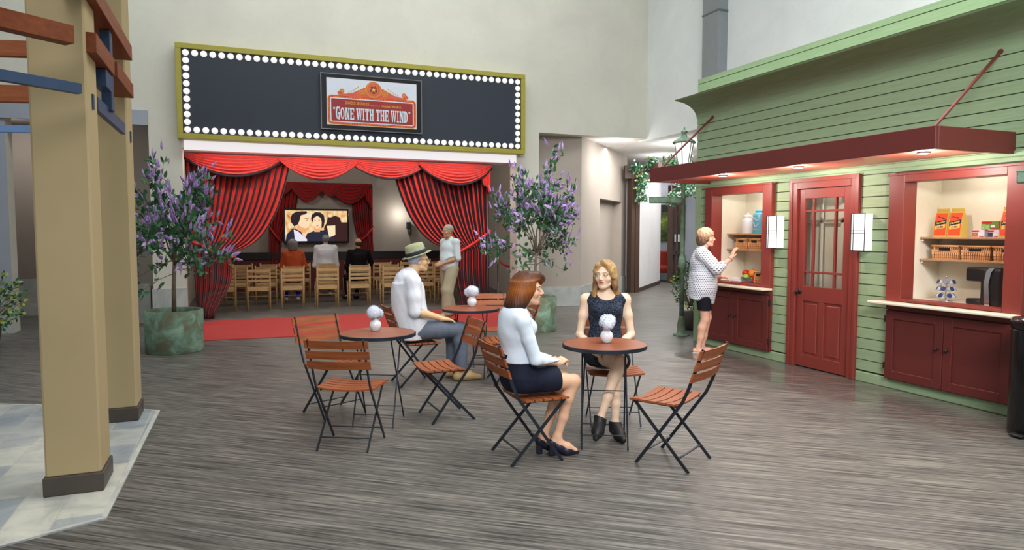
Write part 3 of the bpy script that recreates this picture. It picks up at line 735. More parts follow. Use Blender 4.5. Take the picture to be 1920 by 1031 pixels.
mb.tube([onjar(-.6 + .1 * k, .2 + .02 * math.sin(k * .5)) for k in range(13)], .0035, 5); mb.tube([onjar(-.5 + .1 * k, .12 + .03 * math.sin(k * .7)) for k in range(11)], .0045, 5); mb.tube([onjar(-.4 + .1 * k, .06 + .008 * math.sin(k * 2)) for k in range(9)], .004, 5); mb.build('motif', M['pale_pink'], o, world=False)
# fruit bowl
o = empty('fruit_bowl', (6.47, 7.34, .912), 0, 'clear glass bowl of fruit on the far counter', 'bowl')
m_, n_ = newmat('bowl_glass', .05); n_.b.inputs['Transmission Weight'].default_value = .9; n_.b.inputs['Base Color'].default_value = rgb(230, 240, 238)
MB().lathe([(.05, 0), (.055, .006), (.1, .03), (.135, .075), (.131, .075), (.096, .034), (.05, .012)], 30, capt=True).build('bowl', M['bowl_glass'], o, world=False, smooth=True)
plain('apple_red', rgb(196, 44, 30), .3, var=.25, scale=18); plain('apple_green', rgb(150, 184, 48), .3, var=.15, scale=18); plain('orange_peel', rgb(240, 140, 40), .45, var=.1, scale=30, bump=.4); plain('stem_brown', rgb(84, 60, 36), .7)
def fruit(kind, x, y, z, r, mat, lab):
    o = empty(kind, (x, y, z), random.random() * 6, lab, kind)
    prof = [(r * .05, -r * .78), (r * .45, -r * .9), (r * .85, -r * .55), (r, 0), (r * .93, r * .45), (r * .62, r * .8), (r * .3, r * .84), (r * .02, r * .7)] if kind == 'apple' else [(r * max(.02, math.cos(a)), r * math.sin(a)) for a in [(-PI / 2 + PI * k / 10) for k in range(11)]]
    MB().lathe(prof, 20).build('flesh', M[mat], o, world=False, smooth=True)
    MB().tube([(0, 0, r * .7), (.002, .002, r * 1.12)], .0022 if kind == 'apple' else .005, 6).build('stem', M['stem_brown'], o, world=False)
fruit('apple', 6.47, 7.440, 1.035, .05, 'apple_red', 'red apple on the far left of the fruit bowl'); fruit('apple', 6.42, 7.370, .985, .05, 'apple_green', 'green apple low at the front of the fruit bowl')
fruit('orange', 6.45, 7.280, 1.04, .055, 'orange_peel', 'orange at the top middle of the fruit bowl'); fruit('orange', 6.55, 7.210, 1.03, .052, 'orange_peel', 'orange at the back right of the fruit bowl, partly behind another orange')
fruit('apple', 6.45, 7.255, .963, .046, 'apple_red', 'red apple low on the right of the fruit bowl'); fruit('apple', 6.54, 7.350, 1.02, .045, 'apple_green', 'green apple at the back of the bowl behind the top orange')
o = empty('tray', (6.44, 7.57, .912), 0, 'small white box tray on the far counter left of the fruit bowl', 'tray')
MB().box(-.06, .06, -.1, .1, 0, .008).build('base', M['white_enamel'], o, world=False); mb = MB(); mb.box(-.065, -.06, -.105, .105, 0, .05); mb.box(.06, .065, -.105, .105, 0, .05); mb.box(-.06, .06, .1, .105, 0, .05); mb.box(-.06, .06, -.105, -.1, 0, .05); mb.build('rim', M['white_enamel'], o, world=False)
# coffee bags
plain('kraft_gold', rgb(206, 176, 84), .55, var=.04); plain('label_orange', rgb(240, 84, 44), .5, var=.02); plain('label_navy', rgb(24, 34, 58), .5); plain('label_gold', rgb(240, 206, 116), .5)
def coffee_bag(y, lab):
    o = empty('coffee_bag', (6.64, y, 1.548), 0, lab, 'coffee bag', 'orange-labelled bags of coffee'); w = .14; d = .10; h = .285
    mb = MB(); vs = [(-d / 2, -w / 2, 0), (d / 2, -w / 2, 0), (d / 2, w / 2, 0), (-d / 2, w / 2, 0), (-d / 2, -w / 2, h * .1), (d / 2, -w / 2, h * .1), (d / 2, w / 2, h * .1), (-d / 2, w / 2, h * .1), (-d * .36, -w * .49, h * .55), (d * .36, -w * .49, h * .55), (d * .36, w * .49, h * .55), (-d * .36, w * .49, h * .55), (-.004, -w * .46, h * .93), (.004, -w * .46, h * .93), (.004, w * .46, h * .93), (-.004, w * .46, h * .93)]
    mb._add(vs, [(3, 2, 1, 0)] + [(4 * r + i, 4 * r + (i + 1) % 4, 4 * r + 4 + (i + 1) % 4, 4 * r + 4 + i) for r in range(3) for i in range(4)] + [(12, 13, 14, 15)])
    mb.build('bag', M['kraft_gold'], o, world=False)
    MB().bbox(-.009, .004, -w * .46, w * .46, h * .9, h, .002).build('folded_top', M['kraft_gold'], o, world=False)
    # label follows the front face
    def P(u, v, e=.0016):
        z = v * h; x = np.interp(z, [0, h * .1, h * .55, h * .93], [-d / 2, -d / 2, -d * .36, -.004]); return (float(x) - e, -u * w, z)
    lb = MB(); V = [.06, .1, .2, .3, .4, .5, .55, .65, .75, .84]
    def strip(lo, hi, u0, u1, e, mb, skew=0):
        vs = []; k = 8
        for i in range(k + 1):
            t = i / k
            for j in range(k + 1):
                u = u0 + (u1 - u0) * j / k; vs.append(P(u, lo + (hi - lo) * t + skew * (j / k - .5), e))
        mb._add(vs, [(i * (k + 1) + j, i * (k + 1) + j + 1, (i + 1) * (k + 1) + j + 1, (i + 1) * (k + 1) + j) for i in range(k) for j in range(k)])
    strip(.06, .84, -.43, .43, .0016, lb); lo_ = lb.build('label', M['label_orange'], o, world=False)
    a = MB(); strip(.43, .57, -.42, .44, .0026, a, .09); a.prism([(-.042, .0), (-.03, .012), (.026, -.012), (.042, -.003), (.02, .005), (-.005, .006), (-.03, .018)], P(0, .67, .003), (0, -1, 0), (0, 0, 1), (-1, 0, 0), .001); a.build('banner', M['label_navy'], lo_, world=False)
    a = MB(); strip(.29, .42, -.38, .36, .0026, a, .07); text_mesh(a, 'Flagship', P(.01, .5, .0042), (0, -1, .25), (.14, 0, 1), .026, .098, font_shear=.2, bold=.02); a.build('lettering', M['label_gold'], lo_, world=False)
    a = MB(); text_mesh(a, 'Coffee', P(0, .355, .004), (0, -1, .16), (.08, 0, 1), .024, .066, font_shear=.2, bold=.02); a.build('dark_lettering', M['label_navy'], lo_, world=False)
    return o
coffee_bag(4.775, 'gold coffee bag with orange label, first from the left on the shelf'); coffee_bag(4.625, 'gold coffee bag with orange label, second from the left on the shelf'); coffee_bag(4.125, 'gold coffee bag with orange label, half hidden behind the right window jamb')
# tea boxes
def tea(y, z, w, h, c1, c2, lab):
    o = empty('tea_box', (6.62, y, z), 0, lab, 'tea box'); plain('box_' + c1[0], c1[1], .5, var=.05); plain('boxp_' + c1[0], c2, .5, var=.4, scale=40)
    MB().bbox(-.035, .035, -w / 2, w / 2, 0, h, .002).build('carton', M['box_' + c1[0]], o, world=False)
    a = MB(); a.prism([(-w * .47, h * .72), (w * .05, h * .72), (w * .12, h * .95), (-w * .47, h * .95)], (-.0355, 0, 0), (0, -1, 0), (0, 0, 1), (-1, 0, 0), .001); a.prism([(w * .1, h * .06), (w * .45, h * .06), (w * .45, h * .18), (w * .1, h * .18)], (-.0355, 0, 0), (0, -1, 0), (0, 0, 1), (-1, 0, 0), .001); a.build('red_tab', M['apple_red'], o, world=False)
    a = MB(); a.prism([(-w * .46, h * .06), (-w * .02, h * .06), (-w * .02, h * .6), (-w * .46, h * .66)], (-.0355, 0, 0), (0, -1, 0), (0, 0, 1), (-1, 0, 0), .001); a.build('picture', M['boxp_' + c1[0]], o, world=False)
    a = MB(); a.prism([(w * .05, h * .26), (w * .28, h * .26), (w * .28, h * .56), (w * .05, h * .56)], (-.0355, 0, 0), (0, -1, 0), (0, 0, 1), (-1, 0, 0), .0012); a.build('name_patch', M['white_panel'], o, world=False)
tea(4.385, 1.548, .12, .07, ('white', rgb(226, 226, 236)), rgb(196, 120, 70), 'white and red tea box standing left under the green one'); tea(4.245, 1.548, .10, .07, ('blue', rgb(220, 224, 236)), rgb(60, 60, 90), 'white and red tea box standing right under the green one, with dark berries')
tea(4.275, 1.62, .165, .078, ('green', rgb(112, 140, 60)), rgb(160, 190, 120), 'green tea box laid across the two white boxes')
# coffee pod carousel
o = empty('pod_carousel', (6.55, 4.655, .912), 0, 'chrome carousel holding coffee pods on the near counter', 'pod holder')
MB().lathe([(.065, 0), (.065, .006), (.01, .012), (.006, .02), (.006, .235), (.012, .24), (.004, .255)], 20).build('stand', M['chrome'], o, world=False, smooth=True)
for z in (.045, .112, .18): MB().tube([(.055 * math.cos(t * PI / 8), .055 * math.sin(t * PI / 8), z) for t in range(17)], .002, 5).build('ring', M['chrome'], o, world=False)
plain('pod_white', rgb(214, 216, 222), .4); plain('pod_blue', rgb(46, 70, 110), .3)
for j, z in enumerate((.05, .118, .186)):
    for k in range(6):
        t = k * PI / 3 + j * .3; p = empty('coffee_pod', (6.55 + .06 * math.cos(t), 4.655 + .06 * math.sin(t), .912 + z), t, 'small white coffee pod with dark blue foil lid in the carousel', 'coffee pod', 'coffee pods in the carousel')
        d = Vector((1, 0, .55)).normalized()
        MB().cyl(-d * .022, d * .018, .015, .023, 14).build('cup', M['pod_white'], p, world=False); MB().cyl(d * .018, d * .0205, .0245, .0235, 14).cyl(d * .0205, d * .0215, .012, .012, 10).build('foil_lid', M['pod_blue'], p, world=False)
# coffee machine
o = empty('coffee_machine', (6.56, 4.24, .912), .0, 'black single-cup coffee machine with silver band on the near counter', 'coffee machine')
s = SDF(); s.box((.0, -.08, .175), (.10, .085, .175), r=.03, k=.01); s.box((0, .075, .285), (.085, .10, .065), r=.018, k=.012); s.box((0, .01, .12), (.07, .03, .12), r=.01, k=.01)
sdf_obj('body', s.mesh(.006), M['black'], o)
MB().lathe([(.098, 0), (.1, .01), (.1, .045), (.094, .05)], 28, (0, .10, 0), .85, 1.05).build('drip_tray', M['black'], o, world=False, smooth=True)
mb = MB(); pts = [(-.03, .0), (-.015, .2), (-.035, .32), (-.065, .353), (-.11, .353), (-.08, .31), (-.06, .2), (-.075, .0)]
mb.prism([(a + .0, b) for a, b in pts], (-.104, 0, .002), (0, 1, 0), (0, 0, 1), (-1, 0, 0), .006); mb.build('silver_band', M['chrome'], o, world=False)
# black bin
o = empty('pedal_bin', (5.80, 3.36, 0), 0, 'tall black round pedal bin in front of the near cabinet', 'bin')
MB().lathe([(.17, 0), (.175, .02), (.175, .83), (.172, .84)], 40).build('body', M['gloss_black'], o, world=False, smooth=True)
MB().lathe([(.178, .842), (.178, .9), (.165, .925), (.08, .94), (.01, .942)], 40).build('lid', M['gloss_black'], o, world=False, smooth=True)
MB().bbox(-.23, -.15, -.05, .05, .012, .03, .005).build('pedal', M['black'], o, world=False)
# patina lamp posts
def lamp_post(x, y, ang, lab):
    o = empty('lamp_post', (x, y, 0), ang, lab, 'lamp post', 'green patina lamp posts')
    MB().lathe([(.12, 0), (.125, .01), (.12, .02), (.062, .03), (.062, .18), (.05, .24), (.042, .28), (.034, .3)], 24).build('base', M['patina'], o, world=False, smooth=True)
    MB().lathe([(.034, .3), (.034, 1.02), (.055, 1.04), (.062, 1.12), (.058, 1.2), (.034, 1.26), (.032, 2.38), (.06, 2.4), (.06, 2.43), (.045, 2.5), (.06, 2.56)], 20).build('pole', M['patina'], o, world=False, smooth=True)
    c = MB(); c.bbox(-.52, -.02, -.03, .03, 2.035, 2.125, .008); c.bbox(-.525, -.02, -.033, .033, 2.122, 2.132, .003); c.build('cross_arm', M['patina'], o, world=False)
    l = MB(); l.lathe([(.075, 2.56), (.085, 2.575), (.075, 2.59)], 6); l.lathe([(.17, 2.94), (.175, 2.955), (.15, 2.985), (.1, 3.01), (.045, 3.04), (.032, 3.09), (.045, 3.1), (.05, 3.12), (.03, 3.135), (.012, 3.15), (.012, 3.17), (.005, 3.19)], 24)
    for k in range(6):
        t = k * PI / 3; l.bar((.08 * math.cos(t), .08 * math.sin(t), 2.585), (.145 * math.cos(t), .145 * math.sin(t), 2.945), .01, .01, (math.cos(t), math.sin(t), 0))
    ln = l.build('lantern', M['patina'], o, world=False)
    MB().lathe([(.07, 2.59), (.134, 2.94)], 6, capt=True).build('glass', M['lantern_glow'], ln, world=False)
    return o
lamp_post(6.37, 8.74, -.35, 'green patina street lamp standing at the far corner of the shop')
lp2 = lamp_post(5.68, 2.89, -PI / 3, 'green patina street lamp whose arm reaches in at the right edge'); lp2.scale = (1, 1, .963)
# ------------------------------------------------------------------ marquee
mq = empty('marquee_sign', (2.29, 12.8, 3.15), 0, 'long dark marquee board with olive frame and round white bulbs above the theatre', 'marquee')
X0_, X1_, Z0_, Z1_ = -.84, 5.42, 3.15, 4.71; YF = 12.66
mb = MB(); w = .085
mb.bbox(X0_, X1_, YF, 12.9, Z1_ - w, Z1_, .004); mb.bbox(X0_, X1_, YF, 12.9, Z0_, Z0_ + w, .004); mb.bbox(X0_, X0_ + w, YF, 12.9, Z0_ + w, Z1_ - w, .004); mb.bbox(X1_ - w, X1_, YF, 12.9, Z0_ + w, Z1_ - w, .004)
mb.build('frame', M['olive_gold'], mq)
MB().box(X0_ + w, X1_ - w, 12.69, 12.88, Z0_ + w, Z1_ - w).build('board', M['navy_board'], mq)
xa, xb_ = X0_ + .155, X1_ - .155; za, zb = Z0_ + .15, Z1_ - .15
bulb = None
def add_bulb(x, z):
    global bulb
    if bulb is None:
        bulb = MB().lathe([(.052, 0), (.052, .006), (.047, .02), (.032, .03), (.012, .035), (.002, .036)], 20).xf(Matrix.Rotation(PI / 2, 4, 'X')).build('bulb', M['bulb_glow'], mq, world=False, smooth=True); b = bulb
    else: b = bulb.copy(); COL.objects.link(b); b.parent = mq
    b.location = Vector((x, 12.688, z)) - mq.location
for k in range(44):
    x = xa + (xb_ - xa) * k / 43
    add_bulb(x, zb); add_bulb(x, za)
for k in range(9):
    z = za + (zb - za) * (k + 1) / 10
    add_bulb(xa, z); add_bulb(xb_, z)
# poster screen on the board
ps = empty('poster_screen', (2.385, 12.65, 3.45), 0, 'framed poster with red show title hung on the marquee board', 'poster')
px0, px1, pz0, pz1 = 1.48, 3.29, 3.44, 4.40
MB().box(px0, px1, 12.63, 12.69, pz0, pz1).build('casing', M['gloss_black'], ps)
mb = MB(); t = .014
mb.box(px0 - t, px1 + t, 12.625, 12.69, pz1, pz1 + t); mb.box(px0 - t, px1 + t, 12.625, 12.69, pz0 - t, pz0); mb.box(px0 - t, px0, 12.625, 12.69, pz0, pz1); mb.box(px1, px1 + t, 12.625, 12.69, pz0, pz1); mb.build('frame', M['grey_metal'], ps)
plain('poster_white', rgb(206, 212, 222), .5, var=.02); plain('poster_red', rgb(146, 30, 30), .5, var=.1, scale=1.2); plain('poster_orange', rgb(206, 84, 56), .5); plain('poster_gold', rgb(222, 176, 48), .5); plain('poster_dark', rgb(72, 34, 40), .5); plain('poster_letter', rgb(196, 214, 222), .5); plain('poster_cream', rgb(238, 226, 180), .5)
IX, IZ, IW, IH = 1.57, 3.51, 1.63, .825
def PP(u, v, e): return (IX + u * IW, 12.63 - e, IZ + v * IH)
def flat(name, polys, mat, e, t=.0015, parent=ps):
    m_ = MB()
    for poly in polys: m_.prism([(u * IW, v * IH) for u, v in poly], (IX, 12.63 - e, IZ), (1, 0, 0), (0, 0, 1), (0, -1, 0), t)
    return m_.build(name, mat, parent)
def rrect(u0, u1, v0, v1, r, n=6):
    k = IH / IW; pts = []
    for (cx_, cy_, a0) in ((u1 - r * k, v1 - r, 0), (u0 + r * k, v1 - r, 90), (u0 + r * k, v0 + r, 180), (u1 - r * k, v0 + r, 270)):
        for i in range(n + 1):
            a = math.radians(a0 + 90 * i / n); pts.append((cx_ + r * k * math.cos(a), cy_ + r * math.sin(a)))
    return pts
def disc(u, v, r, n=28, k=None):
    k = IH / IW; return [(u + r * k * math.cos(2 * PI * i / n), v + r * math.sin(2 * PI * i / n)) for i in range(n)]
pic = flat('picture', [[(0, 0), (1, 0), (1, 1), (0, 1)]], M['poster_white'], 0)
flat('board_edge', [rrect(.005, .995, .01, .64, .09)], M['poster_gold'], .002, parent=ps)
flat('board_band', [rrect(.012, .988, .02, .63, .085)], M['apple_red'], .004)
flat('board_border', [rrect(.035, .965, .06, .585, .03)], M['poster_white'], .006)
flat('board_field', [rrect(.047, .953, .082, .562, .015)], M['poster_red'], .008)
dots = []
for k in range(54): u = .04 + .92 * k / 53; dots += [disc(u, .605, .0085, 8), disc(u, .04, .0085, 8)]
for k in range(16): v = .08 + .49 * k / 15; dots += [disc(.0235, v, .0085, 8), disc(.9765, v, .0085, 8)]
flat('beading', dots, M['poster_gold'], .006, .002)
# carved topper: dark backing, scroll wings, round medallion with star
flat('topper_backing', [[(.36, .64)] + [(.51 + .16 * math.cos(a), .64 + .24 * math.sin(a)) for a in [PI - PI * k / 16 for k in range(17)]] + [(.66, .64)]], M['poster_dark'], .002)
def wing(s):
    pts = [(0, .635), (.34, .635), (.35, .70), (.335, .79), (.29, .835), (.25, .83), (.2, .78), (.13, .71), (.06, .68), (.02, .675), (-.005, .70), (-.01, .74), (-.035, .70), (-.03, .66)]
    c = .51; return [(c - s * (.36 - a) - 0, b) for a, b in pts]
flat('scroll_wings', [wing(1), wing(-1), disc(.51 - .345, .73, .05), disc(.51 + .345, .73, .05)], M['poster_orange'], .004)
def rings(cs, w=.008):
    P = []
    for (u, v, r) in cs:
        n = 24; k = IH / IW
        for i in range(n):
            a0, a1 = 2 * PI * i / n, 2 * PI * (i + 1) / n
            P.append([(u + (r) * k * math.cos(a0), v + r * math.sin(a0)), (u + r * k * math.cos(a1), v + r * math.sin(a1)), (u + (r - w) * k * math.cos(a1), v + (r - w) * math.sin(a1)), (u + (r - w) * k * math.cos(a0), v + (r - w) * math.sin(a0))])
    return P
flat('medallion', [disc(.51, .80, .172, 40)], M['poster_orange'], .006)
flat('medallion_core', [disc(.51, .80, .095, 32)], M['poster_red'], .008)
star = [(.51 + (IH / IW) * r * math.cos(PI / 2 + k * PI / 5), .8 + r * math.sin(PI / 2 + k * PI / 5)) for k, r in enumerate([.055, .024] * 5)]
flat('gold_lines', [star] + rings([(.51, .8, .178), (.51, .8, .155), (.51, .8, .102), (.51 - .345, .73, .035), (.51 + .345, .73, .035), (.51 - .345, .73, .018), (.51 + .345, .73, .018), (.385, .74, .07), (.635, .74, .07), (.385, .74, .045), (.635, .74, .045), (.385, .74, .022), (.635, .74, .022)], .007) + [disc(.51 + (IH / IW) * .075 * math.cos(a), .8 + .075 * math.sin(a), .01, 8) for a in [k * 2 * PI / 5 + .3 for k in range(5)]] + [disc(.51 + s * a, b, .014, 8) for s in (1, -1) for a, b in ((.27, .715), (.245, .745), (.22, .775), (.195, .81), (.17, .845))], M['poster_gold'], .010)
# lettering
def slab(mb, ch, x, z, w, h, e):
    """slab-serif capital built from bars, like the poster's western face"""
    s = w * .30; b = h * .13; y = 12.63 - e; cnt = [0]
    def nx(): cnt[0] += 1; return cnt[0] * .0002
    def r(a0, a1, c0, c1): mb.prism([(x + a0 * w, z + c0 * h), (x + a1 * w, z + c0 * h), (x + a1 * w, z + c1 * h), (x + a0 * w, z + c1 * h)], (0, y - nx(), 0), (1, 0, 0), (0, 0, 1), (0, -1, 0), .001)
    def q(*p): mb.prism([(x + a * w, z + c * h) for a, c in p], (0, y - nx(), 0), (1, 0, 0), (0, 0, 1), (0, -1, 0), .001)
    S = .13; T = .28
    if ch == 'I': r(.1, .9, 0, S); r(.1, .9, 1 - S, 1); r(.5 - T / 1.6, .5 + T / 1.6, S, 1 - S)
    elif ch == 'T': r(.2, .8, 0, S); r(0, 1, 1 - S, 1); r(0, .14, .72, 1 - S); r(.86, 1, .72, 1 - S); r(.5 - T / 2, .5 + T / 2, S, 1 - S)
    elif ch == 'H': 
        for a in (0, .58): r(a, a + .42, 0, S); r(a, a + .42, 1 - S, 1); r(a + .07, a + .35, S, 1 - S)
        r(.35, .65, .44, .57)
    elif ch == 'E': r(0, 1, 0, S); r(0, 1, 1 - S, 1); r(.08, .4, S, 1 - S); r(.4, .7, .44, .57); r(.86, 1, S, .3); r(.86, 1, .7, 1 - S); r(.66, .78, .36, .65)
    elif ch == 'N': r(0, .4, 0, S); r(0, .3, 1 - S, 1); r(.62, 1, 1 - S, 1); r(.1, .28, S, 1); r(.74, .9, 0, 1 - S); q((.1, 1), (.4, 1), (.9, 0), (.62, 0))
    elif ch == 'W': q((0, 1), (.24, 1), (.38, 0), (.22, 0)); q((.24, 0), (.36, 0), (.56, .95), (.46, .95)); q((.44, .95), (.62, .95), (.78, 0), (.64, 0)); q((.68, 0), (.78, 0), (.98, 1), (.86, 1)); r(-.04, .3, 1 - S, 1); r(.36, .66, 1 - S, 1); r(.78, 1.04, 1 - S, 1)
    elif ch in 'ODG':
        n = 14; out = []
        for k in range(n):
            a0, a1 = 2 * PI * k / n, 2 * PI * (k + 1) / n
            if ch == 'G' and -.1 < a0 < .6: continue
            if ch == 'D' and PI / 2 <= a0 < 3 * PI / 2: continue
            cx_ = .5 if ch != 'D' else .42
            q((cx_ + .5 * math.cos(a0), .5 + .5 * math.sin(a0)), (cx_ + .5 * math.cos(a1), .5 + .5 * math.sin(a1)), (cx_ + .2 * math.cos(a1), .5 + .37 * math.sin(a1)), (cx_ + .2 * math.cos(a0), .5 + .37 * math.sin(a0)))
        if ch == 'D': r(0, .45, 0, S); r(0, .45, 1 - S, 1); r(.08, .36, S, 1 - S)
        if ch == 'G': r(.52, 1.08, .42, .54); r(.7, 1.0, .0, .45); r(.84, 1.0, .66, 1.0)
mb = MB(); word = ['"', 'G', 'O', 'N', 'E', ' ', 'W', 'I', 'T', 'H', ' ', 'T', 'H', 'E', ' ', 'W', 'I', 'N', 'D', '"']
WD = {'"': .55, ' ': .38, 'I': .62, 'W': 1.3, 'N': 1.1}; tot = sum(WD.get(c, 1.0) + .08 for c in word); u = IX + .065 * IW; sc = (.865 * IW) / tot; zb_ = IZ + .125 * IH; hh = .255 * IH
for i, c in enumerate(word):
    w_ = WD.get(c, 1.0) * sc; h2 = hh * (1.12 if c == 'G' else 1.0)
    if c == '"':
        for k in (0, .5): mb.prism([(u + w_ * (.1 + k), zb_ + hh * .98), (u + w_ * (.42 + k), zb_ + hh * .98), (u + w_ * (.34 + k), zb_ + hh * .8), (u + w_ * (.16 + k), zb_ + hh * .8)], (0, 12.62, 0), (1, 0, 0), (0, 0, 1), (0, -1, 0), .001)
    elif c != ' ': slab(mb, c, u, zb_ - (h2 - hh) * .3, w_, h2, .011)
    u += w_ + .08 * sc
mb.build('title_lettering', M['poster_letter'], ps)
mb = MB(); text_mesh(mb, "DAVID O. SELZNICK'S", PP(.33, .485, .0105), (1, 0, 0), (0, 0, 1), .052, .42); text_mesh(mb, 'PRODUCTION OF', PP(.53, .455, .0105), (1, 0, 0), (0, 0, 1), .018, .17); text_mesh(mb, "MARGARET MITCHELL'S", PP(.71, .46, .0105), (1, 0, 0), (0, 0, 1), .036, .36)
mb.build('small_lettering', M['poster_gold'], ps)

# ------------------------------------------------------------------ curtains
def curtain_mat(name, c_red, c_shade, rough=.75, wd=.34):
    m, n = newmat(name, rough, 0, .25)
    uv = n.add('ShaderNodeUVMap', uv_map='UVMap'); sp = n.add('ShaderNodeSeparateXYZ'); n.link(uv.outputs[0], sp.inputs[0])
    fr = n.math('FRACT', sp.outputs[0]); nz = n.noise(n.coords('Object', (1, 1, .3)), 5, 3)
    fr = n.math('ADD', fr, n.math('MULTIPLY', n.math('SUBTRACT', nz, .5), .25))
    c = n.ramp(fr, [(.0, c_shade), (wd, c_shade), (wd + .07, c_red), (.9, c_red), (1.0, c_shade)])  # dark bands painted along the pleats stand in for shade in the folds
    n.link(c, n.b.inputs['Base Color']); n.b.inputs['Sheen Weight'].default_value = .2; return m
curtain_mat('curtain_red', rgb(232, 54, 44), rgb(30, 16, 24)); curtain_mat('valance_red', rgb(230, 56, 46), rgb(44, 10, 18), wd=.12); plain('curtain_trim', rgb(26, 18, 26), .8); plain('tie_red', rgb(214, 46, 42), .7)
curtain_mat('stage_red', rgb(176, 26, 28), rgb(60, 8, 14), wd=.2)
def bez(p0, p1, p2, t): return tuple((1 - t) ** 2 * a + 2 * t * (1 - t) * b + t * t * c for a, b, c in zip(p0, p1, p2))
def lerp(a, b, t): return a + (b - a) * t
def drape(parent, mat, Y, outer, inner, tie, tie_in, bot, z_top, z_tie, z_bot, folds, amp=.05, bulge=None):
    """curtain gathered at a tie-back; outer/inner = x of the hanging edge and of the free edge"""
    nu = folds * 10 + 1; nv = 46; mb = MB(); uvs = []
    for j in range(nv):
        for i in range(nu):
            u = i / (nu - 1); v = j / (nv - 1); ph = u * folds * 2 * PI
            x0 = lerp(outer, inner, u)
            if v < .62:
                t = v / .62
                p0 = (x0, z_top); p2 = (lerp(tie, tie_in, u), z_tie + .05 * u)
                p1 = (lerp(outer + (tie - outer) * .4, inner + (tie_in - inner) * .28, u), lerp((z_top + z_tie) / 2, z_tie + .06, u ** 1.2))
                x, z = bez(p0, p1, p2, t); a = amp * (1 - .55 * t)
            else:
                t = (v - .62) / .38; z = lerp(z_tie, z_bot, t)
                xb0, xb1 = bot; bl = (bulge or 0) * math.sin(PI * min(1, t * 1.15)) * u
                x = lerp(lerp(tie, tie_in, u), lerp(xb0, xb1, u), t ** .8) + bl; a = amp * (.45 + .3 * t)
                z += .05 * u * (1 - t)
            y = Y + a * (math.sin(ph) * .5 + .5) ** .8 * 1.6 - .02 * math.sin(ph * .37 + v * 3)
            mb.v.append((x, y, z)); uvs.append((u * folds + .25, v))
    for j in range(nv - 1):
        for i in range(nu - 1): mb.f.append([j * nu + i, j * nu + i + 1, (j + 1) * nu + i + 1, (j + 1) * nu + i]); mb.m.append(0)
    mb.uv = uvs
    return mb.build('drape', mat, parent, smooth=True, solid=.008)
def swag(parent, mat, trim, Y, xl, xr, z, depth, folds=7, fwd=.12, skew=0.0, trimw=.035, zr=0):
    nu, nv = 33, folds * 8 + 1; mb = MB(); uvs = []; edge = []
    for j in range(nv):
        v = j / (nv - 1)
        for i in range(nu):
            u = i / (nu - 1); s = math.sin(PI * (u + skew * u * (1 - u))) ** .85 if 0 < u < 1 else 0
            pinch = .25 + .75 * s
            x = lerp(xl, xr, u); zz = z - zr * u - v * depth * s - v * .06
            y = Y - fwd * s * (.3 + .7 * v) * (1) - .028 * pinch * math.sin(v * folds * 2 * PI)
            mb.v.append((x, y, zz)); uvs.append((v * folds + .1, u))
            if j == nv - 1: edge.append((x, y, zz))
    for j in range(nv - 1):
        for i in range(nu - 1): mb.f.append([j * nu + i, j * nu + i + 1, (j + 1) * nu + i + 1, (j + 1) * nu + i]); mb.m.append(0)
    mb.uv = uvs; o = mb.build('swag', mat, parent, smooth=True, solid=.006)
    if trim:
        t = MB(); t.tube([(a, b - .004, c) for a, b, c in edge], trimw / 2, 6); t.build('fringe', trim, o, smooth=True)
    return o
def tie(parent, pts, r, mat):
    MB().tube(pts, r, 8).build('tie_back', mat, parent, smooth=True)
def jabot(parent, mat, trim, Y, x, z, w, h, s):
    """stepped tail at the side of the valance"""
    mb = MB(); uvs = []; nu, nv = 25, 9; ed = []
    for j in range(nv):
        for i in range(nu):
            u = i / (nu - 1); v = j / (nv - 1); L = h * (.25 + .75 * u) + .03 * math.sin(u * 18)
            p = (x + s * w * u, Y - .05 + .03 * math.sin(u * 4 * 2 * PI), z - v * L); mb.v.append(p); uvs.append((u * 4 + .2, v))
            if j == nv - 1: ed.append(p)
    for j in range(nv - 1):
        for i in range(nu - 1): mb.f.append([j * nu + i, j * nu + i + 1, (j + 1) * nu + i + 1, (j + 1) * nu + i]); mb.m.append(0)
    mb.uv = uvs; o = mb.build('jabot', mat, parent, smooth=True, solid=.006)
    MB().tube(ed, .012, 6).build('fringe', trim, o, smooth=True)
CY = 13.6; ZT = 2.99
c1 = empty('theatre_curtain', (-.3, CY, 0), 0, 'left red pleated theatre curtain tied back, partly behind the lilac tree', 'curtain', 'red curtains across the theatre entrance')
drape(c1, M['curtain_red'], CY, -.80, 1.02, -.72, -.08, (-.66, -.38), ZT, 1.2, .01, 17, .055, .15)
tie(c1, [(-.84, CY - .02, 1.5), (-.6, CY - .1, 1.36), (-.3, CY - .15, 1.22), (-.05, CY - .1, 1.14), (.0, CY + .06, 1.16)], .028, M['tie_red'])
c2 = empty('theatre_curtain', (4.7, CY, 0), 0, 'right red pleated theatre curtain tied back behind the standing man', 'curtain', 'red curtains across the theatre entrance')
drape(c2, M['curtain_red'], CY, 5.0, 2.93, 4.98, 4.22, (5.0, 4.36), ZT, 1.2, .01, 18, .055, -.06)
tie(c2, [(5.02, CY - .02, 1.62), (4.8, CY - .1, 1.48), (4.5, CY - .14, 1.3), (4.22, CY - .1, 1.14), (4.18, CY + .06, 1.14)], .028, M['tie_red'])
vl = empty('curtain_valance', (2.1, CY, 2.9), 0, 'red swagged valance hanging across the top of the theatre entrance', 'valance')
MB().bbox(-.82, 5.04, CY - .02, CY + .06, ZT - .03, ZT + .01, .004).build('pelmet_board', M['tie_red'], vl)
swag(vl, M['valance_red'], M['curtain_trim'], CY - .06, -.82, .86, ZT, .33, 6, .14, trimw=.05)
swag(vl, M['valance_red'], None, CY - .10, .80, 2.24, ZT, .37, 7, .16)
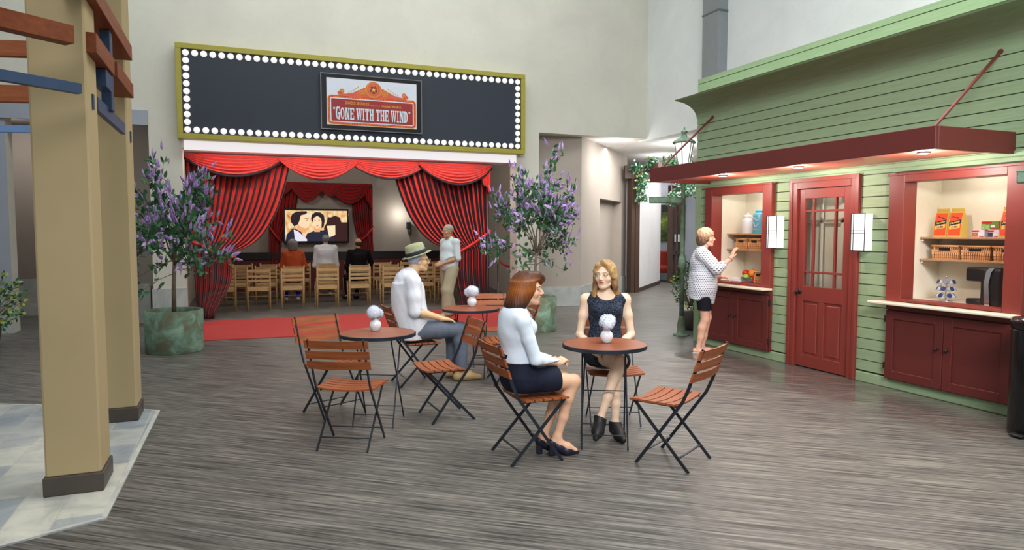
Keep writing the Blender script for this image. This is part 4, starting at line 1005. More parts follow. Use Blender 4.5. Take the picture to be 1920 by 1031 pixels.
swag(vl, M['valance_red'], M['curtain_trim'], CY - .06, 2.1, 3.6, ZT, .30, 7, .14, trimw=.03)
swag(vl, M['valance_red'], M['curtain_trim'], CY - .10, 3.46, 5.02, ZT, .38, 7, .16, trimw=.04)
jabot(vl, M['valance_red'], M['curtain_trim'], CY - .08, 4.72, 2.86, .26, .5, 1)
# inner stage curtain
SY = 19.22
sv = empty('stage_curtain', (2.4, SY, 1), 0, 'smaller red stage curtain framing the film screen at the back of the theatre', 'curtain')
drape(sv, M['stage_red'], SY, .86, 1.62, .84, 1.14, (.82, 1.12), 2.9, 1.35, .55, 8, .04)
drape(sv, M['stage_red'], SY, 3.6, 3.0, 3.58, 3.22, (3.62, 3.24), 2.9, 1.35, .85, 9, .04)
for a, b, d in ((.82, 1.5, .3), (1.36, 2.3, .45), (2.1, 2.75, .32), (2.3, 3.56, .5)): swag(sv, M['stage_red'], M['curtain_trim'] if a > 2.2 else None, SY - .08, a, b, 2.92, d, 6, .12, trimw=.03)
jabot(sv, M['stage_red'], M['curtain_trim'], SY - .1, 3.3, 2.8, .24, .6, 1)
tie(sv, [(3.6, SY - .05, 1.75), (3.4, SY - .1, 1.5), (3.22, SY - .06, 1.35)], .025, M['tie_red']); tie(sv, [(.84, SY - .05, 1.75), (1.0, SY - .1, 1.5), (1.14, SY - .06, 1.32)], .025, M['tie_red'])
# screen with a plain generic couple
tv = empty('film_screen', (2.07, 19.2, 1.3), 0, 'wide black-framed screen showing a couple in warm light at the back of the theatre', 'screen')
tx0, tx1, tz0, tz1 = 1.20, 2.92, 1.30, 2.22; ty = 19.12
MB().bbox(tx0, tx1, ty, ty + .08, tz0, tz1, .01).build('casing', M['gloss_black'], tv)
def scol(nm, c, s=1.0): return emis('screen_' + nm, c, s)
SW, SH = tx1 - tx0 - .1, tz1 - tz0 - .1
def sflat(polys, mat, e, name, par):
    m_ = MB()
    for p in polys: m_.prism([(a * SW, b * SH) for a, b in p], (tx0 + .05, ty - e, tz0 + .05), (1, 0, 0), (0, 0, 1), (0, -1, 0), .001)
    return m_.build(name, mat, par)
m, n = newmat('screen_backdrop', .4); v = n.coords('Object', (1.5, 1, 1)); f = n.noise(v, 4, 4, .6, .5)
c = n.ramp(f, [(.3, rgb(180, 84, 40)), (.48, rgb(250, 200, 130)), (.65, rgb(255, 240, 205))]); n.link(c, n.b.inputs['Emission Color']); n.b.inputs['Emission Strength'].default_value = .9; n.b.inputs['Base Color'].default_value = (0.02, .02, .02, 1)
im = sflat([[(0, 0), (1, 0), (1, 1), (0, 1)]], M['screen_backdrop'], .001, 'image', tv)
def blob(cu, cv, ru, rv, n=22, wob=.0): return [(cu + ru * math.cos(2 * PI * i / n) * (1 + wob * math.sin(i * 2.3)), cv + rv * math.sin(2 * PI * i / n) * (1 + wob * math.cos(i * 1.7))) for i in range(n)]
sflat([[(.6, 0), (1, 0), (1, .62), (.9, .62), (.88, .78), (.8, .84), (.72, .78), (.68, .8), (.66, .6), (.62, .45)]], scol('maroon', rgb(50, 20, 24)), .003, 'dark_shape', im)
sflat([[(0, 0), (.02, .22), (.12, .42), (.24, .34), (.32, 0)], [(.3, 0), (.34, .24), (.46, .34), (.62, .36), (.76, .22), (.78, 0)]], scol('suit', rgb(32, 34, 58)), .004, 'jackets', im)
sflat([[(.15, 0), (.13, .38), (.2, .32), (.34, .06), (.34, 0)]], scol('shirt', rgb(226, 222, 236)), .005, 'shirt', im)
sflat([[(.2, .56), (.18, .38), (.3, .24), (.38, .44)], [(.45, .5), (.46, .3), (.55, .3), (.55, .5)]], scol('neck', rgb(232, 168, 120)), .0055, 'necks', im)
sflat([[(.22, .8), (.3, .86), (.37, .8), (.385, .7), (.41, .62), (.385, .585), (.39, .53), (.37, .46), (.32, .42), (.25, .46), (.2, .56)], [(.44, .72), (.46, .82), (.51, .85), (.565, .8), (.58, .66), (.57, .52), (.53, .42), (.495, .41), (.46, .48), (.44, .6)]], scol('skin', rgb(255, 214, 172)), .0068, 'faces', im)
sflat([[(.3, .735), (.37, .75), (.37, .735), (.3, .72)], [(.455, .71), (.49, .725), (.49, .715), (.455, .7)], [(.52, .725), (.56, .71), (.56, .7), (.52, .715)], blob(.475, .665, .012, .014, 10), blob(.54, .665, .012, .014, 10), blob(.345, .68, .012, .012, 10)], scol('brow', rgb(60, 34, 34)), .008, 'features', im)
sflat([[(.485, .5), (.51, .515), (.535, .5), (.51, .485)], [(.37, .52), (.39, .525), (.385, .505)]], scol('lips', rgb(176, 50, 44)), .0082, 'mouths', im)
sflat([[(.66, .5), (.8, .52), (.8, .2), (.7, .12)]], scol('paper', rgb(240, 220, 180)), .0045, 'pale_shape', im)
sflat([[(.09, .62), (.085, .75), (.11, .88), (.18, .96), (.27, .97), (.34, .98), (.35, .92), (.31, .87), (.25, .85), (.235, .76), (.225, .66), (.2, .55), (.14, .48)], [(.43, .6), (.41, .72), (.42, .86), (.48, .95), (.56, .94), (.62, .84), (.63, .66), (.61, .48), (.575, .42), (.58, .62), (.565, .76), (.51, .83), (.455, .76)]], scol('hair', rgb(30, 20, 30)), .0092, 'hair', im)
# sconce on the theatre wall
ws = empty('wall_sconce', (4.66, 19.5, 1.7), 0, 'slim black wall sconce glowing on the theatre wall right of the stage curtain', 'wall light')
MB().bbox(4.60, 4.72, 19.38, 19.5, 1.68, 1.88, .01).build('shade', M['black'], ws); MB().lathe([(.03, 1.5), (.05, 1.6), (.05, 1.68)], 12, (4.69, 19.47, 0)).build('drop', M['grey_metal'], ws)
# stanchion and rope
st = empty('stanchion', (5.5, 14.4, 0), 0, 'chrome rope stanchion right of the theatre curtain', 'stanchion')
MB().lathe([(.16, 0), (.165, .012), (.15, .025), (.03, .04), (.026, .05), (.026, .96), (.04, .97), (.042, 1.0), (.02, 1.03), (.035, 1.06), (.02, 1.09), (.002, 1.1)], 20, (0, 0, 0)).build('post', M['chrome'], st, world=False, smooth=True)
MB().tube([(.03, 0, .95), (.12, 0, .86), (.28, 0, .80), (.42, .0, .82), (.52, 0, .86)], .02, 8).build('rope', M['tie_red'], st, world=False, smooth=True)

# ------------------------------------------------------------------ pergola on the pavers
def pcolumn(x0, x1, y0, y1, h, lab):
    c = empty('pergola_column', ((x0 + x1) / 2, (y0 + y1) / 2, .008), 0, lab, 'column', 'tan pergola columns')
    MB().bbox(x0, x1, y0, y1, .12, h, .012).build('shaft', M['column_paint'], c)
    MB().bbox(x0 - .012, x1 + .012, y0 - .012, y1 + .012, .008, .125, .006).build('base', M['base_dark'], c)
    return c
cA = pcolumn(-1.09, -.795, 4.77, 5.10, 4.2, 'tan square pergola column nearest the camera with a dark base'); cB = pcolumn(-1.10, -.80, 6.46, 6.79, 4.2, 'tan square pergola column standing behind the nearest one')
def beam(a, b, w, h, mat, lab, nm='pergola_beam', cat='beam'):
    mid = ((a[0] + b[0]) / 2, (a[1] + b[1]) / 2, (a[2] + b[2]) / 2)
    mb = MB(); mb.bar(a, b, w, h); o = mb.build(nm, mat, None, origin=mid, fix=True); tag(o, lab, cat); return o
def plank(x0, x1, y0, y1, z0, z1, mat, lab, nm='pergola_beam', cat='beam'):
    tag(MB().bbox(x0, x1, y0, y1, z0, z1, .003).build(nm, mat, None, origin=((x0 + x1) / 2, (y0 + y1) / 2, (z0 + z1) / 2)), lab, cat)
plank(-.90, -.74, 2.2, 6.41, 2.99, 3.105, M['beam_orange'], 'long orange-brown beam running overhead along the columns at the top left')
plank(-.88, -.74, 4.80, 5.47, 2.67, 2.79, M['beam_orange'], 'short orange-brown beam end beside the nearest column, below the long one')
plank(-.88, -.74, 5.6, 6.42, 2.69, 2.80, M['beam_orange'], 'lower orange-brown beam ending in front of the second column')
q = Vector((.78, .63, 0)).normalized()
e1 = Vector((-.815, 4.46, 2.675)); beam(tuple(e1 - q * 3.2), tuple(e1), .09, .095, M['beam_orange'], 'orange-brown diagonal beam passing in front of the nearest column')
e2 = Vector((-.79, 4.52, 2.40)); beam(tuple(e2 - q * 3.2), tuple(e2), .05, .055, M['blue_paint'], 'blue diagonal rail passing in front of the nearest column', 'pergola_rail', 'rail')
plank(-.825, -.79, 5.11, 6.27, 2.375, 2.465, M['blue_paint'], 'blue rail running between the two columns', 'pergola_rail', 'rail')
o = empty('pergola_bracket', (-.74, 5.1, 2.45), 0, 'blue upright bracket between the beams left of the marquee', 'bracket')
MB().bbox(-.83, -.765, 5.49, 5.585, 2.44, 2.988, .004).build('strap', M['blue_paint'], o); MB().bbox(-.83, -.755, 5.22, 5.42, 2.55, 2.668, .004).build('shoe', M['blue_paint'], o)
for (x, y, z) in ((-.793, 4.93, 2.40), (-.798, 6.62, 2.40)):
    tag(MB().box(x - .01, x + .008, y - .02, y + .02, z - .045, z + .045).build('bolt_plate', M['blue_paint'], origin=(x, y, z)), 'small blue plate on the right face of the ' + ('nearest' if y < 6 else 'second') + ' tan column', 'plate')
beam((-4.4, 7.0, 2.97), (-1.1, 6.62, 3.08), .08, .12, M['beam_orange_x'], 'upper far orange beam at the left edge behind the nearest column'); beam((-4.4, 7.0, 2.64), (-1.1, 6.62, 2.72), .08, .13, M['beam_orange_x'], 'lower far orange beam at the left edge behind the nearest column')
beam((-4.4, 6.95, 2.36), (-1.1, 6.62, 2.44), .05, .055, M['light_blue_paint'], 'light blue rail at the left edge behind the nearest column', 'pergola_rail', 'rail')
# ------------------------------------------------------------------ bistro chairs and tables
wood('slat_wood', rgb(128, 66, 34), rgb(164, 92, 52), .5, 2.0, (1.2, 16, 16), .35)
m, n = newmat('table_wood', .42, 0, .4)
v = n.coords('Object', (1.2, 16, 16)); f = n.noise(v, 2, 5, .6, .4); c = n.ramp(f, [(.3, rgb(122, 66, 40)), (.7, rgb(156, 88, 56))])
tc = n.add('ShaderNodeTexCoord'); sp = n.add('ShaderNodeSeparateXYZ'); n.link(tc.outputs['Object'], sp.inputs[0])
g = n.math('FRACT', n.math('MULTIPLY', sp.outputs[1], 12.5)); gl_ = n.ramp(g, [(0, rgb(60, 30, 22)), (.035, rgb(60, 30, 22)), (.05, (1, 1, 1, 1)), (1, (1, 1, 1, 1))])
n.link(n.mix(1, c, gl_, 'MULTIPLY'), n.b.inputs['Base Color'])
def bistro_chair(lab):
    o = empty('folding_chair', (0, 0, 0), 0, lab, 'chair', 'folding wood and metal cafe chairs')
    mb = MB()
    for k in range(5):
        y0 = -.095 + k * .068
        def fn(u, v, y0=y0): return ((u - .5) * .45, y0 + v * .057, .455 - .018 * math.sin(PI * u))
        b = len(mb.v); mb.grid(fn, 9, 2); mb.grid(lambda u, v, y0=y0: ((.5 - u) * .45, y0 + v * .057, .441 - .018 * math.sin(PI * u)), 9, 2)
        for i in range(8): mb.f += [[b + i + 1, b + i, b + 18 + 8 - i, b + 18 + 7 - i], [b + 9 + i, b + 10 + i, b + 27 + 7 - i, b + 27 + 8 - i]]; mb.m += [0, 0]
        mb.f += [[b, b + 9, b + 27 + 8, b + 18 + 8], [b + 8 + 9, b + 8, b + 18, b + 27]]; mb.m += [0, 0]
    mb.fixn = True; mb.build('seat', M['slat_wood'], o, world=False)
    mb = MB()
    for k in range(3):
        z0 = .615 + k * .078; yb = -.19 - (z0 - .5) * .33
        P_ = lambda u, zz, e, yb=yb, z0=z0: ((u - .5) * .47, yb - (zz - z0) * .33 - .022 * math.sin(PI * u) + e, zz)
        b = len(mb.v); mb.grid(lambda u, v: P_(u, z0 + v * .06, .012), 9, 2); mb.grid(lambda u, v: P_(u, z0 + v * .06, .026), 9, 2)
        for i in range(8): mb.f += [[b + i, b + i + 1, b + 18 + i + 1, b + 18 + i], [b + 9 + i, b + 9 + i + 1, b + 27 + i + 1, b + 27 + i]]; mb.m += [0, 0]
        mb.f += [[b, b + 9, b + 27, b + 18], [b + 8, b + 17, b + 35, b + 26]]; mb.m += [0, 0]
    mb.fixn = True; mb.build('backrest', M['slat_wood'], o, world=False)
    for s in (-1, 1):
        mb = MB(); x = s * .205
        path = [(x, .19, 0), (x, -.145, .47), (x, -.185, .56), (x, -.285, .84)]
        for a, b in zip(path[:-1], path[1:]): mb.bar(a, b, .0085, .021)
        mb.build('leg', M['dark_metal'], o, world=False)
        mb = MB(); x = s * .19; mb.bar((x, -.19, 0), (x, .215, .437), .0085, .021); mb.bar((x, .215, .434), (x, -.1, .434), .0085, .012); mb.build('leg', M['dark_metal'], o, world=False)
    MB().bar((-.19, -.115, .085), (.19, -.115, .085), .016, .006).build('stretcher', M['dark_metal'], o, world=False)
    MB().bar((-.205, .12, .1), (.205, .12, .1), .016, .006).build('stretcher', M['dark_metal'], o, world=False)
    return o
def face(dx, dy): return math.atan2(-dx, dy)
CH = [((.775, 5.15), face(.48, .88), 'empty folding chair at the left table, seen from behind, nearest the camera on the left'),
      ((.78, 6.14), face(.42, -.91), 'empty folding chair on the far left side of the left table, facing the camera'),
      ((1.72, 7.03), face(1, .02), 'folding chair carrying the man in the straw hat'),
      ((1.67, 5.63), face(-1, -.02), 'empty folding chair in front of the man in the hat, facing left'),
      ((1.90, 4.42), face(1, .0), 'folding chair carrying the auburn-haired woman'),
      ((2.68, 6.72), face(-.98, .16), 'empty folding chair right of the far table, behind the auburn-haired woman'),
      ((2.83, 7.70), face(-.25, -.97), 'empty folding chair beyond the far table, its seat toward the camera'),
      ((2.93, 4.97), face(-.34, -.94), 'folding chair carrying the blonde woman'),
      ((2.82, 3.93), face(-.50, .86), 'empty folding chair at the right of the near table, seen from behind')]
proto = bistro_chair(CH[0][2])
for i, (p, a, lab) in enumerate(CH):
    o = proto if i == 0 else copy_tree(proto); o.location = (p[0], p[1], 0); o.rotation_euler = (0, 0, a); o['label'] = lab
def bistro_table(lab):
    o = empty('cafe_table', (0, 0, 0), 0, lab, 'table', 'round cafe tables with crossed metal legs')
    MB().lathe([(.308, .74), (.310, .76)], 64).build('table_top', M['table_wood'], o, world=False)
    autosmooth(MB().lathe([(.300, .732), (.317, .732), (.317, .758), (.3105, .7605), (.3105, .74), (.30, .74)], 64, capb=False, capt=False).build('rim', M['dark_metal'], o, world=False), 30)
    for s in (-1, 1):
        for t in (-1, 1): MB().cyl((s * .168, -t * .185, 0), (s * (.155 + .009 * t), t * .135, .735), .0065, n=8).build('leg', M['dark_metal'], o, world=False)
    for t in (-1, 1): MB().bar((-.165, t * .15, .1), (.165, t * .15, .1), .014, .006).build('stretcher', M['dark_metal'], o, world=False)
    MB().bar((-.16, 0, .40), (.16, 0, .40), .012, .006).build('stretcher', M['dark_metal'], o, world=False)
    MB().bar((-.16, .13, .727), (.16, .13, .727), .02, .01).build('top_rail', M['dark_metal'], o, world=False); MB().bar((-.16, -.13, .727), (.16, -.13, .727), .02, .01).build('top_rail', M['dark_metal'], o, world=False)
    return o
TB = [((1.09, 5.68), 'round cafe table on the left between three empty chairs'), ((2.40, 7.13), 'round cafe table farthest back, beside the man in the straw hat'), ((2.565, 4.47), 'round cafe table between the two women')]
tp = bistro_table(TB[0][1])
for i, (p, lab) in enumerate(TB):
    o = tp if i == 0 else copy_tree(tp); o.location = (p[0], p[1], 0); o.rotation_euler = (0, 0, math.radians(-27)); o['label'] = lab
# vases with hydrangeas
plain('porcelain', rgb(226, 230, 238), .22, var=.02, spec=.6); plain('hydrangea', rgb(224, 230, 244), .7, var=.1, scale=60); plain('leaf_dark', rgb(34, 74, 40), .5, var=.25, scale=14)
def vase(lab):
    o = empty('flower_vase', (0, 0, 0), 0, lab, 'vase', 'white vases of hydrangeas')
    MB().lathe([(.028, 0), (.031, .003), (.046, .03), (.05, .05), (.044, .072), (.03, .088), (.024, .096), (.027, .103), (.022, .103), (.02, .092)], 28).build('vase', M['porcelain'], o, world=False, smooth=True)
    mb = MB(); r0 = random.Random(3)
    for (cx_, cy_, cz_, R) in ((-.015, 0, .155, .055), (.035, .01, .145, .042), (0, .02, .165, .045)):
        for k in range(120):
            z = 1 - 2 * (k + .5) / 120; t = k * 2.39996; s = math.sqrt(1 - z * z); d = Vector((s * math.cos(t), s * math.sin(t), z)); c = Vector((cx_, cy_, cz_)) + d * (R + r0.uniform(-.004, .005))
            a = d.orthogonal().normalized(); a.rotate(Matrix.Rotation(r0.random() * 6, 3, d)); b = d.cross(a); q = .0085
            vs = [c]; 
            for j in range(8):
                tt = j * PI / 4; rr = q * (1.25 if j % 2 == 0 else .7); vs.append(c + (a * math.cos(tt) + b * math.sin(tt)) * rr + d * (.003 if j % 2 == 0 else -.001))
            mb._add(vs, [(0, j + 1, (j + 1) % 8 + 1) for j in range(8)])
        mb.sphere((cx_, cy_, cz_), R * .93, 12)
    mb.build('flower_head', M['hydrangea'], o, world=False)
    mb = MB()
    for t, up in ((.6, .0), (2.4, .01), (3.6, -.01), (5.2, .0)):
        d = Vector((math.cos(t), math.sin(t), 0)); w = Vector((-d.y, d.x, 0)); b0 = Vector((0, 0, .1)); L = .065
        pts = [b0 + d * .012, b0 + d * L * .5 + w * .022 + Vector((0, 0, .02 + up)), b0 + d * L + Vector((0, 0, .012 + up)), b0 + d * L * .5 - w * .022 + Vector((0, 0, .02 + up)), b0 + d * L * .5 + Vector((0, 0, .012 + up))]
        mb._add(pts, [(0, 4, 1), (1, 4, 2), (2, 4, 3), (3, 4, 0)])
    mb.build('leaves', M['leaf_dark'], o, world=False)
    for t in range(3): MB().tube([(0, 0, .03), (.01 * math.cos(t * 2), .01 * math.sin(t * 2), .12)], .003, 6).build('stem', M['leaf_dark'], o, world=False)
    return o
vp = vase('white vase of pale hydrangeas on the left table')
for i, ((x, y), lab, s) in enumerate((((1.09, 5.78), 'white vase of pale hydrangeas on the left table', 1.0), ((2.46, 7.27), 'white vase of pale hydrangeas on the farthest table', 1.1), ((2.60, 4.50), 'white vase of pale hydrangeas on the table between the two women', 1.0))):
    o = vp if i == 0 else copy_tree(vp); o.location = (x, y, .761); o.rotation_euler = (0, 0, i * 1.9 + .4); o['label'] = lab; o.scale = (s, s, s)
# ------------------------------------------------------------------ theatre chairs
wood('pine', rgb(176, 142, 92), rgb(206, 174, 122), .6, 2.5, (2, 2, 14))
def theatre_chair(lab, grp):
    o = empty('wooden_chair', (0, 0, 0), 0, lab, 'chair', grp)
    mb = MB(); mb.bbox(-.215, .215, -.17, .22, .435, .455, .006); mb.bbox(-.2, .2, -.175, -.155, .39, .435, .003); mb.bbox(-.2, .2, .2, .22, .39, .435, .003); mb.build('seat', M['pine'], o, world=False)
    mb = MB()
    for z, h in ((.58, .05), (.665, .05), (.77, .065)): mb.bbox(-.205, .205, -.198 - (z - .45) * .08, -.182 - (z - .45) * .08, z, z + h, .004)
    mb.build('backrest', M['pine'], o, world=False)
    for s in (-1, 1):
        MB().tube([(s * .215, -.17, 0), (s * .215, -.18, .44), (s * .215, -.222, .86)], [.017, .02, .016], 8).build('rear_leg', M['pine'], o, world=False, smooth=True)
        MB().tube([(s * .215, .2, 0), (s * .215, .2, .455)], [.016, .02], 8).build('front_leg', M['pine'], o, world=False, smooth=True)
        MB().cyl((s * .215, -.17, .2), (s * .215, .2, .2), .009, n=6).build('stretcher', M['pine'], o, world=False); MB().cyl((s * .215, -.17, .3), (s * .215, .2, .3), .009, n=6).build('stretcher', M['pine'], o, world=False)
    MB().cyl((-.215, .2, .25), (.215, .2, .25), .009, n=6).build('stretcher', M['pine'], o, world=False)
    return o
rows = [(15.0, [(-.24, ''), (.43, ''), (1.10, ''), (1.80, ''), (2.48, ''), (3.20, ''), (3.92, ''), (4.55, '')]), (16.1, [(-.0, ''), (.62, ''), (1.20, 'O'), (1.93, ''), (2.65, 'K'), (3.34, ''), (4.02, ''), (4.62, '')]), (17.25, [(.12, ''), (.76, ''), (1.45, ''), (2.06, 'W'), (2.72, ''), (3.40, ''), (4.1, ''), (4.8, '')])]
SL = {'O': 'light wooden theatre chair carrying the woman in the orange top', 'K': 'light wooden theatre chair carrying the man in the black jacket', 'W': 'light wooden theatre chair carrying the man in the white shirt'}
RN = ['row nearest the red carpet', 'middle row', 'row nearest the screen']; ORD = ['first', 'second', 'third', 'fourth', 'fifth', 'sixth', 'seventh', 'eighth']
tcp = None
for r, (Y, xs) in enumerate(rows):
    for k, (x, fl_) in enumerate(xs):
        lab = SL.get(fl_) or 'light wooden theatre chair, %s from the left, %s' % (ORD[k], RN[r])
        if tcp is None: tcp = theatre_chair(lab, 'light wooden theatre chairs in rows'); o = tcp
        else: o = copy_tree(tcp)
        o.location = (x, Y, 0); o.rotation_euler = (0, 0, random.uniform(-.05, .05) + (.12 if k == 0 else 0)); o['label'] = lab
# ------------------------------------------------------------------ plants
def leafmat(name, c1, c2, rough=.5):
    m, n = newmat(name, rough, 0, .4); f = n.noise(n.coords('Object'), 9, 3)
    n.link(n.ramp(f, [(.35, c1), (.65, c2)]), n.b.inputs['Base Color']); return m
leafmat('lilac_leaf', rgb(40, 88, 56), rgb(76, 124, 80)); leafmat('lilac_bloom', rgb(138, 100, 172), rgb(202, 178, 224), .6); MATS['lilac_bloom'].node_tree.nodes['Noise Texture'].inputs['Scale'].default_value = 45; plain('bark', rgb(122, 110, 92), .8, var=.15, scale=20); plain('soil', rgb(58, 44, 34), .9)
leafmat('shrub_leaf', rgb(28, 84, 62), rgb(80, 140, 96)); leafmat('shrub_leaf_yellow', rgb(140, 160, 50), rgb(190, 190, 80)); leafmat('ivy_pale', rgb(150, 190, 168), rgb(226, 236, 220))
def leaf(mb, c, d, n, L, W):
    d = d.normalized(); n = (n - d * n.dot(d)).normalized(); w = d.cross(n)
    p = [c, c + d * L * .3 + w * W * .42 + n * L * .03, c + d * L * .65 + w * W * .38 + n * L * .03, c + d * L, c + d * L * .65 - w * W * .38 + n * L * .03, c + d * L * .3 - w * W * .42 + n * L * .03, c + d * L * .48 - n * L * .03]
    mb._add(p, [(0, 6, 1), (1, 6, 2), (2, 6, 3), (3, 6, 4), (4, 6, 5), (5, 6, 0)])
def bloom(mb, c, d, L, r):
    d = d.normalized(); a = d.orthogonal().normalized(); b = d.cross(a); n = 6; vs = [c]
    for (t, rr) in ((.08, .55), (.3, 1.0), (.62, .7)):
        for k in range(n): q = 2 * PI * k / n; k2 = 1 if k % 2 == 0 else .62; vs.append(c + d * L * t + (a * math.cos(q) + b * math.sin(q)) * r * rr * k2)
    vs.append(c + d * L)
    fs = [(0, 1 + (k + 1) % n, 1 + k) for k in range(n)] + [(1 + j * n + k, 1 + j * n + (k + 1) % n, 1 + (j + 1) * n + (k + 1) % n, 1 + (j + 1) * n + k) for j in range(2) for k in range(n)] + [(1 + 2 * n + k, 1 + 2 * n + (k + 1) % n, 1 + 3 * n) for k in range(n)]
    mb._add(vs, fs)
def rv(R, up=0): return Vector((R.gauss(0, 1), R.gauss(0, 1), R.gauss(0, 1) + up)).normalized()
def lilac(x, y, seed, lab, fork=1.25, lean=0.0):
    R = random.Random(seed); o = empty('lilac_tree', (x, y, 0), 0, lab, 'tree', 'potted lilac trees')
    MB().lathe([(.355, 0), (.36, .01), (.36, .55), (.345, .56), (.33, .55), (.325, .47)], 48, capt=False).build('pot', M['patina'], o, world=False, smooth=True)
    MB().lathe([(.02, .48), (.327, .48)], 30).build('soil', M['soil'], o, world=False)
    tips = []; br = MB()
    P0 = Vector((0, 0, .52)); P1 = Vector((.01, .0, .95)); P2 = Vector((.03 + lean, .0, fork))
    tk = MB().tube([P0, P1, P2], [.03, .026, .024], 8).build('trunk', M['bark'], o, world=False, smooth=True)
    for k in range(11):
        t = k * 2.4 + R.uniform(-.3, .3); el = R.uniform(.15, 1.2) if k else 1.4; Lb = R.uniform(.65, 1.05) * (1.25 if k == 0 else 1)
        d = Vector((math.cos(t) * math.cos(el), math.sin(t) * math.cos(el), math.sin(el))); base = P1.lerp(P2, R.uniform(.55, 1)); pts = [base]
        for j in range(1, 6): pts.append(base + d * Lb * 1.15 * j / 5 + Vector((0, 0, .1 * math.sin(j))) + rv(R) * .04)
        br.tube(pts, [.014 - .002 * j for j in range(6)], 6); tips += [(p, d) for p in pts[2:]]
        for j in (2, 3, 4, 5):
            for s_ in range(2):
                dd = (d + rv(R) * .9).normalized(); q = [pts[j], pts[j] + dd * .17, pts[j] + dd * .34 + rv(R) * .03]; br.tube(q, [.006, .005, .003], 5); tips += [(p, dd) for p in q[1:]]
    for k in range(7):   # drooping low twigs
        t = k * .9 + R.random(); d = Vector((math.cos(t), math.sin(t), R.uniform(-.35, .3))).normalized(); b = P1.lerp(P2, R.uniform(.3, 1)); q = [b, b + d * .25, b + d * .5 + Vector((0, 0, -.06))]; br.tube(q, [.006, .004, .003], 5); tips += [(q[1], d), (q[2], d)]
    def shape(vs):
        out = []
        for (a, b, c) in vs:
            r_ = math.hypot(a, b); k = .92 if r_ < .5 else (.5 * .92 + (r_ - .5) * .62) / r_
            out.append((a * k, b * k, c + .09 * max(0, c - 1.0) if c > 1.0 else c))
        return out
    br.v = shape(br.v); br.build('branches', M['bark'], o, world=False, smooth=True)
    lf = MB(); fl_ = MB()
    for (p, d) in tips:
        for j in range(R.randint(5, 8)):
            dd = (d * .6 + rv(R, .2)).normalized(); leaf(lf, p + rv(R) * R.uniform(.0, .13), dd, rv(R, .6), R.uniform(.08, .12), R.uniform(.05, .068))
        if p.z > 1.15:
            for j in range(1 if R.random() < .45 else 2):
                dd = (d + rv(R, .7) * .8).normalized(); bloom(fl_, p + dd * R.uniform(.03, .13) + rv(R) * .06, dd, R.uniform(.12, .175), R.uniform(.022, .03))
        elif R.random() < .25: bloom(fl_, p + rv(R) * .08, (d + rv(R, .3)).normalized(), .11, .022)
    for mb_ in (lf, fl_): mb_.v = shape(mb_.v)
    tag(lf.build('leaves', M['lilac_leaf'], o, world=False), kind='stuff'); tag(fl_.build('blossoms', M['lilac_bloom'], o, world=False), kind='stuff')
    return o
lilac(-.78, 10.15, 4, 'potted lilac tree left of the theatre curtain in a round patina planter'); lilac(4.50, 10.12, 11, 'potted lilac tree right of the theatre, behind the auburn-haired woman')
def shrub(o, c, r, n, R, mats, L=.05, W=.03, down=0, name='foliage'):
    mbs = [MB() for _ in mats]; st = MB()
    for k in range(n):
        d = rv(R); q = Vector(c) + Vector((d.x * r[0], d.y * r[1], d.z * r[2])) * R.uniform(.35, 1) ** .5
        leaf(mbs[R.choices(range(len(mats)), [1] + [.35] * (len(mats) - 1))[0]], q, (d + rv(R, .3 - down)).normalized(), rv(R, .5), L * R.uniform(.7, 1.2), W * R.uniform(.7, 1.2))
        if k % 9 == 0: st.tube([Vector(c) + Vector((d.x * r[0], d.y * r[1], 0)) * .15 + Vector((0, 0, -r[2] * .8)), q], .004, 4)
    for m_, mb in zip(mats, mbs): tag(mb.build(name, M[m_], o), kind='stuff')
    st.build('stems', M['bark'], o)
R = random.Random(21)
o = empty('potted_shrub', (-3.35, 11.4, 0), 0, 'leafy green shrub at the left edge behind the columns', 'shrub')
MB().lathe([(.25, 0), (.27, .01), (.33, .36), (.31, .37)], 30, (-3.35, 11.4, 0)).build('pot', M['base_dark'], o, smooth=True)
shrub(o, (-3.35, 11.4, .62), (.62, .55, .5), 900, R, ['shrub_leaf', 'shrub_leaf_yellow'], .07, .045)
o = empty('potted_shrub', (6.95, 9.25, 0), 0, 'leafy green shrub behind the woman in the polka-dot blouse', 'shrub')
MB().lathe([(.15, 0), (.16, .01), (.2, .3), (.19, .31)], 30, (6.95, 9.25, 0)).build('pot', M['base_dark'], o, smooth=True)
shrub(o, (6.95, 9.25, .72), (.36, .3, .42), 520, R, ['shrub_leaf', 'lilac_leaf', 'shrub_leaf_yellow'], .06, .04)
o = empty('hanging_ivy', (-3.2, 6.95, 3.35), 0, 'dark green ivy on top of the far orange beam at the top left', 'ivy')
shrub(o, (-2.32, 6.9, 3.28), (.5, .2, .22), 420, R, ['shrub_leaf', 'lilac_leaf'], .06, .04)
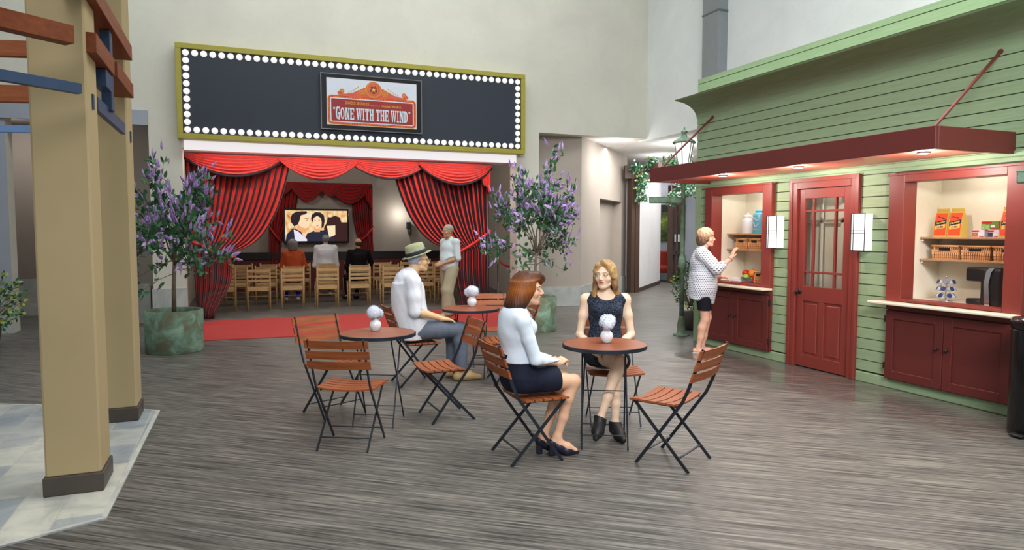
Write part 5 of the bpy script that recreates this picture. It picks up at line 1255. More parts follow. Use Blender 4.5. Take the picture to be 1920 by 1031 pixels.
# ivy-covered brown pergola at the corridor entrance
V0 = Vector((9.7, 15.45, 3.15)); V1 = Vector((13.6, 13.9, 3.15))
o = empty('entrance_pergola', tuple(V0), 0, 'brown timber pergola beam over the corridor entrance behind the lamp post', 'pergola')
MB().bar(V0 - (V1 - V0) * .06, V1, .2, .34).build('beam', M['brown_frame'], o, fix=True)
for k in range(5):
    p = V0.lerp(V1, .1 + k * .2); MB().bar(p + Vector((-.3, -.9, .1)), p + Vector((.25, .9, .1)), .09, .14).build('rafter', M['brown_frame'], o, fix=True)
o = empty('climbing_ivy', (11.3, 14.8, 3.1), 0, 'pale green and white ivy hanging over the corridor pergola beam', 'ivy')
cl = [(0, .2, .16, 40), (.04, -.1, .16, 40), (.1, .28, .2, 50), (.2, .3, .2, 60), (.3, .28, .22, 60), (.25, -.1, .2, 50), (.3, -.35, .25, 90), (.4, -.3, .35, 160), (.45, -.5, .3, 160), (.5, -.45, .4, 240), (.6, -.45, .4, 260), (.7, -.3, .45, 220), (.8, -.45, .42, 200), (.9, -.4, .4, 170), (.03, -.35, .15, 40), (.03, -.6, .15, 30), (.22, -.62, .2, 50)]
gm = MB(); pm_ = MB(); ym = MB()
for (t, dz, r, n_) in cl:
    c = V0.lerp(V1, t) + Vector((-.1, -.28, dz))
    for k in range(int(n_ * 3.2)):
        q = c + Vector((0, 0, -.08)) + rv(R) * r * R.uniform(.3, 1); mb = (gm if R.random() < (.75 if t < .35 else .45) else pm_) if R.random() < .94 else ym; leaf(mb, q, rv(R, -.3), rv(R, .4), R.uniform(.06, .10), R.uniform(.045, .07))
for mb, m_ in ((gm, 'shrub_leaf'), (pm_, 'ivy_pale'), (ym, 'shrub_leaf_yellow')): tag(mb.build('leaves', M[m_], o), kind='stuff')
st = MB()
for (t, dz, r, n_) in cl: c = V0.lerp(V1, t) + Vector((-.1, -.28, dz)); st.tube([V0.lerp(V1, t) + Vector((-.05, -.15, .15)), c, c + Vector((0, 0, -r))], .012, 5)
st.build('stems', M['bark'], o)
# ------------------------------------------------------------------ people
vcol('skin', .5, .35, .12); vcol('hair', .5, .4, 0, .28, 60); vcol('cloth', .8, .2, 0, .06, 30)
def cloth(name, c, rough=.8, var=.05, scale=10, bump=.25): return plain(name, c, rough, var=var, scale=scale, bump=bump, spec=.2)
cloth('blouse_white', rgb(214, 226, 240)); cloth('skirt_navy', rgb(26, 30, 48)); plain('shoe_navy', rgb(24, 24, 48), .35, var=.05); plain('shoe_black', rgb(20, 19, 24), .55, var=.05)
cloth('shirt_white', rgb(226, 230, 240)); cloth('trousers_grey', rgb(98, 106, 122)); plain('shoe_tan', rgb(176, 148, 104), .6); cloth('shirt_pale', rgb(196, 212, 214)); cloth('trousers_khaki', rgb(160, 156, 130)); cloth('orange_knit', rgb(190, 84, 46)); cloth('trousers_blue', rgb(30, 34, 160)); cloth('jacket_black', rgb(16, 14, 18)); cloth('shirt_grey', rgb(222, 224, 230)); cloth('shorts_black', rgb(22, 24, 32)); plain('shoe_white', rgb(214, 206, 204), .5)
plain('straw', rgb(158, 162, 130), .8, var=.06, scale=40, bump=.3); plain('hat_band', rgb(28, 32, 42), .7); plain('glasses_metal', rgb(50, 48, 60), .3, .8)
m, n = newmat('lace', .75, 0, .2)   # navy lace: rings and small flecks woven into the cloth
vo = n.n.new('ShaderNodeTexVoronoi'); vo.inputs['Scale'].default_value = 48; vo.feature = 'DISTANCE_TO_EDGE'; n.link(n.coords('Object'), vo.inputs['Vector'])
v2 = n.n.new('ShaderNodeTexVoronoi'); v2.inputs['Scale'].default_value = 90; n.link(n.coords('Object'), v2.inputs['Vector'])
a = n.ramp(vo.outputs['Distance'], [(0, rgb(92, 106, 132)), (.05, rgb(66, 80, 104)), (.1, rgb(26, 32, 44)), (1, rgb(26, 32, 44))]); b = n.ramp(v2.outputs['Distance'], [(0, rgb(96, 112, 140)), (.22, rgb(60, 72, 94)), (.34, rgb(22, 26, 38)), (1, rgb(22, 26, 38))])
n.link(n.mix(.5, a, b), n.b.inputs['Base Color'])
m, n = newmat('polka', .8, 0, .2)   # white blouse printed with rows of small dark dots
sp_ = n.add('ShaderNodeSeparateXYZ'); n.link(n.coords('Object'), sp_.inputs[0])
th = n.math('ARCTAN2', sp_.outputs[0], n.math('ADD', sp_.outputs[1], .02)); ux_ = n.math('MULTIPLY', th, 7.6); uz_ = n.math('MULTIPLY', sp_.outputs[2], 42)
row = n.math('FLOOR', uz_); uu = n.math('ADD', n.math('MULTIPLY', ux_, 1.0), n.math('MULTIPLY', row, .5)); fu = n.math('SUBTRACT', n.math('FRACT', uu), .5); fv = n.math('SUBTRACT', n.math('FRACT', uz_), .5)
dd_ = n.math('SQRT', n.math('ADD', n.math('POWER', fu, 2), n.math('POWER', fv, 2)))
n.link(n.ramp(dd_, [(0, rgb(74, 76, 96)), (.22, rgb(74, 76, 96)), (.32, rgb(226, 230, 240)), (1, rgb(226, 230, 240))]), n.b.inputs['Base Color'])

def rot(yaw=0, pitch=0, roll=0):
    """columns right, forward, up; yaw to the left, pitch up, roll"""
    M_ = Matrix.Rotation(yaw, 3, 'Z') @ Matrix.Rotation(pitch, 3, 'X') @ Matrix.Rotation(roll, 3, 'Y'); return np.array(M_)
def head(S, c, R, s=1.0, male=False, k=.012):
    c = V3(*c); L = lambda x, y, z: tuple(c + R @ (V3(x, y, z) * s))
    S.ell(L(0, -.018, .034), np.array([.073, .093, .083]) * s, R, .02); S.ell(L(0, .016, -.02), np.array([.061, .072, .088]) * s, R, .02)
    S.ell(L(0, .030, -.072), np.array([.048 if male else .042, .05, .036]) * s, R, .02); S.ball(L(0, .068, -.098), (.019 if male else .016) * s, .02)
    for t in (-1, 1):
        S.ball(L(t * .043, .052, -.030), .022 * s, .02); S.cone(L(t * .012, .078, .024), L(t * .045, .066, .022), .011 * s, .01 * s, .012)
        S.ball(L(t * .031, .102, .000), .0175 * s, .014, 's'); S.ball(L(t * .031, .072, .000), .0155 * s, .002)
        S.ell(L(t * .074, -.008, -.012), np.array([.008, .02, .031]) * s, R @ rot(t * -.3), .006); S.ball(L(t * .080, -.004, -.008), .008 * s, .004, 's')
        S.cone(L(t * .045, .02, -.075), L(t * .02, .06, -.095), .014 * s, .014 * s, .015)
    S.cone(L(0, .084, .012), L(0, .105, -.026), .0065 * s, .0105 * s, .012); 
    for t in (-1, 1): S.ball(L(t * .0105, .095, -.033), .0075 * s, .006)
    S.cone(L(-.014, .085, -.0535), L(.014, .085, -.0535), .0065 * s, k=.006); S.cone(L(-.012, .083, -.0635), L(.012, .083, -.0635), .0075 * s, k=.006)
    S.cone(L(-.02, .0895, -.0585), L(.02, .0895, -.0585), .0016 * s, k=.004, mode='s')
def skin_tint(base, c, R, s=1.0, lip=(168, 74, 70), brow=(96, 66, 44), iris=(90, 96, 90), blush=.12, extra=None, whites=(222, 220, 216)):
    B = np.array(rgb(*base)[:3]); c = V3(*c)
    def f(P):
        Q = ((P - c) @ R) / s; x, y, z = Q[:, 0], Q[:, 1], Q[:, 2]; C = np.tile(B, (len(P), 1)); fr = y > .045
        def put(w, col): nonlocal C; w = np.clip(w, 0, 1)[:, None] * fr[:, None]; C = C * (1 - w) + np.array(rgb(*col)[:3]) * w
        for t in (-1, 1): put(blush * np.exp(-(((x - t * .042) / .018) ** 2 + ((z + .03) / .016) ** 2)), (214, 120, 104))
        w = 1.6 - 1.6 * ((x / .0235) ** 2 + ((z + .0585 - .002 * np.abs(x) / .02) / .0105) ** 2); put(w * 1.4, lip)
        for t in (-1, 1):
            e = x - t * .031
            put(2.2 - 2 * ((e / .0185) ** 2 + ((z - .0015) / .0088) ** 2), (70, 50, 42)); put(3 - 3 * ((e / .0145) ** 2 + ((z + .0004) / .0058) ** 2), whites)
            put(3 - 3 * ((e / .0062) ** 2 + ((z - .0002) / .0056) ** 2), iris); put(3 - 3 * ((e / .003) ** 2 + (z / .003) ** 2), (12, 12, 14))
            put(1.6 - 1.6 * (((e - t * .002) / .021) ** 2 + ((z - .0235 + .10 * np.abs(e - t * .002) ** 1.2) / .0042) ** 2), brow)
        if extra is not None: C = extra(P, C)
        return C
    return f
def hand(S, w, f, n_, side, curl=.4, sc=1.0, spread=.12, thumb=(.75, .6, -.25), cs=None):
    w = V3(*w); f = V3(*f); f /= np.linalg.norm(f); n_ = V3(*n_); n_ -= f * (n_ @ f); n_ /= np.linalg.norm(n_); r = np.cross(f, n_) * side; R = np.stack([r, f, n_], 1)
    S.box(w + f * .046 * sc, np.array([.037, .046, .0125]) * sc, R, .011 * sc, .012); S.cone(w - f * .01, w + f * .02 * sc, .024 * sc, .024 * sc, .015)
    for i, (Lf, off) in enumerate(zip((.070, .078, .072, .056), (.029, .0095, -.0105, -.029))):
        p = w + f * (.086 - .004 * (i == 3)) * sc + r * off * sc; cu = (cs[i] if cs else curl); a = 0; q = [(*p, .0088 * sc)]
        sd = r * (off / .03) * spread
        for seg, (fr, da) in enumerate(((.44, .8), (.31, 1.1), (.25, .8))):
            a += cu * da; d = f * math.cos(a) - n_ * math.sin(a) + sd; d /= np.linalg.norm(d); p = p + d * Lf * fr * sc; q.append((*p, (.0082 - .0007 * seg) * sc))
        S.chain(q, .004)
    p = w + f * .022 * sc + r * .028 * sc; d = r * thumb[0] + f * thumb[1] + n_ * thumb[2]; d /= np.linalg.norm(d); d2 = d * .7 + f * .7; d2 /= np.linalg.norm(d2)
    S.chain([(*p, .013 * sc), (*(p + d * .036 * sc), .0105 * sc), (*(p + d * .036 * sc + d2 * .03 * sc), .0085 * sc)], .007)
def limb_leg(S, hip, kn, an, g=1.0, e=0.0, k=.03, calf=1.0, knee=None):
    hip, kn, an = V3(*hip), V3(*kn), V3(*an); m_ = kn + (an - kn) * .3; d = an - kn; bk = V3(0, -1, 0) * .012
    S.chain([(*hip, .088 * g + e), (*(hip + (kn - hip) * .5), .074 * g + e), (*kn, (knee or .054) * g + e)], k); S.chain([(*kn, (knee or .054) * g + e), (*(m_ + bk), .052 * g * calf + e), (*(kn + d * .65), .041 * g * calf + e), (*an, .030 * g + e)], .02)
def limb_arm(S, sh, el, wr, g=1.0, e=0.0, k=.03):
    sh, el, wr = V3(*sh), V3(*el), V3(*wr)
    S.chain([(*sh, .047 * g + e), (*(sh + (el - sh) * .45), .0415 * g + e), (*el, .036 * g + e)], k); S.chain([(*el, .036 * g + e), (*(el + (wr - el) * .3), .0345 * g + e), (*wr, .0235 * g + e)], .02)
def foot(S, heel, toe, r=.032, ank=None):
    heel, toe = V3(*heel), V3(*toe); m_ = heel + (toe - heel) * .62
    S.chain([(*heel, r), (*(m_ + V3(0, 0, .002)), r * 1.05), (*toe, r * .62)], .02)
    if ank is not None: S.cone(tuple(ank), tuple(heel + (toe - heel) * .25), .031, r, .02)
def torso(S, pel, waist, chest, neck, sh, w=(.165, .125, .155, .165), d=(.115, .095, .110), e=0.0, k=.05, bust=0.0):
    pel, waist, chest, neck = map(lambda q: V3(*q), (pel, waist, chest, neck))
    S.ell(pel, (w[0] + e, d[0] + e, .125 + e), None, k); S.ell(waist, (w[1] + e, d[1] + e, .15 + e), None, k); S.ell(chest, (w[2] + e, d[2] + e, .165 + e), None, k)
    S.ell((pel + waist) / 2, ((w[0] + w[1]) / 2 + e, (d[0] + d[1]) / 2 + e, .12 + e), None, k)
    a, b = V3(*sh[0]), V3(*sh[1]); m_ = (a + b) / 2; S.chain([(*a, .046 + e), (*(m_ + V3(0, 0, .015)), .062 + e), (*b, .046 + e)], k)
    if bust:
        for t in (-1, 1): S.ball(chest + V3(t * .068, d[2] * .78, .01), bust + e, .035)
def person(pf, tint, label, loc, yaw, scale=1.0):
    o = sdf_obj('person', pf, M['skin'], None, tint); o.location = loc; o.rotation_euler = (0, 0, yaw); o.scale = (scale,) * 3
    return tag(o, label, 'person')
def wrinkle(amp=.002, s=1.0, seed=0.0):
    def f(X, Y, Z): return amp * (np.sin(38 * s * Z + 14 * X + 9 * np.sin(11 * Y + seed) + seed) * np.sin(17 * s * (X + Y) + 6 * Z + seed * 2) + .6 * np.sin(70 * s * (Z * .5 + X * .8 - Y * .4) + seed))
    return f
def curls(amp=.006, f=60):
    def g(X, Y, Z): return amp * np.sin(f * X + 2 * np.sin(f * .6 * Z)) * np.sin(f * Y + 1.5) * np.sin(f * Z + 1.3 * np.sin(f * .7 * X))
    return g
def strands(c, amp=.0016, n=46):
    def g(X, Y, Z): return amp * np.sin(n * np.arctan2(X - c[0], Y - c[1] + .02) + 14 * (Z - c[2]) + 2 * np.sin(30 * (Z - c[2])))
    return g
def col(*c): return np.array(rgb(*c)[:3])
def grad(cs, key, noise=.12):
    """hair colour blended along a key value 0..1"""
    def f(P):
        t = np.clip(key(P), 0, 1); xs = np.linspace(0, 1, len(cs)); A = np.array([col(*c) for c in cs]); C = np.stack([np.interp(t, xs, A[:, i]) for i in range(3)], 1)
        w = 1 + noise * np.sin(P[:, 0] * 210 + 30 * P[:, 2]) * np.sin(P[:, 1] * 190 + 11 * P[:, 2]); return np.clip(C * w[:, None], 0, 1)
    return f

# --- auburn-haired woman, seated left of the near table, seen from her right
hc = (0, .075, 1.195); HR = rot(-.40, -.02, 0)
sh = [(-.155, -.03, .99), (.155, -.03, .99)]
S = SDF(); torso(S, (0, 0, .57), (0, -.015, .76), (0, -.03, .92), (0, 0, 1.04), sh, (.165, .115, .145, .16), (.11, .085, .10), bust=.05)
S.cone((0, -.005, 1.03), (0, .045, 1.13), .05, .046, .03); head(S, hc, HR, .98)
limb_leg(S, (-.085, .02, .555), (-.075, .385, .525), (-.005, .205, .135), .92, calf=.95); limb_leg(S, (.085, .02, .555), (.085, .395, .53), (.07, .275, .135), .92, calf=.95)
foot(S, (-.005, .185, .10), (.02, .335, .03), .028, (-.005, .205, .135)); foot(S, (.07, .25, .10), (.11, .40, .03), .028, (.07, .275, .135))
limb_arm(S, sh[1], (.185, .06, .72), (.075, .275, .665), .82); limb_arm(S, sh[0], (-.185, .06, .72), (-.055, .285, .665), .82)
hand(S, (.07, .28, .668), (-.55, .8, .22), (.35, .1, .9), -1, .75, .92, .05); hand(S, (-.05, .285, .665), (.5, .82, .12), (-.3, .1, .9), 1, .7, .92, .05)
pf = S.mesh(.0085, [(hc, .115, .0032), ((0, .35, .68), .09, .0055)])
A = person(pf, skin_tint((222, 176, 146), hc, HR, .98, (190, 74, 70), (84, 52, 34), (70, 58, 44), .2), 'seated woman with auburn bob, white blouse and navy skirt, hands in her lap', (1.84, 4.42, 0), face(1, -.02))
S = SDF(); torso(S, (0, 0, .62), (0, -.015, .76), (0, -.03, .92), (0, 0, 1.04), sh, (.14, .118, .148, .16), (.105, .088, .103), e=.012, bust=.05)
limb_arm(S, sh[1], (.185, .06, .72), (.075, .275, .665), .82, .013, .012); limb_arm(S, sh[0], (-.185, .06, .72), (-.055, .285, .665), .82, .013, .012)
S.cone((0, -.01, 1.03), (0, .005, 1.065), .07, .062, .02); S.ops.append((wrinkle(.0009, 1.2), None, None, 0, 'w'))
S.cut((.08, .255, .67), (-.5, .86, -.1)) if False else None
S.cone((0, .03, 1.07), (0, .06, 1.14), .052, .075, .004, 's'); S.cone((0, .09, .99), (0, .06, 1.1), .012, .045, .008, 's'); S.cut((0, 0, .69), (0, 0, -1)); 
S.cone((.062, .30, .66), (0, .42, .63), .043, .075, .004, 's'); S.cone((-.045, .31, .66), (.02, .42, .63), .043, .075, .004, 's')
bl = sdf_obj('blouse', S.mesh(.007), M['blouse_white'], A)
c_ = MB()
for t in (-1, 1): c_._add([(t * .012, .068, 1.045), (t * .06, .02, 1.085), (t * .088, -.02, 1.06), (t * .085, .025, 1.03), (t * .045, .092, 1.0)], [(0, 1, 2, 3, 4)])
c_.grid(lambda u, v: (.075 * math.cos(-.15 + (PI + .3) * (1 - u)) * (1 + .12 * v), .01 - .07 * math.sin((PI) * u) * (1 + .1 * v), 1.085 - .045 * v), 13, 3)
c_.build('collar', M['blouse_white'], bl, world=False, smooth=True, solid=.004)
S = SDF(); S.ell((0, 0, .57), (.172, .128, .125), None, .05); S.loft([(.60, 0, 0, .165, .122), (.69, 0, -.01, .145, .118), (.755, 0, -.017, .136, .110)], k=.03)
S.chain([(-.075, .02, .565, .098), (-.07, .2, .555, .088), (-.07, .34, .548, .078)], .05); S.chain([(.075, .02, .565, .098), (.075, .2, .555, .088), (.08, .34, .55, .078)], .05); S.chain([(0, .05, .56, .09), (0, .33, .55, .07)], .04)
S.ops.append((wrinkle(.0015, .8, 2), None, None, 0, 'w')); S.cut((0, .275, .55), (0, 1, 0), .012); S.cut((0, 0, .473), (0, 0, -1), .02)
sdf_obj('skirt', S.mesh(.008), M['skirt_navy'], A)
S = SDF(); S.ell((hc[0], hc[1] - .022, hc[2] + .035), (.088, .108, .098), HR, .02)
Q = SDF(); S.loft([(.985, 0, -.035, .075, .05), (1.03, 0, -.035, .098, .075), (1.10, 0, -.01, .102, .088), (1.18, 0, .025, .1, .098), (1.25, 0, .045, .092, .102)], k=.03)
LA = lambda x, y, z: tuple(V3(*hc) + HR @ V3(x, y, z)); S.box(LA(0, .105, -.10), (.14, .085, .13), HR @ rot(0, -.55), .01, .012, 's'); S.box(LA(0, .125, .0), (.085, .07, .062), HR, .02, .015, 's')
S.chain([(*LA(.035, .01, .10), .026), (*LA(.005, .065, .098), .024), (*LA(-.03, .092, .075), .022), (*LA(-.06, .085, .045), .018)], .03)
S.ops.append((strands(hc, .0013, 48), None, None, 0, 'w'))
hf = grad([(30, 22, 26), (34, 24, 24), (54, 32, 22), (116, 60, 22), (160, 88, 30), (128, 70, 26), (80, 44, 24)], lambda P: (P[:, 2] - .98) / .33)
def hairA(P):
    C = hf(P); Q_ = (P - V3(*hc)) @ HR; w = np.clip((.03 - Q_[:, 0]) / .02, 0, 1) * np.clip((Q_[:, 2] - .055) / .03, 0, 1) * np.clip((Q_[:, 1] + .05) / .04, 0, 1); return C * (1 - w[:, None]) + col(38, 26, 26) * w[:, None]
sdf_obj('hair', S.mesh(.0045), M['hair'], A, hairA)
def pump(par, heel, toe, hh, mat, nm='shoe'):
    heel = V3(*heel); toe = V3(*toe); S = SDF(); d = (toe - heel); d[2] = 0; L = np.linalg.norm(d); d /= L; m_ = heel + d * L * .6; m_[2] = .028
    S.chain([(*(heel + V3(0, 0, hh + .018)), .032), (*(heel + d * L * .3 + V3(0, 0, hh * .62 + .012)), .031), (*m_, .034), (*(toe * V3(1, 1, 0) + V3(0, 0, .018)), .014)], .02)
    S.ell(heel + d * L * .42 + V3(0, 0, hh * .75 + .055), (.03, .03, .03), None, .01, 's'); S.cone(heel + d * L * .1 + V3(0, 0, hh + .045), heel + d * L * .55 + V3(0, 0, hh * .5 + .05), .024, .022, .01, 's'); S.cut((0, 0, .003), (0, 0, -1))
    R_ = rot(math.atan2(-d[0], d[1])); S.box(heel + V3(0, 0, hh * .5), (.021, .021, hh * .5 + .003), R_, .005, .006)
    return sdf_obj(nm, S.mesh(.0045), M[mat], par)
pump(A, (-.005, .165, 0), (.02, .345, 0), .075, 'shoe_navy'); pump(A, (.07, .23, 0), (.115, .415, 0), .075, 'shoe_navy')

# --- blonde woman, seated behind the near table, facing the camera
hc = (.012, .035, 1.245); HR = rot(-.52, -.03, 0)      # head turned to her right
sh = [(-.165, -.02, 1.035), (.165, -.02, 1.035)]
lk, rk, la, ra = (-.03, .40, .535), (-.045, .45, .605), (-.01, .46, .12), (.12, .56, .185)
S = SDF(); torso(S, (0, -.02, .57), (0, -.015, .78), (0, -.02, .94), (0, 0, 1.06), sh, (.165, .112, .14, .155), (.115, .085, .098), bust=.048)
S.cone((0, -.01, 1.05), (.008, .01, 1.17), .044, .042, .035); head(S, hc, HR, 1.0)
limb_leg(S, (-.085, .02, .56), lk, la, .92, calf=.95); limb_leg(S, (.085, .02, .575), rk, ra, .92, calf=.95, knee=.058)
foot(S, (-.01, .44, .07), (-.045, .585, .03), .03, la); foot(S, (.125, .545, .13), (.16, .65, .07), .03, ra)
limb_arm(S, sh[1], (.215, .0, .74), (.12, .22, .635), .88); limb_arm(S, sh[0], (-.215, .0, .74), (-.03, .24, .655), .88)
hand(S, (.12, .22, .635), (-.6, .7, -.25), (.2, .35, .9), -1, .4, .95, .08); hand(S, (-.03, .24, .665), (.75, .6, -.2), (-.1, .35, .93), 1, .35, .95, .1)
pf = S.mesh(.0085, [(hc, .115, .003), ((.05, .27, .63), .1, .0055)])
B = person(pf, skin_tint((232, 202, 176), hc, HR, 1.0, (196, 84, 80), (150, 112, 76), (92, 100, 96), .18), 'seated blonde woman in a dark lace sleeveless dress, legs crossed, behind the near table', (2.86, 4.97, 0), face(-.36, -.93))
S = SDF(); torso(S, (0, -.02, .58), (0, -.015, .78), (0, -.02, .94), (0, 0, 1.06), sh, (.168, .116, .143, .13), (.12, .088, .102), e=.009, bust=.048)
S.chain([(-.08, .03, .565, .098), (-.08, .24, .565, .088)], .05); S.chain([(.08, .03, .575, .098), (.03, .26, .60, .088)], .05); S.ops.append((wrinkle(.0014, .8, 4), None, None, 0, 'w'))
for t in (-1, 1): S.cone((t * .185, -.02, 1.10), (t * .205, -.02, .93), .062, .05, .01, 's')
S.cone((0, .03, 1.11), (0, .01, 1.2), .085, .1, .01, 's'); S.cut((0, .25, .58), (.1, 1, 0), .01); S.cut((0, 0, .472), (0, 0, -1), .02)
sdf_obj('dress', S.mesh(.0065), M['lace'], B)
S = SDF(); L_ = lambda x, y, z: tuple(V3(*hc) + HR @ V3(x, y, z))
S.ell(L_(0, -.026, .034), (.081, .1, .093), HR, .02); 
S.chain([(*L_(.072, -.01, .05), .018), (*L_(.078, -.005, -.03), .018), (*L_(.08, -.01, -.09), .021), (.09, .01, 1.08, .026), (.092, .045, 1.01, .02)], .04); S.chain([(*L_(-.072, -.015, .05), .016), (*L_(-.076, -.025, -.03), .016), (*L_(-.078, -.02, -.09), .02), (-.085, .0, 1.08, .026), (-.09, .04, 1.01, .02)], .04)
S.loft([(1.0, 0, -.06, .11, .035), (1.08, 0, -.055, .105, .045), (1.17, 0, -.04, .09, .06), (1.26, 0, -.02, .085, .08)], k=.03)
S.ell(L_(0, .105, -.015), (.066, .08, .098), HR, .008, 's'); S.ell(L_(0, .0, -.16), (.062, .1, .12), HR, .012, 's')
S.chain([(*L_(.004, .045, .112), .012), (*L_(.045, .06, .082), .012), (*L_(.068, .05, .035), .012), (*L_(.078, .025, -.02), .012)], .03); S.chain([(*L_(-.004, .045, .112), .012), (*L_(-.045, .06, .082), .012), (*L_(-.068, .05, .035), .012), (*L_(-.078, .025, -.02), .012)], .03)
S.ops.append((strands(hc, .0007, 60), None, None, 0, 'w'))
sdf_obj('hair', S.mesh(.0045), M['hair'], B, grad([(206, 168, 104), (164, 124, 72), (140, 102, 62), (196, 160, 106), (170, 132, 86)], lambda P: (P[:, 2] - .98) / .38, .22))
for (an, toe, fl__) in ((la, (-.05, .61, .028), 0), (ra, (.17, .68, .065), 1)):
    S = SDF(); an = V3(*an); he = an + V3(0, -.015, -.055); S.chain([(*(an + V3(0, 0, .005)), .042), (*he, .038), (*((he + V3(*toe)) / 2 + V3(0, 0, .0)), .041), (*toe, .022)], .03); S.cone(tuple(an), tuple(he * .4 + V3(*toe) * .6 + V3(0, 0, .01)), .042, .036, .03)
    n_ = V3(*an) - V3(*((lk, rk)[fl__])); n_ /= np.linalg.norm(n_); S.cut(an - n_ * .01, -n_)
    if not fl__: S.cut((0, 0, .004), (0, 0, -1))
    sdf_obj('ankle_boot', S.mesh(.005), M['shoe_black'], B)
sg = MB().lathe([(.0105, -.002), (.0115, 0), (.0105, .002)], 14); sg.sphere((0, -.012, 0), .005, 8); sg.xf(Matrix.Translation((.075, .30, .615)) @ Matrix.Rotation(1.2, 4, 'Y')); sg.build('ring', M['dark_metal'], B, world=False)

# --- man in the straw hat, seated, facing right
hc = (0, .075, 1.305); HR = rot(-.12, -.03, 0)
sh = [(-.205, -.05, 1.10), (.205, -.05, 1.10)]
S = SDF(); torso(S, (0, -.02, .58), (0, -.035, .80), (0, -.05, .98), (0, 0, 1.12), sh, (.18, .17, .185, .19), (.14, .135, .135)); S.cone((0, -.02, 1.12), (0, .035, 1.24), .06, .058, .04); head(S, hc, HR, 1.05, True)
kn = [(-.11, .50, .555), (.11, .50, .555)]; an = [(-.11, .48, .11), (.12, .50, .11)]
for i in (0, 1): limb_leg(S, ((-.1, .1)[i], .02, .57), kn[i], an[i], 1.08); foot(S, (an[i][0], an[i][1] - .05, .05), (an[i][0] + .02, an[i][1] + .18, .035), .036, an[i])
limb_arm(S, sh[1], (.245, -.05, .785), (.15, .27, .685), 1.05); limb_arm(S, sh[0], (-.245, .02, .80), (-.13, .30, .68), 1.1)
hand(S, (.15, .27, .685), (-.1, .97, -.12), (.1, .15, .98), -1, .3, 1.1, .12); hand(S, (-.13, .30, .68), (.2, .97, -.1), (-.1, .1, .98), 1, .3, 1.1, .12)
pf = S.mesh(.0095, [(hc, .12, .0045), ((.14, .4, .67), .1, .0065)])
Cm = person(pf, skin_tint((216, 178, 136), hc, HR, 1.05, (190, 130, 104), (150, 140, 130), (80, 80, 80), .05), 'seated man in straw hat, glasses, white short-sleeved shirt and grey trousers', (1.72, 7.04, 0), face(1, .06))
S = SDF(); torso(S, (0, -.02, .60), (0, -.035, .80), (0, -.05, .98), (0, 0, 1.12), sh, (.185, .175, .188, .19), (.15, .145, .14), e=.014, k=.09)
for t, e_ in ((1, (.245, -.05, .785)), (-1, (-.245, .02, .80))): S.chain([(t * .205, -.05, 1.09, .07), (*((V3(t * .205, -.05, 1.09) + V3(*e_)) / 2), .07), (*e_, .066)], .04)
S.cone((0, -.025, 1.11), (0, -.005, 1.165), .085, .072, .02); S.loft([(.47, 0, -.03, .19, .16), (.6, 0, -.03, .195, .168), (.85, 0, -.045, .195, .165), (1.05, 0, -.05, .19, .145)], k=.06); S.ops.append((wrinkle(.0011, .8, 1), None, None, 0, 'w'))
for t in (-1, 1): S.cone((t * .235, .035 + (t < 0) * .04, .755), (t * .16, .30, .69), .062, .075, .004, 's')
S.cut((0, 0, .475), (0, 0, -1)); S.box((0, .16, .50), (.25, .1, .075), rot(0, -.15), .01, .01, 's')
S.cone((0, .045, 1.16), (0, .06, 1.23), .062, .08, .006, 's')
sdf_obj('shirt', S.mesh(.009), M['shirt_white'], Cm)
S = SDF(); S.ell((0, -.02, .56), (.19, .155, .13), None, .05)
for i in (0, 1): limb_leg(S, ((-.1, .1)[i], .02, .575), kn[i], (an[i][0], an[i][1], .16), 1.12, .012); S.cone(kn[i], (an[i][0], an[i][1], .1), .07, .062, .03)
S.cut((0, 0, .11), (0, 0, -1)); S.ops.append((wrinkle(.002, .6, 3), None, None, 0, 'w')); sdf_obj('trousers', S.mesh(.01), M['trousers_grey'], Cm)
for i in (0, 1):
    S = SDF(); a = an[i]; S.chain([(a[0], a[1] - .05, .045, .043), (a[0] + .01, a[1] + .08, .045, .046), (a[0] + .025, a[1] + .2, .03, .03)], .02); S.cone(a, (a[0], a[1] - .03, .06), .046, .045, .02); S.cut((0, 0, .003), (0, 0, -1)); S.cut((0, 0, .115), (0, 0, 1)); sdf_obj('shoe', S.mesh(.007), M['shoe_tan'], Cm)
S = SDF(); S.ell((0, hc[1] - .025, hc[2] + .012), (.083, .098, .08), HR, .02); S.box((0, hc[1] + .085, hc[2] - .03), (.12, .075, .12), None, .01, .01, 's'); S.cut((0, hc[1], hc[2] - .055), (0, .3, -1)); sdf_obj('hair', S.mesh(.006), M['hair'], Cm, grad([(150, 152, 176), (176, 176, 192)], lambda P: (P[:, 2] - 1.2) / .2))
hat = MB(); RT = np.array(HR @ rot(0, -.30)); prof = [(.148, -.008), (.146, .0), (.125, -.004), (.104, .0), (.1, .02), (.094, .085), (.088, .108), (.06, .118), (.03, .108), (.003, .104)]
hat.lathe(prof, 40, (0, 0, 0), .90, 1.08, capb=False); T_ = Matrix(RT.tolist()).to_4x4(); T_.translation = Vector((0, hc[1] - .02, hc[2] + .05)); 
T_ = Matrix.Translation((0, hc[1] - .025, hc[2] + .055)) @ Matrix.Rotation(-.12, 4, 'Z') @ Matrix.Rotation(.30, 4, 'X'); hat.xf(T_); ho = hat.build('hat', M['straw'], Cm, world=False, smooth=True, solid=.004)
hb = MB(); hb.lathe([(.1065, .004), (.1035, .024), (.1015, .04)], 40, (0, 0, 0), .90, 1.08, capb=False, capt=False).xf(T_); hb.build('hat_band', M['hat_band'], ho, world=False, smooth=True, solid=.004)
gl = MB(); L_ = lambda x, y, z: Vector((V3(*hc) + HR @ (V3(x, y, z) * 1.05)).tolist())
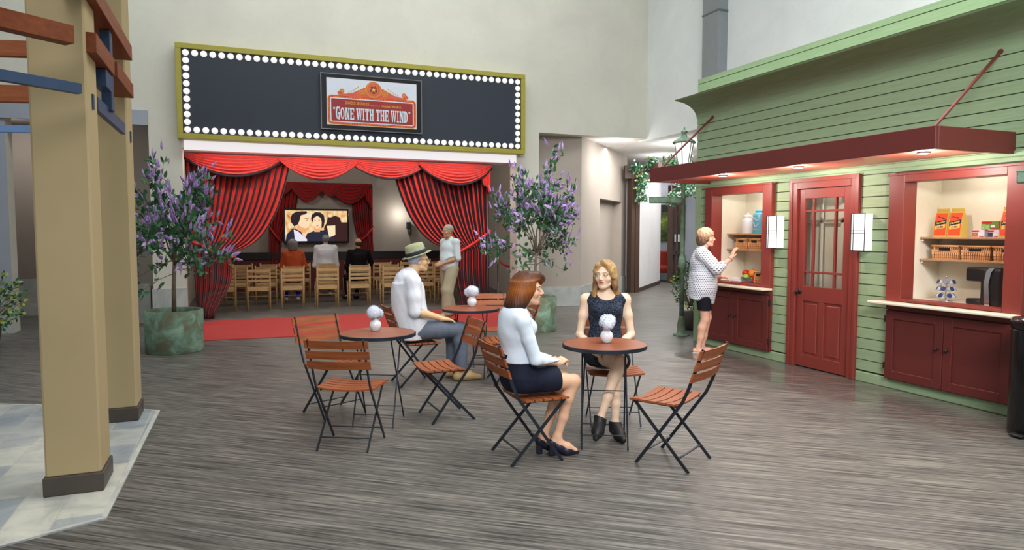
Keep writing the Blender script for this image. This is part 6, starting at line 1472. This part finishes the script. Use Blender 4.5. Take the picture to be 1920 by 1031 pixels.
for t in (-1, 1):
    gl.tube([L_(t * .034 + .022 * math.cos(a), .108 - .004 * abs(math.cos(a)), .0 + .018 * math.sin(a)) for a in [k * PI / 8 for k in range(17)]], .0018, 6); gl.tube([L_(t * .056, .105, .006), L_(t * .078, .05, .008), L_(t * .083, -.005, .006), L_(t * .082, -.02, -.015)], .0018, 6)
gl.tube([L_(-.012, .112, .004), L_(0, .115, .008), L_(.012, .112, .004)], .0018, 6); go = gl.build('glasses', M['glasses_metal'], Cm, world=False)
plain('lens_pale', rgb(226, 232, 244), .1)
for t in (-1, 1): q = MB(); b_ = [L_(t * .034 + .021 * math.cos(a), .107, .0 + .017 * math.sin(a)) for a in [k * PI / 8 for k in range(16)]]; q._add(b_, [tuple(range(16))]); q.build('lens', M['lens_pale'], go, world=False, solid=.001)

# --- standing man in front of the right curtain
hc = (0, .035, 1.60); HR = rot(-.1, -.05, 0); sh = [(-.19, -.02, 1.40), (.19, -.02, 1.40)]
S = SDF(); torso(S, (0, 0, .93), (0, .01, 1.1), (0, -.01, 1.28), (0, 0, 1.42), sh, (.16, .16, .17, .18), (.12, .125, .125)); S.cone((0, -.01, 1.42), (0, .01, 1.53), .055, .052, .03); head(S, hc, HR, 1.02, True)
kn = [(-.1, .12, .50), (.1, -.02, .49)]; an = [(-.1, .14, .09), (.11, -.12, .09)]
for i in (0, 1): limb_leg(S, ((-.09, .09)[i], 0, .9), kn[i], an[i], 1.0); foot(S, (an[i][0], an[i][1] - .05, .045), (an[i][0], an[i][1] + .17, .03), .036, an[i])
limb_arm(S, sh[1], (.23, -.03, 1.1), (.06, .19, 1.0), 1.0); limb_arm(S, sh[0], (-.23, -.02, 1.1), (-.06, .22, 1.0), 1.0); hand(S, (.06, .19, 1.0), (-.5, .8, -.1), (.5, .5, .6), -1, .5, 1.05); hand(S, (-.06, .22, 1.0), (.5, .75, -.1), (-.5, .5, .6), 1, .5, 1.05)
D = person(S.mesh(.012, [(hc, .12, .006), ((0, .26, 1.0), .08, .007)]), skin_tint((176, 138, 106), hc, HR, 1.02, (150, 98, 84), (150, 146, 136), (70, 60, 50), .1), 'standing man with grey hair, pale blue shirt and khaki trousers by the right curtain', (3.70, 12.25, .012), face(-.93, -.36))
S = SDF(); torso(S, (0, 0, .95), (0, .01, 1.1), (0, -.01, 1.28), (0, 0, 1.42), sh, (.172, .172, .175, .18), (.13, .138, .13), e=.014)
for t, e_ in ((1, (.235, -.03, 1.1)), (-1, (-.235, -.02, 1.1))): S.chain([(t * .19, -.02, 1.39, .066), (*e_, .062)], .04)
S.loft([(.86, 0, 0, .178, .135), (1.05, 0, 0, .18, .145)], k=.03); S.cone((0, -.01, 1.40), (0, 0, 1.46), .08, .068, .02); S.ops.append((wrinkle(.002, .6, 2), None, None, 0, 'w'))
for t in (-1, 1): S.cone((t * .2, .06, 1.07), (t * .06, .25, .99), .062, .062, .004, 's')
S.cut((0, 0, 1.13), (0, 0, -1)) if False else S.cut((0, 0, .865), (0, 0, -1)); S.cone((0, .04, 1.46), (0, .05, 1.53), .055, .075, .006, 's'); sdf_obj('shirt', S.mesh(.012), M['shirt_pale'], D)
S = SDF(); S.ell((0, 0, .93), (.165, .13, .13), None, .04)
for i in (0, 1): S.chain([((-.09, .09)[i], 0, .9, .125), (*kn[i], .108), (an[i][0], an[i][1] - .01, .09, .10)], .04)
S.cut((0, 0, .05), (0, 0, -1)); S.ops.append((wrinkle(.003, .5, 5), None, None, 0, 'w')); sdf_obj('trousers', S.mesh(.013), M['trousers_khaki'], D)
for i in (0, 1): S = SDF(); a = an[i]; S.chain([(a[0], a[1] - .05, .045, .043), (a[0], a[1] + .08, .045, .046), (a[0], a[1] + .19, .03, .03)], .02); S.cut((0, 0, .003), (0, 0, -1)); sdf_obj('shoe', S.mesh(.01), M['shoe_tan'], D)
S = SDF(); S.ell((0, hc[1] - .024, hc[2] + .035), (.085, .103, .092), HR, .02); S.box((0, hc[1] + .10, hc[2] - .02), (.12, .075, .075), rot(0, .35), .01, .02, 's'); S.cut((0, hc[1], hc[2] - .05), (0, .3, -1)); S.ops.append((curls(.002, 90), None, None, 0, 'w')); sdf_obj('hair', S.mesh(.008), M['hair'], D, grad([(120, 116, 104), (168, 166, 150)], lambda P: (P[:, 2] - 1.5) / .2))

# --- woman in the polka-dot blouse at the far serving window
hc = (0, .03, 1.52); HR = rot(-.05, .02, 0); sh = [(-.18, -.03, 1.31), (.18, -.03, 1.31)]
S = SDF(); torso(S, (0, -.01, .84), (0, 0, 1.02), (0, -.02, 1.19), (0, 0, 1.33), sh, (.18, .17, .175, .17), (.145, .135, .135), bust=.065); S.cone((0, -.02, 1.33), (0, .01, 1.45), .055, .05, .03); head(S, hc, HR, .98)
kn = [(-.075, .06, .46), (.085, .03, .455)]; an = [(-.06, -.0, .085), (.075, -.05, .085)]
for i in (0, 1): limb_leg(S, ((-.09, .09)[i], 0, .84), kn[i], an[i], 1.0, calf=1.05); foot(S, (an[i][0], an[i][1] - .045, .035), (an[i][0] + (-.02, .03)[i], an[i][1] + .16, .022), .03, an[i])
rs = ((.18, -.03, 1.31), (.235, .16, 1.12), (.16, .33, 1.255)); limb_arm(S, *rs, .98); limb_arm(S, sh[0], (-.22, .03, 1.05), (-.1, .2, 1.0), 1.0)
hand(S, rs[2], (-.1, .35, .93), (.35, -.9, .3), 1, .12, 1.0, .28); hand(S, (-.1, .2, 1.0), (.3, .9, 0), (-.3, 0, .9), 1, .4)
hz = V3(*rs[2]) + V3(0, .03, .08)
E_ = person(S.mesh(.0105, [(hc, .11, .0055), (tuple(hz), .095, .0045)]), skin_tint((226, 176, 152), hc, HR, .98, (196, 96, 90), (150, 110, 80), (80, 90, 100), .25), 'woman in a white polka-dot blouse and black shorts raising a hand at the far window', (5.72, 7.38, 0), face(.80, -.60), 1.0)
S = SDF(); torso(S, (0, -.01, .86), (0, 0, 1.02), (0, -.02, 1.19), (0, 0, 1.33), sh, (.19, .185, .18, .17), (.16, .15, .145), e=.016, bust=.065); S.loft([(.66, 0, -.02, .20, .165), (.85, 0, -.01, .215, .18), (1.05, 0, -.01, .2, .165)], k=.04)
S.chain([(*rs[0], .072), (*rs[1], .064), (*((V3(*rs[1]) * .6 + V3(*rs[2]) * .4)), .056)], .04); S.chain([(*sh[0], .07), (-.22, .03, 1.05, .062), (-.17, .1, 1.03, .056)], .04); S.cone((0, -.02, 1.32), (0, -.01, 1.375), .078, .066, .02)
q = V3(*rs[1]) * .58 + V3(*rs[2]) * .42; dq = V3(*rs[2]) - V3(*rs[1]); S.cone(tuple(q + dq * .42), tuple(q + dq * 1.2), .07, .09, .004, 's')
S.ops.append((wrinkle(.002, .7, 7), None, None, 0, 'w')); S.cone((0, .03, 1.38), (0, .04, 1.45), .055, .07, .006, 's'); S.cut((0, -.05, .70), (0, -.25, -1), .006); S.ell((.21, .06, .66), (.09, .14, .1), None, .02, 's')
sdf_obj('blouse', S.mesh(.009), M['polka'], E_)
S = SDF(); S.ell((0, -.01, .84), (.175, .145, .13), None, .04)
for i in (0, 1): S.chain([((-.09, .09)[i], 0, .84, .105), ((-.085, .09)[i], .02, .56, .09)], .04)
S.cut((0, 0, .575), (0, 0, -1)); sdf_obj('shorts', S.mesh(.01), M['shorts_black'], E_)
S = SDF(); S.ell((0, hc[1] - .022, hc[2] + .035), (.1, .116, .104), HR, .02); S.ell((0, hc[1] - .06, hc[2] - .04), (.088, .07, .08), HR, .04); S.box((0, hc[1] + .112, hc[2] - .05), (.09, .07, .085), rot(0, .1), .02, .015, 's'); S.ops.append((curls(.0075, 135), None, None, 0, 'w'))
sdf_obj('hair', S.mesh(.0055), M['hair'], E_, grad([(104, 76, 62), (144, 112, 88), (200, 172, 138), (226, 206, 172)], lambda P: (P[:, 2] - 1.44) / .2 + .9 * (P[:, 1] - hc[1]) + .35 * np.sin(P[:, 0] * 70) * np.sin(P[:, 1] * 60 + P[:, 2] * 50) * .6, .25))
bq = V3(*rs[2]) - dq / np.linalg.norm(dq) * .012; mb = MB(); ax_ = Vector(dq.tolist()).normalized(); a_ = ax_.orthogonal().normalized(); b_ = ax_.cross(a_)
mb.tube([Vector(bq.tolist()) + (a_ * math.cos(t * PI / 8) + b_ * math.sin(t * PI / 8)) * .031 for t in range(17)], .006, 8); mb.build('bracelet', M['chrome'], E_, world=False, smooth=True)
for i in (0, 1):
    a = an[i]; dx = (-.02, .03)[i]; mb = MB(); P0 = Vector((a[0], a[1] - .07, .0)); P1 = Vector((a[0] + dx, a[1] + .185, 0)); dv_ = (P1 - P0); sd = Vector((dv_.y, -dv_.x, 0)).normalized()
    mb.prism([(0, -.025), (.03, -.034), (.16, -.042), (.22, -.036), (.262, -.012), (.262, .012), (.22, .036), (.16, .042), (.03, .034), (0, .025)], P0 + Vector((0, 0, .002)), dv_.normalized(), sd, (0, 0, 1), .012)
    for t, w_ in ((.45, .045), (.7, .04)): c = P0 + dv_ * t; mb.tube([c + sd * w_ * math.cos(k * PI / 8) + Vector((0, 0, .012 + (.052 if t < .5 else .035) * math.sin(k * PI / 8))) for k in range(9)], .005, 6)
    mb.build('sandal', M['shoe_white'], E_, world=False)

# --- three people seated in the theatre, seen from behind
def sitter(loc, lab, skin, topm, legm, hair, top_z, wsh, bare, yaw=0.0, arm=None, shoem='shoe_white', long_hair=False):
    hc = (0, .02, top_z - .125); HR = rot(); sh = [(-wsh, 0, top_z - .33), (wsh, 0, top_z - .33)]; zc = top_z - .33
    S = SDF(); torso(S, (0, 0, .56), (0, 0, .76), (0, 0, zc - .12), (0, 0, zc + .02), sh, (.17, .15, .165, .16), (.12, .11, .12)); S.cone((0, -.01, zc), (0, .0, zc + .13), .052, .048, .03); head(S, hc, HR, 1.0)
    for t in (-1, 1): limb_leg(S, (t * .09, .02, .54), (t * .12, .44, .52), (t * .13, .42, .1), 1.0); foot(S, (t * .13, .38, .05), (t * .14, .58, .035), .034, (t * .13, .42, .1))
    ra_ = arm or ((wsh + .05, .06, .78), (.14, .3, .66)); limb_arm(S, sh[1], *ra_); limb_arm(S, sh[0], (-wsh - .05, .06, .78), (-.14, .3, .66)); hand(S, ra_[1], (0, 1, -.1), (0, .1, 1), -1, .4); hand(S, (-.14, .3, .66), (0, 1, -.1), (0, .1, 1), 1, .4)
    o = person(S.mesh(.013, [(hc, .1, .008)]), skin_tint(skin, hc, HR), lab, loc, yaw)
    S = SDF(); torso(S, (0, 0, .60), (0, 0, .76), (0, 0, zc - .12), (0, 0, zc + .02), sh, (.185, .175, .18, .17), (.14, .13, .135), e=.016); S.chain([(wsh, 0, zc, .066), (*ra_[0], .06), (*ra_[1], .04)], .04); S.chain([(-wsh, 0, zc, .066), (-wsh - .05, .06, .78, .06), (-.14, .3, .66, .04)], .04); S.cone((0, -.01, zc), (0, 0, zc + .05), .075, .065, .02); S.loft([(.47, 0, 0, .185, .14), (.75, 0, 0, .18, .135), (zc - .05, 0, 0, wsh * .95, .13)], k=.05); S.cut((0, 0, .475), (0, 0, -1)); S.ops.append((wrinkle(.002, .5, loc[0]), None, None, 0, 'w')); sdf_obj('top', S.mesh(.012), M[topm], o)
    S = SDF(); S.ell((0, 0, .555), (.18, .14, .1), None, .04)
    for t in (-1, 1): limb_leg(S, (t * .09, .02, .545), (t * .12, .44, .525), (t * .13, .42, .13), 1.1, .01)
    S.cut((0, 0, .1), (0, 0, -1)); S.cut((0, 0, .462), (0, 0, -1)) if False else None; sdf_obj('trousers', S.mesh(.013), M[legm], o)
    for t in (-1, 1): S = SDF(); S.chain([(t * .13, .37, .045, .042), (t * .135, .5, .045, .044), (t * .14, .6, .032, .03)], .02); S.cut((0, 0, .003), (0, 0, -1)); sdf_obj('shoe', S.mesh(.011), M[shoem], o)
    if hair:
        S = SDF()
        if long_hair: S.ell((0, -.01, hc[2] + .03), (.105, .115, .1), None, .02); S.loft([(hc[2] - .13, 0, -.03, .09, .07), (hc[2] - .05, 0, -.015, .112, .095), (hc[2] + .04, 0, -.01, .105, .1)], k=.03); S.box((0, .1, hc[2] - .04), (.075, .07, .1), None, .02, .01, 's')
        else: S.ell((0, -.02, hc[2] + .03), (.086, .102, .09), None, .02); S.box((0, .1, hc[2] - .03), (.12, .08, .09), None, .01, .02, 's'); S.cut((0, 0, hc[2] - .055), (0, .3, -1))
        if bare: S.ell((0, -.01, hc[2] + .095), (.12, .12, .085), None, .01, 's')
        S.ops.append((strands(hc, .003, 30), None, None, 0, 'w')); sdf_obj('hair', S.mesh(.008), M['hair'], o, grad(hair, lambda P: (P[:, 2] - hc[2] + .1) / .2))
    return o
sitter((1.20, 16.08, 0), 'seated person with grey bob and orange knitted top, seen from behind in the theatre', (214, 176, 150), 'orange_knit', 'trousers_blue', [(120, 112, 108), (150, 148, 148)], 1.44, .18, False, .0, ((.26, .1, .83), (.27, .33, .68)), long_hair=True)
sitter((2.06, 17.22, 0), 'seated person with short grey hair and white shirt, seen from behind in the theatre', (196, 150, 128), 'shirt_grey', 'jacket_black', [(130, 130, 136), (150, 150, 156)], 1.54, .21, False)
sitter((2.66, 16.08, 0), 'seated balding person in a black jacket, seen from behind in the theatre', (206, 150, 120), 'jacket_black', 'jacket_black', [(60, 48, 40), (84, 66, 54)], 1.45, .21, True, .25, ((.36, .1, .88), (.42, .3, .72)), 'shoe_black')
# ------------------------------------------------------------------ camera and light
F_, H_ = 1280., 1.6; YAW = math.atan(519 / F_); PIT = math.atan(81 / F_)
cam = bpy.data.cameras.new('camera'); co = bpy.data.objects.new('camera', cam); COL.objects.link(co); SC.camera = co
cam.sensor_width = 36; cam.lens = 36 * F_ / 1920; cam.clip_end = 100; cam.clip_start = .05
co.location = (0, 0, H_); co.rotation_euler = (PI / 2 - PIT, 0, -YAW)
w = bpy.data.worlds.new('sky'); SC.world = w; w.use_nodes = True
bg = w.node_tree.nodes['Background']; bg.inputs[0].default_value = (.93, .97, 1.0, 1); bg.inputs[1].default_value = .62
def area(name, loc, size, power, col=(1, .97, .92), rot=(0, 0, 0), sy=None, spread=180):
    l = bpy.data.lights.new(name, 'AREA'); l.energy = power; l.color = col; l.size = size; l.spread = math.radians(spread)
    if sy: l.shape = 'RECTANGLE'; l.size_y = sy
    o = bpy.data.objects.new(name, l); COL.objects.link(o); o.location = loc; o.rotation_euler = rot; return o
def spot(name, loc, target, power, col=(1, .93, .84), ang=90, blend=.8, r=.05):
    l = bpy.data.lights.new(name, 'SPOT'); l.energy = power; l.color = col; l.spot_size = math.radians(ang); l.spot_blend = blend; l.shadow_soft_size = r
    o = bpy.data.objects.new(name, l); COL.objects.link(o); o.location = loc
    d = Vector(target) - Vector(loc); o.rotation_euler = d.to_track_quat('-Z', 'Y').to_euler(); return o
def point(name, loc, power, col=(1, .93, .84), r=.1):
    l = bpy.data.lights.new(name, 'POINT'); l.energy = power; l.color = col; l.shadow_soft_size = r
    o = bpy.data.objects.new(name, l); COL.objects.link(o); o.location = loc; return o
# skylight of the atrium (soft, from high above the middle-right)
area('skylight', (5.2, 3.6, 8.4), 5, 480, (1, .985, .955), (0, 0, 0), 8, 120)
area('wall_fill', (2.0, 9.0, 8.5), 8, 170, (.97, .99, 1), (math.radians(38), 0, 0), 1.5, 140)  # added fill to brighten the back wall, no fixture stands there
for Y in (4.25, 5.69, 6.91):
    point('awning_light', (5.62, Y, 2.17), 28, (1, .94, .86), .03)
for Y in (4.4, 7.3): point('alcove_light', (6.5, Y, 2.15), 4, (1, .95, .88), .08)
point('theatre_light', (3.3, 15.8, 3.2), 62, (1, .93, .84), .3); point('theatre_light', (.8, 16.4, 3.2), 56, (1, .93, .84), .3); point('sconce_light', (4.4, 19.2, 2.1), 13, (1, .95, .88), .05)
area('cove_light_lamp', (2.2, 12.95, 3.0), 5.6, 45, (1, .93, .9), (math.radians(35), 0, 0), .12)
point('recess_fill', (-3.6, 14.4, 3.2), 40, (1, .95, .9), .3)  # added fill so the recess walls come out lighter
cl_ = area('front_fill', (-.5, -4.0, 6.6), 4, 200, (1, .99, .97), (0, 0, 0), 3, 75); cl_.rotation_euler = (Vector((6.0, 6.0, 1.6)) - Vector((-.5, -4.0, 6.6))).to_track_quat('-Z', 'Y').to_euler()  # unseen fill added behind the camera to lift the shop front and people
point('door_fill', (6.36, 5.87, 2.3), 7, (1, .95, .88), .06)  # hidden fill added to brighten the lining behind the door glass
area('corridor_light', (9.5, 13.3, 3.6), 2.5, 150, (1, .97, .94)); area('corridor_light', (12.6, 15.6, 3.6), 2.5, 130, (1, .97, .94)); area('lounge_light', (12.5, 18.6, 3.55), 1, 40)
for (x, y, e_) in ((7.9, 13.3, 20), (9.6, 13.2, 40), (11.0, 13.0, 40), (10.6, 15.4, 30)): point('corridor_fill', (x, y, 3.2), e_, (1, .97, .95), .25)  # fill points added below the corridor ceiling to whiten it
vs = SC.view_settings; vs.view_transform = 'Standard'; vs.look = 'None'; vs.exposure = 0.0; vs.gamma = 1.0; vs.use_curve_mapping = False
SC.cycles.max_bounces = 8
